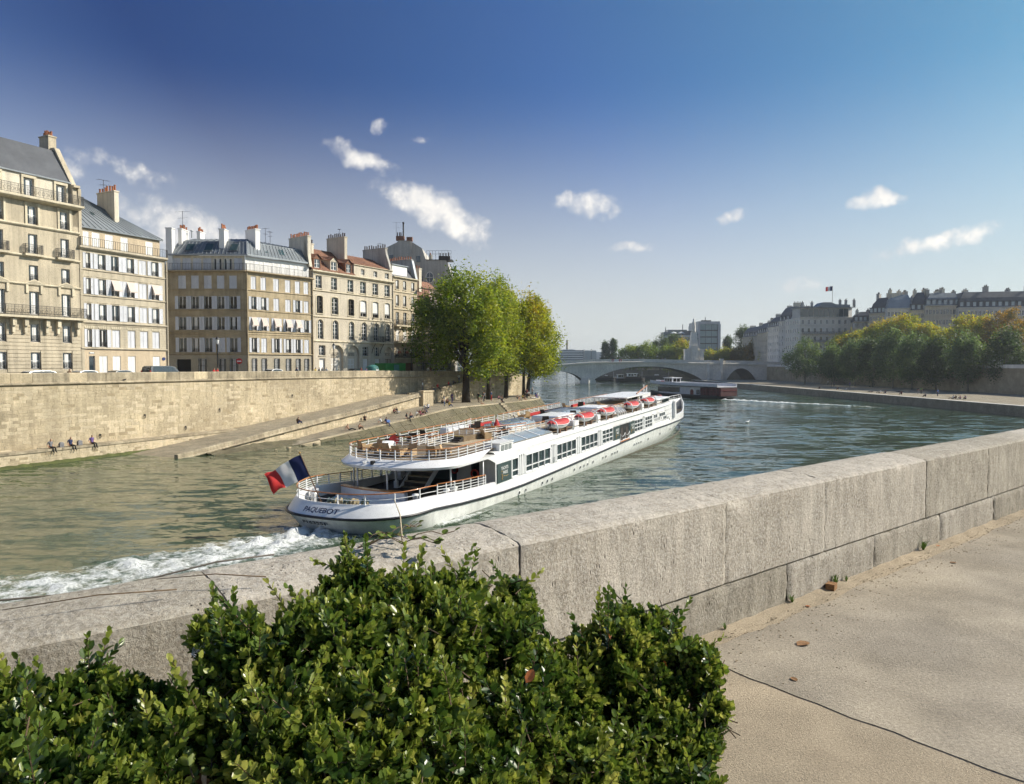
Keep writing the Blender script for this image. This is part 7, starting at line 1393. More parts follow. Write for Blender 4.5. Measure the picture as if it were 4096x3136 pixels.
# hose reel
m = MB(); m.lathe([(.34, -.2), (.34, -.17), (.27, -.16), (.27, .16), (.34, .17), (.34, .2)], 16); o = m.build('hose_reel', ['ship_black'], SHIP, loc=B(3.3, -3.3, 4.0)); o.rotation_euler = (0, PI/2, .5); m = MB(); m.lathe([(.33, -.205), (.33, -.2)], 16); m.build('reel_face', 'lifeboat_red', o)
m = MB(); m.tube([B(3.4, -3.1, 4.2), B(4.0, -2.6, 4.25), B(4.6, -2.0, 3.95)], .05, 6); m.build('hose', 'ship_black', SHIP)
m = MB(); m.beam(B(-2.2, -.6, 3.45), B(-2.55, -.75, 3.42), .1, .1); m.build('camera_box', 'curtain', SHIP); m = MB(); m.box(-2.52, -2.3, -.25, -.05, 3.3, 3.55); m.build('deck_lamp', 'ship_black', SHIP)
# bow gear
m = MB(); m.tube([B(61.0, .7 + .75*math.cos(a), 1.35 + .75*math.sin(a)) for a in [2*PI*i/16 for i in range(16)]], .14, 7, closed=True); w_ = m.build('bow_wheel', 'maroon', SHIP, True)
for i in range(4): m = MB(); a = PI*i/4; m.beam(B(61, .7 - .7*math.cos(a), 1.35 - .7*math.sin(a)), B(61, .7 + .7*math.cos(a), 1.35 + .7*math.sin(a)), .06); m.build('spoke', 'wicker', w_)
m = MB(); m.prism([B(55, -.5, .56), B(57.5, -.5, .56), B(57.5, 1.0, .56), B(55, 1.0, .56)], (0, 0, .7)); m.build('windlass', 'shutter', SHIP); m = MB(); m.tube([B(54.5, 1.5, .6), B(54.1, 1.5, 1.9)], .16, 8); m.build('air_cowl', 'ship_white', SHIP); m = MB(); m.beam(B(57.8, 1.0, .6), B(59.2, 1.2, 1.5), .2); m.build('bow_gear', 'rope', SHIP)
m = MB(); m.lathe([(.2, 0), (.2, .05), (.12, .06)], 10); o = m.build('hawse_hole', 'ship_panel', SHIP, loc=B(64.6, half(64.6, 4.75) + .02, 1.05)); o.rotation_euler = (PI/2, 0, -.35)
railing([B(s, half(s, 4.5, 72.6), zb(s)) for s in (63.4, 66, 68.5, 70.6, 72.2)] + [B(s, -half(s, 4.5, 72.6), zb(s)) for s in (72.2, 70.6, 68.5, 66, 63, 59, 55, 52)], .55, 1, 1.6, 'ship_white')
# ---- things standing on the ship
def on_ship(o, s, t, z, rz=0): o.matrix_world = SM @ Matrix.Translation(Vector(B(s, t, z))) @ Matrix.Rotation(rz, 4, 'Z'); return o
def lifeboat(s, lab, l=3.7):
    root = thing('lifeboat', lab, 'lifeboat', (0, 0, 0), 0, 'lifeboats along the starboard boat deck'); n = 16; hl = l / 2; prof = lambda x: (1 - abs(x) ** 2.6) ** .62
    m = MB(); rings = []
    for i in range(n + 1):
        x = -1 + 2*i/n; w = .62 * prof(x * .985); zk = .02 + .34 * abs(x) ** 3; zs = .46 + .12 * x * x; rings.append([(x*hl, w, zs), (x*hl, w*.93, zk + (zs - zk)*.55), (x*hl, w*.6, zk + (zs - zk)*.18), (x*hl, 0, zk), (x*hl, -w*.6, zk + (zs - zk)*.18), (x*hl, -w*.93, zk + (zs - zk)*.55), (x*hl, -w, zs)])
    m.loft(rings, closed=False, cap=False); m.build('hull', 'ship_white', root, True)
    m = MB(); m.loft([[(x*hl*1.0, .66*prof(x*.985)*math.cos(a), .44 + .12*x*x + (.34*(1 - .45*x*x))*math.sin(a)**.8 + .02*math.sin(9*x)) for a in [PI*k/8 for k in range(9)]] for x in [-1 + 2*i/n for i in range(n + 1)]], closed=False, cap=False); m.build('cover', 'lifeboat_red', root, True)
    m = MB(); m.tube([(x*hl, .67*prof(x*.985), .43 + .12*x*x) for x in [-1 + 2*i/n for i in range(n + 1)]] + [(x*hl, -.67*prof(x*.985), .43 + .12*x*x) for x in [1 - 2*i/n for i in range(n + 1)]], .03, 5); m.build('lashing', 'ship_white', root)
    for x in (-.75, .75): MB().box(x - .13, x + .13, -.45, .45, -.22, .1).build('chock', 'door_brown', root)
    return on_ship(root, s, 4.0, 3.58, math.radians(3))
for i, s in enumerate((16.3, 22.0, 27.6, 35.5, 41.3)): lifeboat(s, ('first', 'second', 'third', 'fourth', 'fifth')[i] + ' red covered lifeboat counting from the stern of the white ship')
for s in (14.7, 17.9, 20.4, 23.6, 26.0, 29.2, 33.9, 37.1, 39.7, 42.9): m = MB(); m.tube([B(s, 4.62, 3.35), B(s, 4.64, 3.9), B(s, 4.5, 4.3), B(s, 4.1, 4.5), B(s, 3.6, 4.4)], .055, 7); m.build('davit', 'ship_white', SHIP, True)
def chair_mesh(mt):
    m = MB(); m.box(-.26, .26, -.26, .26, .2, .28); s = m.mesh('seat', mt); m = MB(); m.grid(lambda u, v: (-.28 + .56*u, .26 + .12*v, .28 + .42*v), 3, 4); m.grid(lambda u, v: (-.28 + .56*u, .29 + .12*v, .28 + .42*v), 3, 4); k = m.mesh('backrest', mt); m = MB(); m.box(-.31, -.26, -.26, .3, .05, .44); a = m.mesh('armrest', mt); m = MB().box(.26, .31, -.26, .3, .05, .44); b2 = m.mesh('armrest', mt); l = MB().box(-.03, .03, -.03, .03, 0, .2).mesh('leg', mt); return s, k, a, b2, l
cm = {'wicker': chair_mesh('wicker'), 'wicker_dark': chair_mesh('wicker_dark')}
def deck_chair(s, t, rz, mt, lab):
    root = thing('deck_chair', lab, 'chair', (0, 0, 0), 0, 'chairs on the upper deck of the ship'); a = cm[mt]; link('seat', a[0], root); link('backrest', a[1], root); link('armrest', a[2], root); link('armrest', a[3], root)
    for x, y in ((-.22, -.22), (.22, -.22), (-.22, .22), (.22, .22)): link('leg', a[4], root, (x, y, 0))
    return on_ship(root, s, t, 3.585, rz)
for s, t, rz, mt, lab in [(.5, -3.7, 1.2, 'wicker', 'tan wicker chair at the far corner of the ship stern rail'), (.9, -3.0, -1.9, 'wicker', 'tan wicker chair facing the far corner chair at the stern rail'), (-.2, -1.4, 1.9, 'wicker', 'tan wicker chair at the stern rail, left of the middle pair'), (-.5, -.9, -1.2, 'wicker', 'tan wicker chair angled inward just right of the stern corner group'), (-.6, -.2, 1.6, 'wicker', 'tan wicker chair with its back square to the stern rail'), (-.6, .7, 1.6, 'wicker', 'tan wicker chair behind the little stern staircase'), (-.1, 1.2, -1.5, 'wicker', 'tan wicker chair beside the stern staircase rail'), (.1, 2.7, 1.8, 'wicker', 'tan wicker chair at the near corner of the stern rail'), (.6, 3.4, .4, 'wicker', 'tan wicker chair turned sideways at the near stern corner'), (3.6, -3.9, 0, 'wicker_dark', 'dark chair beside the red hose reel'), (5.2, -3.2, 2.4, 'wicker_dark', 'dark chair behind the hose reel by the inner rail'), (7.0, -3.2, 1.4, 'wicker_dark', 'dark lounge chair at the head of the inner rail'), (8.8, 1.6, 1.0, 'wicker', 'tan chair below the diagonal rail on the sun deck'), (10.4, 2.2, -.6, 'wicker_dark', 'dark chair beside the long skylight'), (12.6, .3, .8, 'wicker', 'tan chair by the first glass dome'), (13.6, -2.8, 2.6, 'wicker_dark', 'dark chair in front of the first red bench'), (19.4, -1.6, .6, 'wicker_dark', 'dark chair between the dome and the first white deck house'), (19.6, 1.4, 2.0, 'wicker_dark', 'dark chair next to the second lifeboat by the inner rail'), (21.8, -2.6, .2, 'wicker', 'tan chair by the red bench amidships'), (22.8, -2.8, 2.8, 'wicker', 'second tan chair by the red bench amidships'), (25.4, -1.8, 1.2, 'wicker_dark', 'dark chair at the edge of the dark seating'), (25.4, 1.6, 1.9, 'wicker_dark', 'dark chair near the third lifeboat'), (33.0, -3.0, 1.0, 'wicker', 'tan chair beyond the dark seating'), (35.4, -2.2, 2.0, 'wicker_dark', 'dark tall chair before the white canopy'), (36.2, .4, 1.0, 'wicker', 'tan chair under the edge of the white canopy')]: deck_chair(s, t, rz, mt, lab)
root = thing('red_parasol', 'folded red parasol lying open at the first glass dome', 'parasol'); m = MB(); m.lathe([(.05, 0), (.34, .1), (.2, .5), (.05, .85)], 7); m.build('canopy', 'lifeboat_red', root); MB().tube([(0, 0, -.1), (0, 0, 1.0)], .03, 5).build('pole', 'ship_white', root); on_ship(root, 14.0, -.6, 3.6)
# the ensign: a leaning pole and a blowing tricolour
root = thing('ensign_flag', 'blue white red flag blowing from a leaning pole at the ship stern', 'flag'); on_ship(root, -6.55, -.25, 2.0)
root.rotation_euler = (0, 0, 0); root.scale = (1, 1, 1); bpy.context.view_layer.update()
fb_ = Vector(root.matrix_world.translation)
tip = fb_ + Vector((-1.0, -.6, 2.65)); MB().tube([(0, 0, -.2), tip - fb_], [.035, .02], 6).build('pole', 'door_brown', root, True); MB().sphere(tip - fb_, .06, 8, 5).build('finial', 'letter_gold', root)
pd = (tip - fb_).normalized()
def flag_pt(u, v):
    """u 0..1 away from the pole, v 0..1 down the hoist"""
    p = tip - fb_ - pd * (.12 + 1.28 * v); wv = Vector((-1.86 * u, -.35 * u, -.78 * u - .22 * u * u + .18 * u * (v - .5))); wv += Vector((.1, -.22, .1)) * math.sin(u * 7.5 + v * 1.6) * min(1, u * 2.4) + Vector((0, .08, .05)) * math.sin(u * 15 - v * 5) * u
    return p + wv
for i, mt in enumerate(('flag_blue', 'flag_white', 'flag_red')): m = MB(); m.grid(lambda u, v: flag_pt((i + u) / 3, v), 9, 14); m.build(('blue', 'white', 'red')[i] + '_band', mt, root, True)
# ================================================================ other boats
mat('eb_white', (.62, .62, .64), .5, .06, .4, .04, 3, streak=.1); mat('maroon_dark', (.085, .028, .026), .7, .2, .5, .1, 3); mat('eb_dark', (.03, .028, .026), .6, .1, .5, 0)
root = thing('excursion_boat', 'white two deck excursion boat with dark red stern just before the bridge', 'boat', (56.7, 188, 0), math.atan2(27.6, -15))
def eb(s, b=3.1, L_=31.0): return b * (1 - max(0, (s - 22) / (L_ - 22)) ** 2.2) if s > 22 else b
xs = [31 * i / 20 for i in range(21)]; sh_ = lambda s: .9 + .9 * max(0, (s - 18) / 13) ** 2
m = MB(); m.loft([[(s, eb(s) * k, z * sh_(s) - .3 * (k < .9)) for k, z in ((.8, -.6), (1, .5), (1, 1), (-1, 1), (-1, .5), (-.8, -.6))] for s in xs[:-1]], cap=True); m.build('hull', 'eb_dark', root)
m = MB(); m.loft([[(s, k * eb(s) * .94, z) for k, z in ((1, .85), (1, 3.0), (-1, 3.0), (-1, .85))] for s in [6.5 + i for i in range(0, 18)]]); m.build('cabin', 'eb_white', root)
up_ = lambda s: 3.05 + .6 * max(0, (s - 10) / 21) ** 1.6
m = MB(); m.loft([[(s, k * (eb(s, 3.45) + .05) , up_(s) + z) for k, z in ((1, 0), (1.02, .25), (1.0, 1.0), (.95, 1.0), (.95, .3), (-.95, .3), (-.95, 1.0), (-1, 1.0), (-1.02, .25), (-1, 0))] for s in [-.5 + 1.5 * i for i in range(0, 21)]]); m.build('upper_deck', 'eb_white', root)
m = MB(); m.tube([(s, eb(s, 3.5) + .06, up_(s) + .06) for s in [-.5 + 1.5 * i for i in range(21)]], .07, 5); m.build('rubbing_strake', 'eb_dark', root)
for i in range(6): m = MB(); x = 14.6 + 1.55 * i; m.box(x, x + 1.45, eb(x + 1.4) * .94 - .02, eb(x + 1.4) * .94 + .1, 1.35, 2.75); m.build('window', 'glass_dark', root); 
m = MB(); ar = [(9.6 + .95*math.cos(a), 3.0, 1.7 + .95*math.sin(a)) for a in [PI*i/10 for i in range(11)]]; m.tube([(10.55, 3.0, .9)] + ar + [(8.65, 3.0, .9)], .13, 5); m.build('arch_trim', 'white_paint', root); m = MB(); m.prism([(10.2, 2.93, .9), (9.0, 2.93, .9), (9.0, 2.93, 1.9), (9.6, 2.93, 2.4), (10.2, 2.93, 1.9)], (0, .05, 0)); m.build('door', 'maroon', root)
for x in (7.4, 6.7): m = MB(); m.box(x, x + .5, 2.9, 2.96, 1.0, 2.3); m.build('window', 'glass_dark', root)
m = MB(); m.box(-1.2, 6.4, -2.9, 2.95, .8, 2.9); m.build('stern_house', 'maroon_dark', root)
for i in range(6): m = MB(); x = -1.0 + 1.2 * i; m.box(x, x + .16, 2.9, 3.05, .8, 2.95); m.build('stern_post', 'maroon', root)
m = MB(); m.box(-1.3, 6.5, 2.86, 3.0, 2.15, 2.3); m.box(-1.3, -1.15, -2.9, 2.95, 2.15, 2.3); m.box(-1.3, 6.5, 2.86, 3.0, 1.4, 1.5); m.build('stern_rail', 'maroon', root); m = MB(); m.box(-2.6, -1.2, -2.4, 2.4, .5, .65); m.build('stern_platform', 'eb_dark', root)
m = MB(); m.box(19.2, 22.6, -1.6, 1.6, 3.4, 5.25); m.box(18.9, 22.9, -1.9, 1.9, 5.25, 5.4); wh = m.build('wheelhouse', 'eb_white', root)
for i in range(3): m = MB(); m.box(19.4 + 1.05*i, 20.25 + 1.05*i, 1.58, 1.64, 4.2, 5.1); m.build('window', 'glass_dark', wh)
for i in range(2): m = MB(); m.box(19.14, 19.2, -1.3 + 1.4*i, -.2 + 1.4*i, 4.2, 5.1); m.build('window', 'glass_dark', wh)
m = MB(); m.box(23.2, 24.3, .6, 1.5, 3.8, 4.35); m.build('life_jacket_box', 'sign_red', root)
def barge(name, lab, x, y, rz, l, hull, cab, seed):
    rnd = random.Random(seed); root = thing(name, lab, 'barge', (x, y, 0), rz, 'barges moored beyond the bridge'); m = MB()
    f = lambda s: 2.6 * (1 - max(0, (abs(s - l/2) - l*.32) / (l*.18)) ** 2.4) if abs(s - l/2) > l*.32 else 2.6
    m.loft([[(s, f(s)*k, z + (.5*max(0, (s - l*.8)/(l*.2))**2 if z > .5 else 0)) for k, z in ((.7, -.5), (1, .4), (1, 1.9), (-1, 1.9), (-1, .4), (-.7, -.5))] for s in [l*(i + .15)/20.3 for i in range(21)]]); m.build('hull', hull, root)
    m = MB(); m.box(l*.08, l*.26, -1.8, 1.8, 1.9, 3.9); m.box(l*.06, l*.28, -2, 2, 3.9, 4.05); c = m.build('wheelhouse', cab, root)
    for i in range(3): m = MB(); m.box(l*(.09 + .055*i), l*(.13 + .055*i), -1.86, -1.8, 2.7, 3.6); m.build('window', 'glass_dark', c)
    m = MB(); m.box(l*.32, l*.86, -1.7, 1.7, 1.9, 2.9); m.build('hold_cover', rnd.choice(('quay_edge', 'maroon', 'grey_base')), root); m = MB(); m.tube([(l*.9, 0, 2), (l*.9, 0, 5.5)], .08, 5); m.build('mast', 'eb_white', root)
    m = MB(); m.box(l*.62, l*.7, -.7, .7, 2.9, 3.4); m.build('deck_box', 'white_paint', root)
barge('moored_barge', 'dark barge with white wheelhouse seen under the wide bridge arch', 41, 392, 0.04, 17, 'eb_dark', 'white_paint', 1); barge('moored_barge', 'black barge with a pale bow rail, right one under the wide bridge arch', 55, 378, .03, 16, 'eb_dark', 'eb_white', 2); barge('moored_barge', 'long low barge moored furthest back under the wide bridge arch', 66, 420, .02, 30, 'quay_edge', 'white_paint', 3)
root = thing('gull', 'white gull floating on the river right of the ship', 'bird', (36.6, 110, 0)); m = MB(); m.loft([[(x, w*math.cos(a)*.5, .1 + z + w*math.sin(a)*.4) for a in [2*PI*i/8 for i in range(8)]] for x, w, z in ((-.34, .03, .08), (-.2, .18, .02), (0, .28, 0), (.16, .22, .04), (.24, .13, .14), (.3, .12, .2), (.36, .04, .18))]); m.build('body', 'white_paint', root, True); root.scale = (1.4, 1.4, 1.4); root.rotation_euler = (0, 0, .4)

# ================================================================ people
def person_mesh(name, J, bones):
    """one continuous skinned figure; faces take their slot from the nearest bone: 0 skin 1 top 2 legs 3 hair 4 shoe"""
    names = list(J); me = bpy.data.meshes.new(name); me.from_pydata([J[k][:3] for k in names], [(names.index(a), names.index(b)) for a, b, _ in bones], [])
    o = bpy.data.objects.new(name, me); C.objects.link(o); sk = o.modifiers.new('skin', 'SKIN'); sk.use_smooth_shade = True; su = o.modifiers.new('sub', 'SUBSURF'); su.levels = 1; su.render_levels = 1
    for i, k in enumerate(names): r_ = J[k][3]; me.skin_vertices[0].data[i].radius = (r_, r_) if not isinstance(r_, tuple) else r_
    me.skin_vertices[0].data[names.index('pelvis')].use_root = True
    bpy.context.view_layer.update(); out = bpy.data.meshes.new_from_object(o.evaluated_get(bpy.context.evaluated_depsgraph_get())); bpy.data.objects.remove(o)
    seg = [(Vector(J[a][:3]), Vector(J[b][:3]), s) for a, b, s in bones]; out.materials.clear()
    for k in ('skin', 'skin', 'skin', 'skin', 'skin'): out.materials.append(MAT[k])
    hd = Vector(J['head'][:3]); ht = Vector(J['crown'][:3]); fw = Vector(J['face'][:3]) - hd
    for p in out.polygons:
        c = p.center; best = min(seg, key=lambda s: (c - (s[0] + (s[1] - s[0]) * max(0, min(1, (c - s[0]).dot(s[1] - s[0]) / max(1e-6, (s[1] - s[0]).length_squared))))).length); mi = best[2]
        if mi == 3: d = c - hd; mi = 3 if (d.dot((ht - hd).normalized()) > .045 or d.dot(fw.normalized()) < -.01) else 0
        p.material_index = mi; p.use_smooth = True
    return out
def skel(pelvis, chest, neck, head, crown, face, sh, el, ha, hip, kn, an, toe):
    J = {'pelvis': (*pelvis, (.15, .115)), 'chest': (*chest, (.165, .115)), 'neck': (*neck, .055), 'head': (*head, (.085, .095)), 'crown': (*crown, .055), 'face': (*face, .03)}
    bones = [('pelvis', 'chest', 1), ('chest', 'neck', 1), ('neck', 'head', 3), ('head', 'crown', 3), ('head', 'face', 3)]
    for s, t in ((0, 'l'), (1, 'r')):
        J['sh' + t] = (*sh[s], .065); J['el' + t] = (*el[s], .045); J['wr' + t] = (*ha[s][0], .032); J['hand' + t] = (*ha[s][1], .03)
        J['hip' + t] = (*hip[s], .095); J['kn' + t] = (*kn[s], .062); J['an' + t] = (*an[s], .042); J['toe' + t] = (*toe[s], .035)
        bones += [('chest', 'sh' + t, 1), ('sh' + t, 'el' + t, 1), ('el' + t, 'wr' + t, 0), ('wr' + t, 'hand' + t, 0), ('pelvis', 'hip' + t, 2), ('hip' + t, 'kn' + t, 2), ('kn' + t, 'an' + t, 2), ('an' + t, 'toe' + t, 4)]
    return J, bones
def mir(p): return (p, (-p[0], p[1], p[2]))
POSE = {}
def pose(n, *a): POSE[n] = person_mesh('person_' + n, *skel(*a))
pose('stand', (0, 0, .95), (0, 0, 1.32), (0, -.01, 1.5), (0, -.03, 1.61), (0, -.02, 1.72), (0, -.13, 1.6), mir((.19, 0, 1.42)), mir((.25, .03, 1.13)), tuple(zip(mir((.26, -.05, .9)), mir((.25, -.08, .8)))), mir((.1, 0, .9)), mir((.1, -.02, .5)), mir((.11, .02, .08)), mir((.12, -.14, .04)))
pose('walk', (0, 0, .95), (0, -.03, 1.32), (0, -.05, 1.5), (0, -.08, 1.61), (0, -.07, 1.72), (0, -.18, 1.6), mir((.19, -.02, 1.42)), ((.24, .14, 1.15), (-.24, -.12, 1.15)), (((.26, .1, .92), (.25, .06, .83)), ((-.25, -.3, 1.02), (-.24, -.38, .98))), mir((.1, 0, .9)), ((.1, -.18, .52), (-.1, .06, .5)), ((.11, -.22, .1), (-.11, .36, .16)), ((.12, -.38, .06), (-.12, .28, .04)))
pose('bend', (0, .1, .9), (0, -.22, 1.15), (0, -.38, 1.22), (0, -.5, 1.22), (0, -.58, 1.26), (0, -.52, 1.1), mir((.18, -.3, 1.2)), mir((.22, -.4, .92)), tuple(zip(mir((.18, -.52, .7)), mir((.16, -.56, .62)))), mir((.1, .08, .86)), mir((.11, -.02, .48)), mir((.12, .06, .08)), mir((.13, -.1, .04)))
pose('sit_edge', (0, 0, .12), (0, .02, .5), (0, -.02, .68), (0, -.05, .79), (0, -.04, .9), (0, -.15, .78), mir((.19, .01, .6)), mir((.25, .1, .34)), tuple(zip(mir((.24, -.04, .13)), mir((.2, -.12, .1)))), mir((.1, -.04, .1)), mir((.11, -.44, .1)), mir((.12, -.55, -.32)), mir((.13, -.68, -.36)))
pose('sit_knees', (0, 0, .12), (0, .03, .48), (0, -.06, .65), (0, -.12, .75), (0, -.11, .86), (0, -.22, .72), mir((.19, .0, .57)), mir((.24, -.22, .42)), tuple(zip(mir((.14, -.42, .42)), mir((.06, -.47, .4)))), mir((.1, -.04, .12)), mir((.12, -.36, .46)), mir((.12, -.5, .07)), mir((.13, -.66, .04)))
pose('sit_back', (0, 0, .12), (0, .16, .46), (0, .17, .63), (0, .16, .74), (0, .18, .85), (0, .05, .75), mir((.19, .18, .56)), mir((.27, .36, .33)), tuple(zip(mir((.28, .42, .1)), mir((.28, .46, .04)))), mir((.1, -.04, .11)), mir((.12, -.42, .24)), mir((.13, -.8, .07)), mir((.14, -.86, .16)))
pose('lie', (0, 0, .13), (0, .38, .15), (0, .56, .17), (0, .68, .2), (0, .79, .2), (0, .66, .31), mir((.2, .48, .15)), mir((.36, .34, .1)), tuple(zip(mir((.3, .14, .12)), mir((.22, .06, .2)))), mir((.1, -.05, .12)), mir((.12, -.44, .2)), mir((.13, -.84, .07)), mir((.15, -.88, .18)))
CLO = {'navy': (.03, .04, .10), 'black': (.015, .015, .017), 'white': (.7, .7, .68), 'red': (.45, .03, .03), 'grey': (.18, .18, .19), 'jeans': (.06, .09, .17), 'tan': (.32, .24, .15), 'green': (.08, .2, .06), 'yellow': (.5, .36, .06), 'maroon': (.16, .025, .03), 'blue': (.08, .16, .4), 'pink': (.5, .22, .25), 'brown': (.12, .07, .04), 'skin': None, 'violet': (.14, .09, .25)}
for k, c in CLO.items():
    if c: mat('cloth_' + k, c, .85, .1, 6, .08, 30)
    else: MAT['cloth_skin'] = MAT['skin']
mat('hair_dark', (.018, .013, .01), .6, .2, 20, 0); mat('hair_fair', (.28, .17, .07), .6, .2, 20, 0); mat('shoe', (.03, .025, .022), .6, .1, 9, 0)
def person(loc, rz, ps, top, leg, lab, hair='hair_dark', sc=1.0, group=None):
    o = link('person', POSE[ps], None, loc, rz, lab, 'person', group); o.scale = (sc, sc, sc)
    for i, mt in enumerate(('skin', 'cloth_' + top, 'cloth_' + leg, hair, 'shoe')): o.material_slots[i].link = 'OBJECT'; o.material_slots[i].material = MAT[mt]
    return o
GP = 'people on the lower quay of the island'
for x, y, ps, rz, top, leg, lab in [(30.4, -9.3, 'sit_back', .9, 'skin', 'black', 'bare chested sunbather propped on the arms at the low end of the quay'), (31.2, -10.3, 'sit_knees', .2, 'skin', 'brown', 'bare chested person with drawn up knees beside the sunbather'), (37.7, -6.3, 'sit_knees', -.9, 'black', 'black', 'person in black sitting below the ramp wall hugging the knees'), (36.4, -10.0, 'sit_back', .4, 'white', 'tan', 'person in white leaning back beside a blue bag on the quay'), (36.0, -11.25, 'sit_edge', .1, 'navy', 'navy', 'person in navy sitting on the quay edge with dangling legs'), (44.6, -6.3, 'sit_knees', .6, 'maroon', 'black', 'person in maroon sitting in a small group under the ramp'), (45.6, -6.2, 'sit_back', -.5, 'black', 'white', 'person in black top and white trousers in the group under the ramp'), (40.3, -11.6, 'sit_edge', .3, 'black', 'black', 'person in black sitting on the edge with outstretched legs'), (41.3, -11.3, 'sit_knees', -.3, 'skin', 'jeans', 'bare chested person just behind the one in black on the edge'), (43.0, -11.2, 'sit_knees', .5, 'white', 'tan', 'person in white at the left of the seated group by the edge'), (44.1, -11.2, 'sit_back', -.4, 'maroon', 'pink', 'person in maroon in the middle of the seated group by the edge'), (45.2, -10.8, 'sit_knees', .2, 'tan', 'brown', 'person in tan in the seated group by the edge'), (46.3, -10.6, 'sit_knees', -.6, 'grey', 'jeans', 'person in grey at the right of the seated group by the edge'), (49.3, -8.6, 'sit_knees', 1.2, 'white', 'black', 'person in white shirt sitting alone before the landing pier'), (50.8, -8.3, 'sit_back', -1.0, 'white', 'jeans', 'second person in white sitting before the landing pier'), (55.1, -8.6, 'stand', .4, 'grey', 'jeans', 'person in grey standing with a bag left of the biggest tree'), (54.4, -9.9, 'sit_knees', .9, 'yellow', 'jeans', 'person in yellow sitting at the feet of the one standing in grey'), (60.5, -5.0, 'sit_knees', .2, 'black', 'black', 'person in black sitting in the shade left of the biggest tree trunk'), (62.8, -4.6, 'sit_knees', -.4, 'maroon', 'black', 'person in dark red in the shade left of the biggest tree trunk'), (64.6, -4.6, 'stand', 1.2, 'violet', 'violet', 'person in violet standing right by the biggest tree trunk'), (62.0, -11.6, 'sit_edge', .2, 'tan', 'skin', 'person with bare legs on the edge right of the biggest tree'), (67.8, -8.0, 'walk', 1.9, 'black', 'black', 'person in black walking between the first two trunks'), (66.9, -8.6, 'bend', 1.2, 'green', 'tan', 'person in green bending down between the first two trunks'), (70.2, -7.7, 'stand', .4, 'black', 'grey', 'person in black with white cap standing left of the second trunk'), (71.2, -7.4, 'stand', -.6, 'grey', 'black', 'person in grey standing close to the second trunk'), (73.6, -7.6, 'stand', .9, 'blue', 'red', 'person in blue with a red bag right of the second trunk'), (68.6, -12.2, 'sit_edge', -.3, 'black', 'black', 'person in black crouching on the edge beside the bank steps'), (78.5, -6.6, 'sit_knees', .3, 'pink', 'jeans', 'person in pink in the row resting left of the third trunk'), (79.5, -6.4, 'sit_knees', -.3, 'black', 'tan', 'person in black in the row resting left of the third trunk'), (80.5, -6.6, 'sit_back', .1, 'brown', 'black', 'person in brown in the row resting left of the third trunk'), (75.6, -12.3, 'sit_edge', .2, 'skin', 'brown', 'bare chested person with legs over the edge past the bank steps'), (78.4, -12.1, 'sit_edge', -.2, 'brown', 'skin', 'person in brown with bare legs over the edge past the steps'), (81.3, -9.2, 'sit_knees', .4, 'tan', 'jeans', 'person in tan sitting in front of the third trunk'), (83.0, -9.6, 'sit_knees', .4, 'yellow', 'black', 'person in yellow sitting right of the third trunk'), (84.4, -10.0, 'bend', .9, 'white', 'black', 'person in white shirt bending over right of the third trunk'), (85.4, -10.8, 'lie', 1.2, 'white', 'white', 'person all in white lying on the quay near its tip'), (86.4, -8.8, 'stand', .2, 'black', 'black', 'person in black standing by the double trunk'), (87.4, -8.6, 'stand', -.5, 'maroon', 'black', 'person in maroon standing by the double trunk'), (86.6, -11.0, 'sit_edge', -.4, 'violet', 'blue', 'person in violet on the edge near the tip of the quay'), (97, -5.6, 'stand', .3, 'black', 'black', 'person in black standing at the tip of the quay'), (100, -4.3, 'walk', .9, 'white', 'black', 'person in white and black at the outermost tip of the quay'), (92.0, -9.0, 'sit_edge', -.7, 'white', 'jeans', 'person in white sitting on the tip edge of the quay'), (94.0, -7.7, 'sit_edge', -.8, 'blue', 'skin', 'person in blue sitting last along the tip edge')]:
    person(lw(x, max(y, ey(x) + .15), qz(x) + .02 + (.05 if 'edge' in ps else 0)), FRZ + rz, ps, top, leg, lab, 'hair_fair' if len(lab) % 4 == 0 else 'hair_dark', 1.0, GP)
GU = 'people on the upper ramp'
for x, ps, rz, top, leg, lab in [(62.8, 'stand', .3, 'white', 'grey', 'person in white standing at the head of the ramp landing'), (64.2, 'sit_edge', .2, 'tan', 'jeans', 'person in tan sitting on the upper ramp parapet'), (66.0, 'sit_edge', -.2, 'red', 'black', 'person in red sitting on the upper ramp parapet, left one'), (69.8, 'sit_edge', .4, 'red', 'jeans', 'person in red sitting on the upper ramp parapet, right one'), (73.5, 'sit_knees', .0, 'grey', 'black', 'person in grey resting against the wall on the upper ramp'), (75.6, 'walk', 1.4, 'white', 'jeans', 'person in white shirt walking up the upper ramp')]:
    z = lerp_table(utab, x); person(lw(x, -.9 if 'edge' in ps else .2, z + (.22 if 'edge' in ps else .02)), FRZ + rz, ps, top, leg, lab, group=GU)
person(lw(24.4, ry(24.4) + .2, lerp_table(rtab, 24.4) + .0), FRZ + 1.2, 'sit_knees', 'brown', 'navy', 'lone person in brown sitting on the long ramp parapet')
for x, top, leg, lab in ((-.5, 'grey', 'black', 'person at the far left end of the low ledge'), (1.35, 'navy', 'black', 'person in navy sitting on the low ledge, left of the pair'), (3.45, 'violet', 'black', 'person in violet sitting on the low ledge, right of the pair')): person(lw(x, .4, 1.37), FRZ + .1, 'sit_edge', top, leg, lab, group='people on the low ledge')
for x in (.55, 2.3): m = MB(); m.loft([[(-.2 + .03*i, -.13, z) for i in (0,)] + [(.2, -.13, z), (.2, .13, z), (-.2, .13, z)] for z in (0, .35)] + [[(-.1, -.08, .46), (.1, -.08, .46), (.1, .08, .46), (-.1, .08, .46)]]); m.build('rucksack', 'cloth_grey', None, loc=lw(x, .5, 1.37), rz=FRZ, label='grey rucksack on the low ledge ' + ('left of' if x < 1 else 'between') + ' the seated pair', cat='bag')
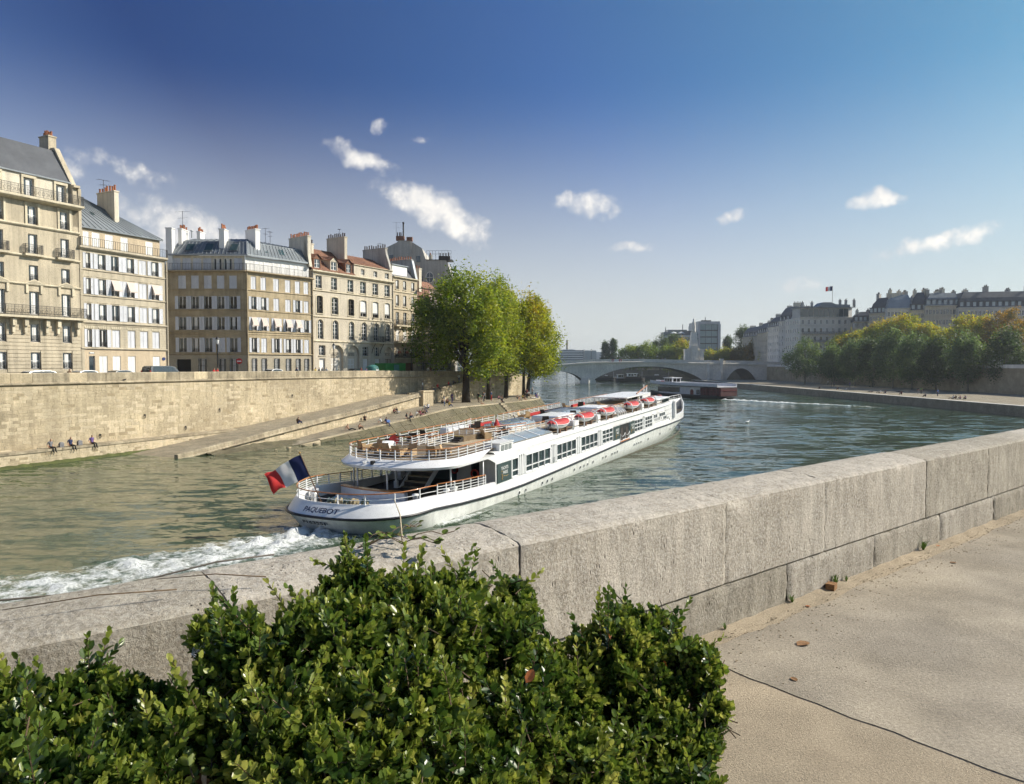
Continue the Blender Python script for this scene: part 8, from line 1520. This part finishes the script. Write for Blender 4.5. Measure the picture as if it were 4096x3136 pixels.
m = MB(); m.loft([[(-.3, -.15, 0), (.3, -.15, 0), (.3, .15, 0), (-.3, .15, 0)], [(-.34, -.17, .3), (.34, -.17, .3), (.34, .17, .3), (-.34, .17, .3)], [(-.2, -.05, .42), (.2, -.05, .42), (.2, .05, .42), (-.2, .05, .42)]]); m.build('blue_bag', 'cloth_blue', None, loc=lw(36.9, -10.6, qz(36.9)), rz=FRZ, label='pale blue bag beside the person in white on the quay', cat='bag')
# upper street: people, lamps, signs, kiosk, parked cars
def sx_(px, y):
    k = (px - 512) / 709; return (k * (F0[1] + .4218 * y) - F0[0] + .9065 * y) / (.4218 - k * .9065)
for px, y, ps, top, leg, lab in [(69.5, 3.2, 'stand', 'brown', 'black', 'person in brown walking behind the parapet at the far left'), (214, 2.6, 'stand', 'red', 'black', 'person in red leaning at the parapet, left of the two'), (217.5, 2.7, 'stand', 'red', 'jeans', 'person in red leaning at the parapet, right of the two'), (296.5, 3.0, 'walk', 'navy', 'black', 'person in navy walking past the brown corner house'), (315.5, 2.6, 'stand', 'yellow', 'black', 'person in yellow at the parapet before the arched house'), (319.2, 2.4, 'stand', 'black', 'black', 'person in black at the parapet, left of two dark ones'), (322.2, 2.4, 'stand', 'black', 'black', 'person in black at the parapet, right of two dark ones'), (326.5, 3.2, 'walk', 'white', 'grey', 'person in white shirt walking past the arched house'), (361.3, 2.8, 'stand', 'maroon', 'black', 'person in dark red standing near the teal bin'), (366.5, 2.6, 'stand', 'violet', 'black', 'shorter person in violet close to the teal bin'), (428, 3, 'walk', 'white', 'jeans', 'person in white on the street behind the biggest tree'), (431, 3, 'stand', 'maroon', 'black', 'person in dark red on the street behind the biggest tree')]:
    x = sx_(px, y); person(lw(x, y, 6.95), FRZ + (1.4 if ps == 'walk' else .3), ps, top, leg, lab, sc=.92 if 'shorter' in lab else 1.0, group='people on the upper quay street')
for px, y, h, lab in ((218, 3.0, 1.02, 'dark street lamp before the brown corner house'), (334, 2.6, .98, 'dark street lamp before the arched house'), (411.5, 2.6, .95, 'dark street lamp beside the green site cabin')): street_lamp(lw(sx_(px, y), y, 6.95), lab, h)
root = thing('no_entry_sign', 'round red no entry sign on a post by the brown corner house', 'road sign', lw(sx_(239.5, 6), 6, 6.95), .2); MB().tube([(0, 0, 0), (0, 0, 2.8)], .04, 6).build('post', 'frame_dark', root); dk = MB().prism([(.38*math.cos(a), -.06, 2.55 + .38*math.sin(a)) for a in [2*PI*i/16 for i in range(16)]], (0, .03, 0)).build('disc', 'sign_red', root); MB().box(-.26, .26, -.075, -.06, 2.48, 2.62).build('bar', 'sign_white', dk)
mat('green_paint', (.03, .22, .04), .5, .1, 1, .05, 6); mat('teal_paint', (.05, .19, .17), .5, .12, 1.5, .1, 6)
root = thing('site_cabin', 'bright green site container behind the parapet beside the teal bin', 'container', lw(sx_(385, 4), 4, 6.95), FRZ - .1); MB().box(0, 5.4, 0, 2.2, 0, 2.35).build('body', 'green_paint', root)
for i in range(13): MB().box(.15 + .41*i, .3 + .41*i, -.05, 0, .1, 2.25).build('rib', 'green_paint', root)
MB().box(2.2, 3.6, -.08, -.051, .1, 2.1).build('door', 'teal_paint', root)
root = thing('recycling_bin', 'rounded teal recycling bin with posters behind the parapet', 'bin', lw(sx_(372.5, 3.2), 3.2, 6.95), FRZ); MB().lathe([(.95, 0), (1.0, .2), (1.0, 1.5), (.9, 1.8), (.5, 2.05), (.1, 2.12)], 14).build('body', 'teal_paint', root, True)
for a in (-1.3, -1.9): MB().prism([(1.01*math.cos(a), 1.01*math.sin(a), .7), (1.01*math.cos(a + .4), 1.01*math.sin(a + .4), .7), (1.01*math.cos(a + .4), 1.01*math.sin(a + .4), 1.4), (1.01*math.cos(a), 1.01*math.sin(a), 1.4)], (.01, -.01, 0)).build('poster', 'curtain', root)
mat('car_glass', (.02, .03, .035), .06, .1, 1, 0, spec=.9); mat('tyre', (.015, .015, .015), .8, .1, 3, 0)
for k, c in (('silver', (.42, .44, .45)), ('white', (.75, .75, .74)), ('charcoal', (.05, .055, .06)), ('blue', (.05, .09, .14)), ('black', (.02, .02, .022))): mat('car_' + k, c, .25, .04, 1, 0, spec=.6, coat=.6)
def car(loc, rz, col, lab, van=False):
    """side outline swept across the width with tumblehome; x forward"""
    root = thing('parked_van' if van else 'parked_car', lab, 'van' if van else 'car', loc, rz, 'vehicles parked on the upper quay')
    if van: low = [(-2.4, .35), (2.3, .35), (2.42, .75), (2.2, 1.0), (1.35, 1.12), (-2.4, 1.15)]; roof = [(-2.38, 1.15), (1.4, 1.12), (.75, 1.86), (.3, 1.95), (-2.1, 1.95), (-2.32, 1.8)]
    else: low = [(-2.0, .32), (2.0, .32), (2.08, .62), (1.85, .82), (.95, .94), (-1.95, .96), (-2.08, .7)]; roof = [(-1.75, .96), (.98, .94), (.25, 1.45), (-.2, 1.52), (-1.0, 1.5), (-1.4, 1.4)]
    hw = .9 if van else .84; m = MB(); n = len(low); m.loft([[(x, y, z) for x, z in low] for y in (-hw, -hw + .06, hw - .06, hw)]); m.build('body', 'car_' + col, root); zt = max(z for _, z in roof); zb_ = min(z for _, z in roof)
    m = MB(); m.loft([[(x, sg * (hw - .04 - .2 * (z - zb_) / (zt - zb_)), z) for x, z in roof] for sg in (-1, 1)]); cab = m.build('cabin', 'car_' + col, root)
    def inset(f): cx_ = sum(x for x, _ in roof)/len(roof); cz = sum(z for _, z in roof)/len(roof); return [(cx_ + (x - cx_)*f, cz + (z - cz)*(f - .06)) for x, z in roof]
    for sg in (-1, 1): m = MB(); m.prism([(x, sg * (hw - .03 - .2 * (z - zb_) / (zt - zb_)), z) for x, z in inset(.84)], (0, sg * .012, 0)); m.build('side_window', 'car_glass', cab)
    for a, c in ((1, 2), (len(roof) - 1, 0)):
        (xa, za), (xc, zc) = roof[a], roof[c]; f = lambda z: hw - .1 - .2 * (z - zb_) / (zt - zb_); nx = .015 * (1 if a == 1 else -1); m = MB(); p = [(xa + (xc - xa)*.08 + nx, za + (zc - za)*.08), (xa + (xc - xa)*.92 + nx, za + (zc - za)*.92)]; m.quad((p[0][0], -f(p[0][1]), p[0][1] + .012), (p[0][0], f(p[0][1]), p[0][1] + .012), (p[1][0], f(p[1][1]), p[1][1] + .012), (p[1][0], -f(p[1][1]), p[1][1] + .012)); m.build('windscreen', 'car_glass', cab)
    wm = mesh_of('wheel', 0, 'tyre', lambda: MB().lathe([(.2, -.1), (.31, -.1), (.32, 0), (.31, .1), (.2, .1)], 14)); rm = mesh_of('rim', 0, 'car_silver', lambda: MB().lathe([(.2, -.105), (.19, .105)], 10))
    for x in (-1.3, 1.3):
        for y in (-hw + .06, hw - .06): w_ = link('wheel', wm, root, (x, y, .32)); w_.rotation_euler = (PI/2, 0, 0); link('rim', rm, w_)
    for y in (-hw + .2, hw - .2): MB().box(-.02, .04, -.12, .12, -.1, .1).build('headlight', 'curtain', root, loc=(2.02 if not van else 2.32, y, .68)); MB().box(-.05, .02, -.08, .08, -.14, .14).build('tail_light', 'sign_red', root, loc=(-2.06 if not van else -2.4, y * 1.02, .82 if not van else 1.3))
for px, y, col, van, lab in ((48, 4.6, 'blue', 0, 'dark blue car partly out of the picture at the far left'), (90, 4.4, 'silver', 0, 'silver car parked behind the parapet at the cream house'), (124.5, 4.4, 'charcoal', 0, 'charcoal car parked right of the silver one'), (165, 4.4, 'charcoal', 1, 'dark grey van parked at the end of the cream house'), (271, 4.2, 'white', 0, 'white car glinting in front of the brown corner house'), (357.5, 4.4, 'black', 0, 'black car parked before the arched house'), (437.5, 4.0, 'white', 0, 'white car half hidden behind the biggest bank tree'), (30, 4.6, 'white', 0, 'white car at the left edge of the street')): car(lw(sx_(px, y), y, 6.95), FRZ + (PI if col == 'white' else 0), col, lab, van)
m = MB(); m.loft([[(x, w*math.cos(a), .12 + z + w*math.sin(a)) for a in [2*PI*i/7 for i in range(7)]] for x, w, z in ((-.2, .02, .02), (-.08, .06, 0), (.05, .08, 0), (.12, .05, .07), (.17, .04, .08), (.2, .01, .08))]); m.build('pigeon', 'cloth_black', None, True, lw(7.6, 1.15, 7.38), 1.0, 'dark pigeon perched on the ledge of the tall quay wall', 'bird')
# right bank visitors
GR = 'people on the right bank quay'
for px, X, ps, rz, top, leg, lab in [(820, 93, 'sit_knees', 1.5, 'black', 'black', 'person in black sitting on the right bank edge nearest the bridge'), (828, 112, 'stand', 1, 'white', 'black', 'person in white standing at the foot of the stairs wall'), (831.5, 104, 'stand', 1.2, 'black', 'black', 'person in black standing on the right quay, left of the pair'), (834.3, 104, 'walk', .6, 'grey', 'black', 'person in grey walking on the right quay, right of the pair'), (838.5, 96, 'sit_knees', 1.6, 'navy', 'black', 'person in navy sitting on the right quay before the willow trees'), (846, 96, 'sit_back', 1.2, 'white', 'white', 'person in white sunbathing on the right quay'), (850, 110, 'stand', 2, 'violet', 'grey', 'person in violet standing below the dense quay tree'), (871, 95, 'lie', .5, 'black', 'black', 'person in black lying on the right quay edge'), (880, 95, 'sit_back', 1.3, 'white', 'black', 'person in white top sitting in the middle of the right quay'), (886, 95, 'sit_knees', 1.8, 'black', 'jeans', 'person in black beside the one in the white top'), (900, 103, 'lie', 1.0, 'skin', 'black', 'bare chested person lying on the right quay'), (902, 95, 'sit_knees', 1.4, 'maroon', 'black', 'person in dark red sitting on the right quay'), (918.5, 102, 'stand', 1.8, 'black', 'grey', 'person in black in the standing pair on the right quay'), (921.5, 102, 'stand', -1, 'green', 'black', 'person in green in the standing pair on the right quay'), (926, 94, 'sit_knees', 1.5, 'grey', 'black', 'person in grey sitting near the water on the right quay'), (938, 98, 'stand', .5, 'blue', 'navy', 'person in blue standing on the right quay'), (953, 94, 'sit_back', 1.3, 'white', 'black', 'person in white in the group at the right edge'), (956.5, 94, 'sit_knees', 1.6, 'black', 'black', 'person in black in the group at the right edge'), (961, 94, 'sit_knees', 1.2, 'pink', 'jeans', 'person in pink in the group at the right edge'), (966, 95, 'sit_knees', 2.0, 'violet', 'black', 'person in violet in the group at the right edge')]:
    person((X, X * 709 / (px - 512), 1.79), rz - PI/2 - PI/2, ps, top, leg, lab, group=GR)
for px, top in ((662.5, 'pink'), (665.5, 'white'), (744, 'grey'), (700.5, 'black'), (640, 'navy')): person((bx(px), BY + 1.2, deck(px) - .85), .4, 'walk', top, 'black', 'pedestrian in %s crossing the stone bridge' % top, group='pedestrians on the bridge')
# ================================================================ box shrubs in front of the parapet
def gloss_leaf(name, cols):
    leaf_mat(name, cols, .32, .34); m = MAT[name]; p = m.node_tree.nodes['Principled BSDF']; p.inputs['Specular IOR Level'].default_value = .45; p.inputs['Coat Weight'].default_value = .1; p.inputs['Coat Roughness'].default_value = .25
gloss_leaf('box_leaf', [(.015, .036, .009), (.042, .085, .016), (.11, .165, .028), (.24, .28, .048), (.40, .40, .10)])
mat('twig', (.11, .075, .045), .85, .25, 30, .2, 80); mat('dead_leaf', (.42, .13, .035), .6, .2, 30, .1, 60); mat('brown_leaf', (.23, .12, .05), .8, .25, 30, .2, 60); mat('feather', (.8, .76, .74), .9, .03, 9, 0); mat('ivy_leaf', (.12, .17, .025), .5, .2, 20, .1, 40, trans=.25)
# template of one oval, slightly cupped leaf lying along +x, unit length
LV = np.array([(0, 0, 0), (.30, .27, .07), (.30, 0, -.01), (.30, -.27, .07), (.68, .29, .08), (.68, 0, 0), (.68, -.29, .08), (.92, .13, .05), (.92, -.13, .05), (1.0, 0, .01)])
LF = [(0, 2, 1), (0, 3, 2), (1, 2, 5, 4), (2, 3, 6, 5), (4, 5, 9, 7), (5, 6, 8, 9)]
def unproj(px, py, d):
    x, y = (px - 512) / 709, (392 - py) / 709; c, s = math.cos(PITCH), math.sin(PITCH); f = np.array([0, c, -s]); u = np.array([0, s, c]); r = np.array([x, 0, 0]) + u * y + f; return np.array([0, 0, 9.0]) + r * (d / r[1])
def wall_gap(p): return -((p[..., 0] - N0[0]) * -.629 + (p[..., 1] - N0[1]) * .777)     # distance in front of the parapet face
def shrub(label, blobs, nshoot, seed, nleaf=300, dens=1.0):
    rng = np.random.default_rng(seed); cs = np.array([c for c, r in blobs]); rs = np.array([r for c, r in blobs]); wgt = rs ** 2 / (rs ** 2).sum(); base = cs.mean(0); base[2] = NZ
    root = thing('box_shrub', label, 'shrub', tuple(base), 0, 'box shrubs along the parapet')
    bi = rng.choice(len(blobs), nshoot, p=wgt); d = rng.normal(size=(nshoot, 3)); d[:, 2] = d[:, 2] * .8 + .25; d /= np.linalg.norm(d, axis=1)[:, None]
    depth = rng.uniform(.0, 1, nshoot) ** .6; tip = cs[bi] + d * (rs[bi] * (.5 + .5 * depth))[:, None]
    # keep shoots that are not buried deep in another body and not behind the wall face
    ins = (np.linalg.norm(tip[:, None] - cs[None], axis=2) < rs[None] * .62).sum(1); gap = wall_gap(tip); keep = (ins < 1) & (d[:, 2] > -.4) & ((gap > .03) | (tip[:, 2] > 8.24)); tip, d, bi = tip[keep], d[keep], bi[keep]; n = len(tip)
    ax = d * .75 + np.array([0, 0, .42]) + rng.normal(size=(n, 3)) * .36; ax /= np.linalg.norm(ax, axis=1)[:, None]; ln = rng.uniform(.06, .13, n); lead = (tip[:, 2] > cs[bi][:, 2] + rs[bi] * .55) & (rng.random(n) < .13); ln = np.where(lead, rng.uniform(.11, .19, n), ln); tip = tip + ax * np.where(lead, ln * .62, 0)[:, None]; P0 = tip - ax * ln[:, None]
    pos = []; dr = []; nm = []; sz = []; tn = []; sid = []
    st = rng.normal(size=n) * .16 + .43 + .16 * np.array([n3(*q, 3.0) for q in tip])
    a1 = np.cross(ax, rng.normal(size=(n, 3))); a1 /= np.linalg.norm(a1, axis=1)[:, None]; a2 = np.cross(ax, a1)
    for k in range(9):
        f = (k + .5) / 9
        for s_ in (1, -1):
            w = a1 if k % 2 else a2; open_ = (.95 - .55 * f) ; dd = w * s_ * open_ + ax * (.35 + .75 * f) + rng.normal(size=(n, 3)) * .16; dd /= np.linalg.norm(dd, axis=1)[:, None]
            nn = ax * 1.0 - w * s_ * .25 + rng.normal(size=(n, 3)) * .22; nn -= dd * (nn * dd).sum(1)[:, None]; nn /= np.linalg.norm(nn, axis=1)[:, None]
            pos.append(P0 + ax * (ln * f)[:, None]); dr.append(dd); nm.append(nn); sz.append(rng.uniform(.023, .037, n) * (1.12 - .45 * f * f)); tn.append(st + .28 * f * f + rng.normal(size=n) * .07); sid.append(np.arange(n))
    pos, dr, nm, sz, tn, sid = map(np.concatenate, (pos, dr, nm, sz, tn, sid)); tn = np.clip(tn, 0, 1); bt = np.cross(nm, dr)
    M_ = np.stack([dr, bt, nm], 2) * sz[:, None, None]                                    # columns are the leaf's axes
    view = pos - np.array([0, 0, 9.0]); dist = np.linalg.norm(view, axis=1); face = np.abs((view / dist[:, None] * nm).sum(1)); px = 512 + 709 * pos[:, 0] / pos[:, 1]; py = 392 - 709 * (pos[:, 2] - 9) / pos[:, 1] - 27
    outer = (tip[sid] * 0 + 1)[:, 0] * (np.linalg.norm(tip[sid] - np.array([0, 0, 9.0]), axis=1)); sc_ = face * sz / dist * ((px > 10) & (px < 1015) & (py < 770)) * (1 + .6 * rng.random(len(sz))); order = np.argsort(-sc_); chosen = order[:nleaf]
    meshes = []
    for q in range(7):
        me = bpy.data.meshes.new('leaf'); me.from_pydata([tuple(v) for v in LV], [], LF); me.materials.append(MAT['box_leaf']); a = me.attributes.new('tint', 'FLOAT', 'POINT'); a.data.foreach_set('value', [q / 6] * len(LV)); me.polygons.foreach_set('use_smooth', [True] * len(LF)); meshes.append(me)
    for i in chosen:
        o = bpy.data.objects.new('leaf', meshes[int(round(tn[i] * 6))]); C.objects.link(o); o.parent = root; mm = Matrix.Identity(4)
        for r_ in range(3):
            for c_ in range(3): mm[r_][c_] = M_[i][r_][c_]
            mm[r_][3] = pos[i][r_] - base[r_]
        o.matrix_local = mm
    rest = np.ones(len(sz), bool); rest[chosen] = False; idx = np.nonzero(rest)[0]; V = np.einsum('nij,kj->nki', M_[idx], LV) + (pos[idx] - base)[:, None]; k = len(LV); N_ = len(idx)
    me = bpy.data.meshes.new('foliage'); me.vertices.add(N_ * k); me.vertices.foreach_set('co', V.reshape(-1)); lo = []; ls = []
    flat = np.concatenate([np.array(f) for f in LF]); sizes = np.array([len(f) for f in LF]); loops = (flat[None] + (np.arange(N_) * k)[:, None]).reshape(-1); me.loops.add(len(loops)); me.loops.foreach_set('vertex_index', loops.astype(np.int32))
    starts = np.concatenate([[0], np.cumsum(sizes)[:-1]]); me.polygons.add(N_ * len(LF)); me.polygons.foreach_set('loop_start', (starts[None] + (np.arange(N_) * sizes.sum())[:, None]).reshape(-1).astype(np.int32)); me.update(calc_edges=True); me.polygons.foreach_set('use_smooth', [True] * (N_ * len(LF)))
    a = me.attributes.new('tint', 'FLOAT', 'POINT'); a.data.foreach_set('value', np.repeat(tn[idx], k)); me.materials.append(MAT['box_leaf']); link('foliage', me, root, kind='stuff')
    m = MB()
    for i in range(0, n): m.tube([tuple(P0[i] - ax[i] * .03 - base), tuple(P0[i] + ax[i] * ln[i] * .95 - base)], [.0022, .0012], 4, cap=False)
    for i in range(0, n, 3): c = cs[bi[i]]; q = P0[i] - ax[i] * .03; mid = (c * .5 + q * .5) + rng.normal(size=3) * .02; lowp = c * np.array([1, 1, 0]) + np.array([0, 0, NZ]) + rng.normal(size=3) * .05 * np.array([1, 1, 0]); m.tube([tuple(c * .7 + lowp * .3 - base), tuple(mid - base), tuple(q - base)], [.006, .004, .002], 4, cap=False)
    for c, r_ in blobs: lowp = np.array([c[0], c[1], NZ - .05]); m.tube([tuple(lowp - base), tuple((lowp + c) / 2 + rng.normal(size=3) * .03 - base), tuple(c - base)], [.014, .011, .006], 6)
    m.build('stems', 'twig', root); return root
def bl(*L_): return [(unproj(px, py, d), r / 709 * d) for px, py, d, r in L_]
shrub('largest middle box shrub spilling up over the parapet top', bl((330, 655, 2.05, 70), (255, 668, 1.95, 62), (430, 650, 2.2, 66), (495, 645, 2.35, 52), (400, 735, 1.85, 85), (285, 752, 1.75, 80), (190, 735, 1.75, 48), (505, 735, 2.1, 66), (352, 590, 2.35, 36), (405, 600, 2.4, 36), (455, 598, 2.5, 34), (512, 602, 2.7, 26), (535, 668, 2.4, 34), (545, 700, 2.3, 44), (165, 745, 1.75, 44), (150, 700, 1.9, 22), (330, 820, 1.6, 110), (460, 820, 1.8, 90), (215, 640, 2.0, 30)), 4600, 11)
shrub('right hand box shrub spreading over the pavement edge', bl((612, 668, 2.55, 56), (668, 672, 2.55, 44), (700, 668, 2.5, 26), (560, 705, 2.35, 48), (640, 735, 2.4, 58), (690, 748, 2.35, 36), (585, 790, 2.15, 70), (675, 800, 2.2, 55), (645, 630, 2.7, 26), (625, 622, 2.75, 20), (668, 632, 2.75, 18), (715, 712, 2.4, 18)), 2700, 12)
shrub('low box shrub in the left corner below the parapet', bl((88, 705, 1.85, 42), (50, 742, 1.75, 55), (128, 700, 1.9, 26), (112, 770, 1.65, 48), (10, 720, 1.8, 46), (-20, 770, 1.6, 70), (60, 820, 1.5, 80), (150, 790, 1.6, 45)), 2100, 13)
# dark bare soil under the shrubs
b = MB(); b.grid(lambda u, v: (-4.5 + 5.2 * u + .08 * n3(v * 9, u, 2), -.05 - 1.9 * v, NZ - .02 + .03 * abs(n3(u * 30, v * 12, 4)) * min(1, (1 - u) * 12)), 60, 24); b.build('soil_bed', 'soil', loc=N0, rz=NRZ, smooth=True, kind='structure')
# tendrils and a dry stick lying over the parapet top
root = thing('ivy_spray', 'thin ivy spray with yellowing leaves trailing over the parapet top', 'ivy', tuple(nw(-.75, .2, ZT + .06)), NRZ); m = MB(); rg = random.Random(8); lf = MB().add([tuple(v) for v in LV * np.array([.034, .05, .034])], LF).mesh('leaf', 'ivy_leaf')
for k in range(6):
    P = [(0, 0, 0)]; a = rg.uniform(-.8, .9)
    for i in range(8): a += rg.uniform(-.35, .35); q = P[-1]; P.append((q[0] + .06 * math.cos(a), q[1] + .035 * math.sin(a), .01 + .03 * abs(math.sin(i))))
    m.tube(P, .0022, 4)
    for q in P[1:]: o = link('leaf', lf, root, q); o.rotation_euler = (rg.uniform(-.6, .6), rg.uniform(-.6, .2), rg.uniform(0, 6.3)); o.scale = (rg.uniform(.6, 1.1),) * 3
m.build('stem', 'twig', root)
for i, (x, y, dx, dy, dz, rad, lab) in enumerate(((-.55, .16, .05, .16, .17, .004, 'pale bare stick poking up above the parapet beside the ivy'), (-1.5, .1, -.5, .06, .02, .003, 'thin dry twig lying flat on the near end of the parapet top'), (-1.2, .05, -.35, .12, .03, .0028, 'second thin dry twig crossing the near end of the parapet'))):
    m = MB(); m.tube([(0, 0, 0), (dx * .5 + .01, dy * .5, dz * .6 + .01), (dx, dy, dz)], [rad, rad * .8, rad * .4], 5); m.build('dry_twig', 'twig' if i else 'quay_stone_pale', None, True, nw(x, y, ZT + .055), NRZ, lab, 'twig')
m = MB(); m.tube([(-7 + .25 * i, .5 + .02 * math.sin(i * .8), ZT + .03 + .015 * math.sin(i * 1.7)) for i in range(25)], .004, 5); m.build('cable', 'frame_dark', None, True, (N0[0], N0[1], -.02), NRZ, 'thin dark cable running along the outer edge of the parapet top', 'cable')
# fallen leaves, feather, weeds, a broken brick
LB = np.concatenate([LV * np.array([.1, .11, .09])])
for k, (px, py, s, mt, lab) in enumerate(((797, 650, 1.0, 'brown_leaf', 'curled brown leaf lying on the pavement'), (797, 687, .5, 'brown_leaf', 'tiny dry leaf on the pavement near the slab crack'), (957, 565, .6, 'brown_leaf', 'small dry leaf on the pavement at the right edge'), (937, 547, .5, 'dead_leaf', 'little orange leaf on the far pavement near the parapet'), (805, 609, .35, 'dead_leaf', 'tiny orange leaf at the foot of the parapet'))):
    p = unproj(px, py, 1.65 * 709 / (py - 365)); m = MB().add([tuple(v) for v in LB * s + np.array([0, 0, .002])], LF); m.build('fallen_leaf', mt, None, False, (p[0], p[1], NZ + .002), k * 1.3 + .5, lab, 'leaf')
for k, (px, py, d, lab) in enumerate(((526, 683, 2.0, 'orange dead leaf caught in the front of the middle shrub'), (610, 640, 2.42, 'small orange dead leaf in the upper right shrub'), (667, 667, 2.4, 'small orange dead leaf at the right side of the right shrub'))): m = MB().add([tuple(v) for v in LV * np.array([.042, .045, .05]) * (1 if k == 0 else .6)], LF); o = m.build('dead_leaf', 'dead_leaf', None, True, tuple(unproj(px, py, d)), 0, lab, 'leaf'); o.rotation_euler = (.9, -.9, .6 + k)
root = thing('feather', 'fluffy white feather caught on the shrub left of the middle', 'feather', tuple(unproj(203, 652, 1.93)), .6); m = MB(); rg = random.Random(2); m.tube([(-.03, 0, 0), (.03, 0, .02)], .0012, 4)
for i in range(60): t = rg.uniform(-1, 1); p = Vector((.03 * t, 0, .01 + .01 * t)); q = p + Vector((rg.uniform(.0, .012), rg.uniform(-.022, .022), rg.uniform(-.006, .02))); m.tube([p, q], .0009, 3)
m.build('barbs', 'feather', root)
grass = MB(); rg = random.Random(5)
for i in range(38):
    a, l = rg.uniform(0, 6.28), rg.uniform(.04, .11); w = .004; c, s = math.cos(a), math.sin(a); k = rg.uniform(.2, .8); grass.add([(-s*w, c*w, 0), (s*w, -c*w, 0), (c*l*k*.5 + s*w*.7, s*l*k*.5 - c*w*.7, l*.7), (c*l*k*.5 - s*w*.7, s*l*k*.5 + c*w*.7, l*.7), (c*l*k, s*l*k, l*.85)], [(0, 1, 2, 3), (3, 2, 4)])
mat('weed', (.10, .17, .03), .6, .25, 20, .2, 40, trans=.3); gm = grass.mesh('weed_tuft', 'weed')
for x, sc, lab in ((3.03, 1.0, 'green weed tuft growing at the foot of the parapet beside the brick'), (3.2, .55, 'smaller weed tuft just beyond the first at the parapet foot'), (4.62, 1.1, 'green weed tuft further along the parapet foot'), (2.42, .7, 'thin weed growing in the joint of the parapet base'), (1.63, .5, 'tiny weed at the parapet foot next to the right shrub')): o = link('weed_tuft', gm, None, nw(x, -.03, NZ), x, lab, 'weed'); o.scale = (sc, sc, sc)
m = MB(); m.box(-.04, .04, -.03, .03, 0, .045); m.build('brick_fragment', 'brown_leaf', None, False, nw(2.93, -.05, NZ + .003), .9, 'broken brown brick fragment at the foot of the parapet', 'brick')
gr = MB(); rg = random.Random(15)
for i in range(900): x = 1.0 + rg.random() ** 1.3 * 8; y = -.06 - rg.expovariate(4.5); q = rg.uniform(.002, .007) * (1 if y > -.4 else .7); gr.sphere((x, y, NZ + q * .3), (q * 1.3, q, q * .7), 5, 3)
gr.build('grit', 'sand', loc=N0, rz=NRZ, label='loose grit and pebbles scattered over the near pavement', cat='grit', kind='stuff')
# ================================================================ the air: thin haze over river and city
hz = bpy.data.materials.new('haze'); hz.use_nodes = True; MAT['haze'] = hz; N, L = nodes_of(hz.node_tree); vo = N('ShaderNodeVolumePrincipled'); vo.inputs['Color'].default_value = (.82, .88, .95, 1); vo.inputs['Density'].default_value = .0002; vo.inputs['Anisotropy'].default_value = .5; L(vo.outputs[0], N('ShaderNodeOutputMaterial').inputs['Volume'])
b = MB(); b.box(-2500, 2500, -200, 5000, -4, 62); b.build('haze', 'haze', kind='stuff')
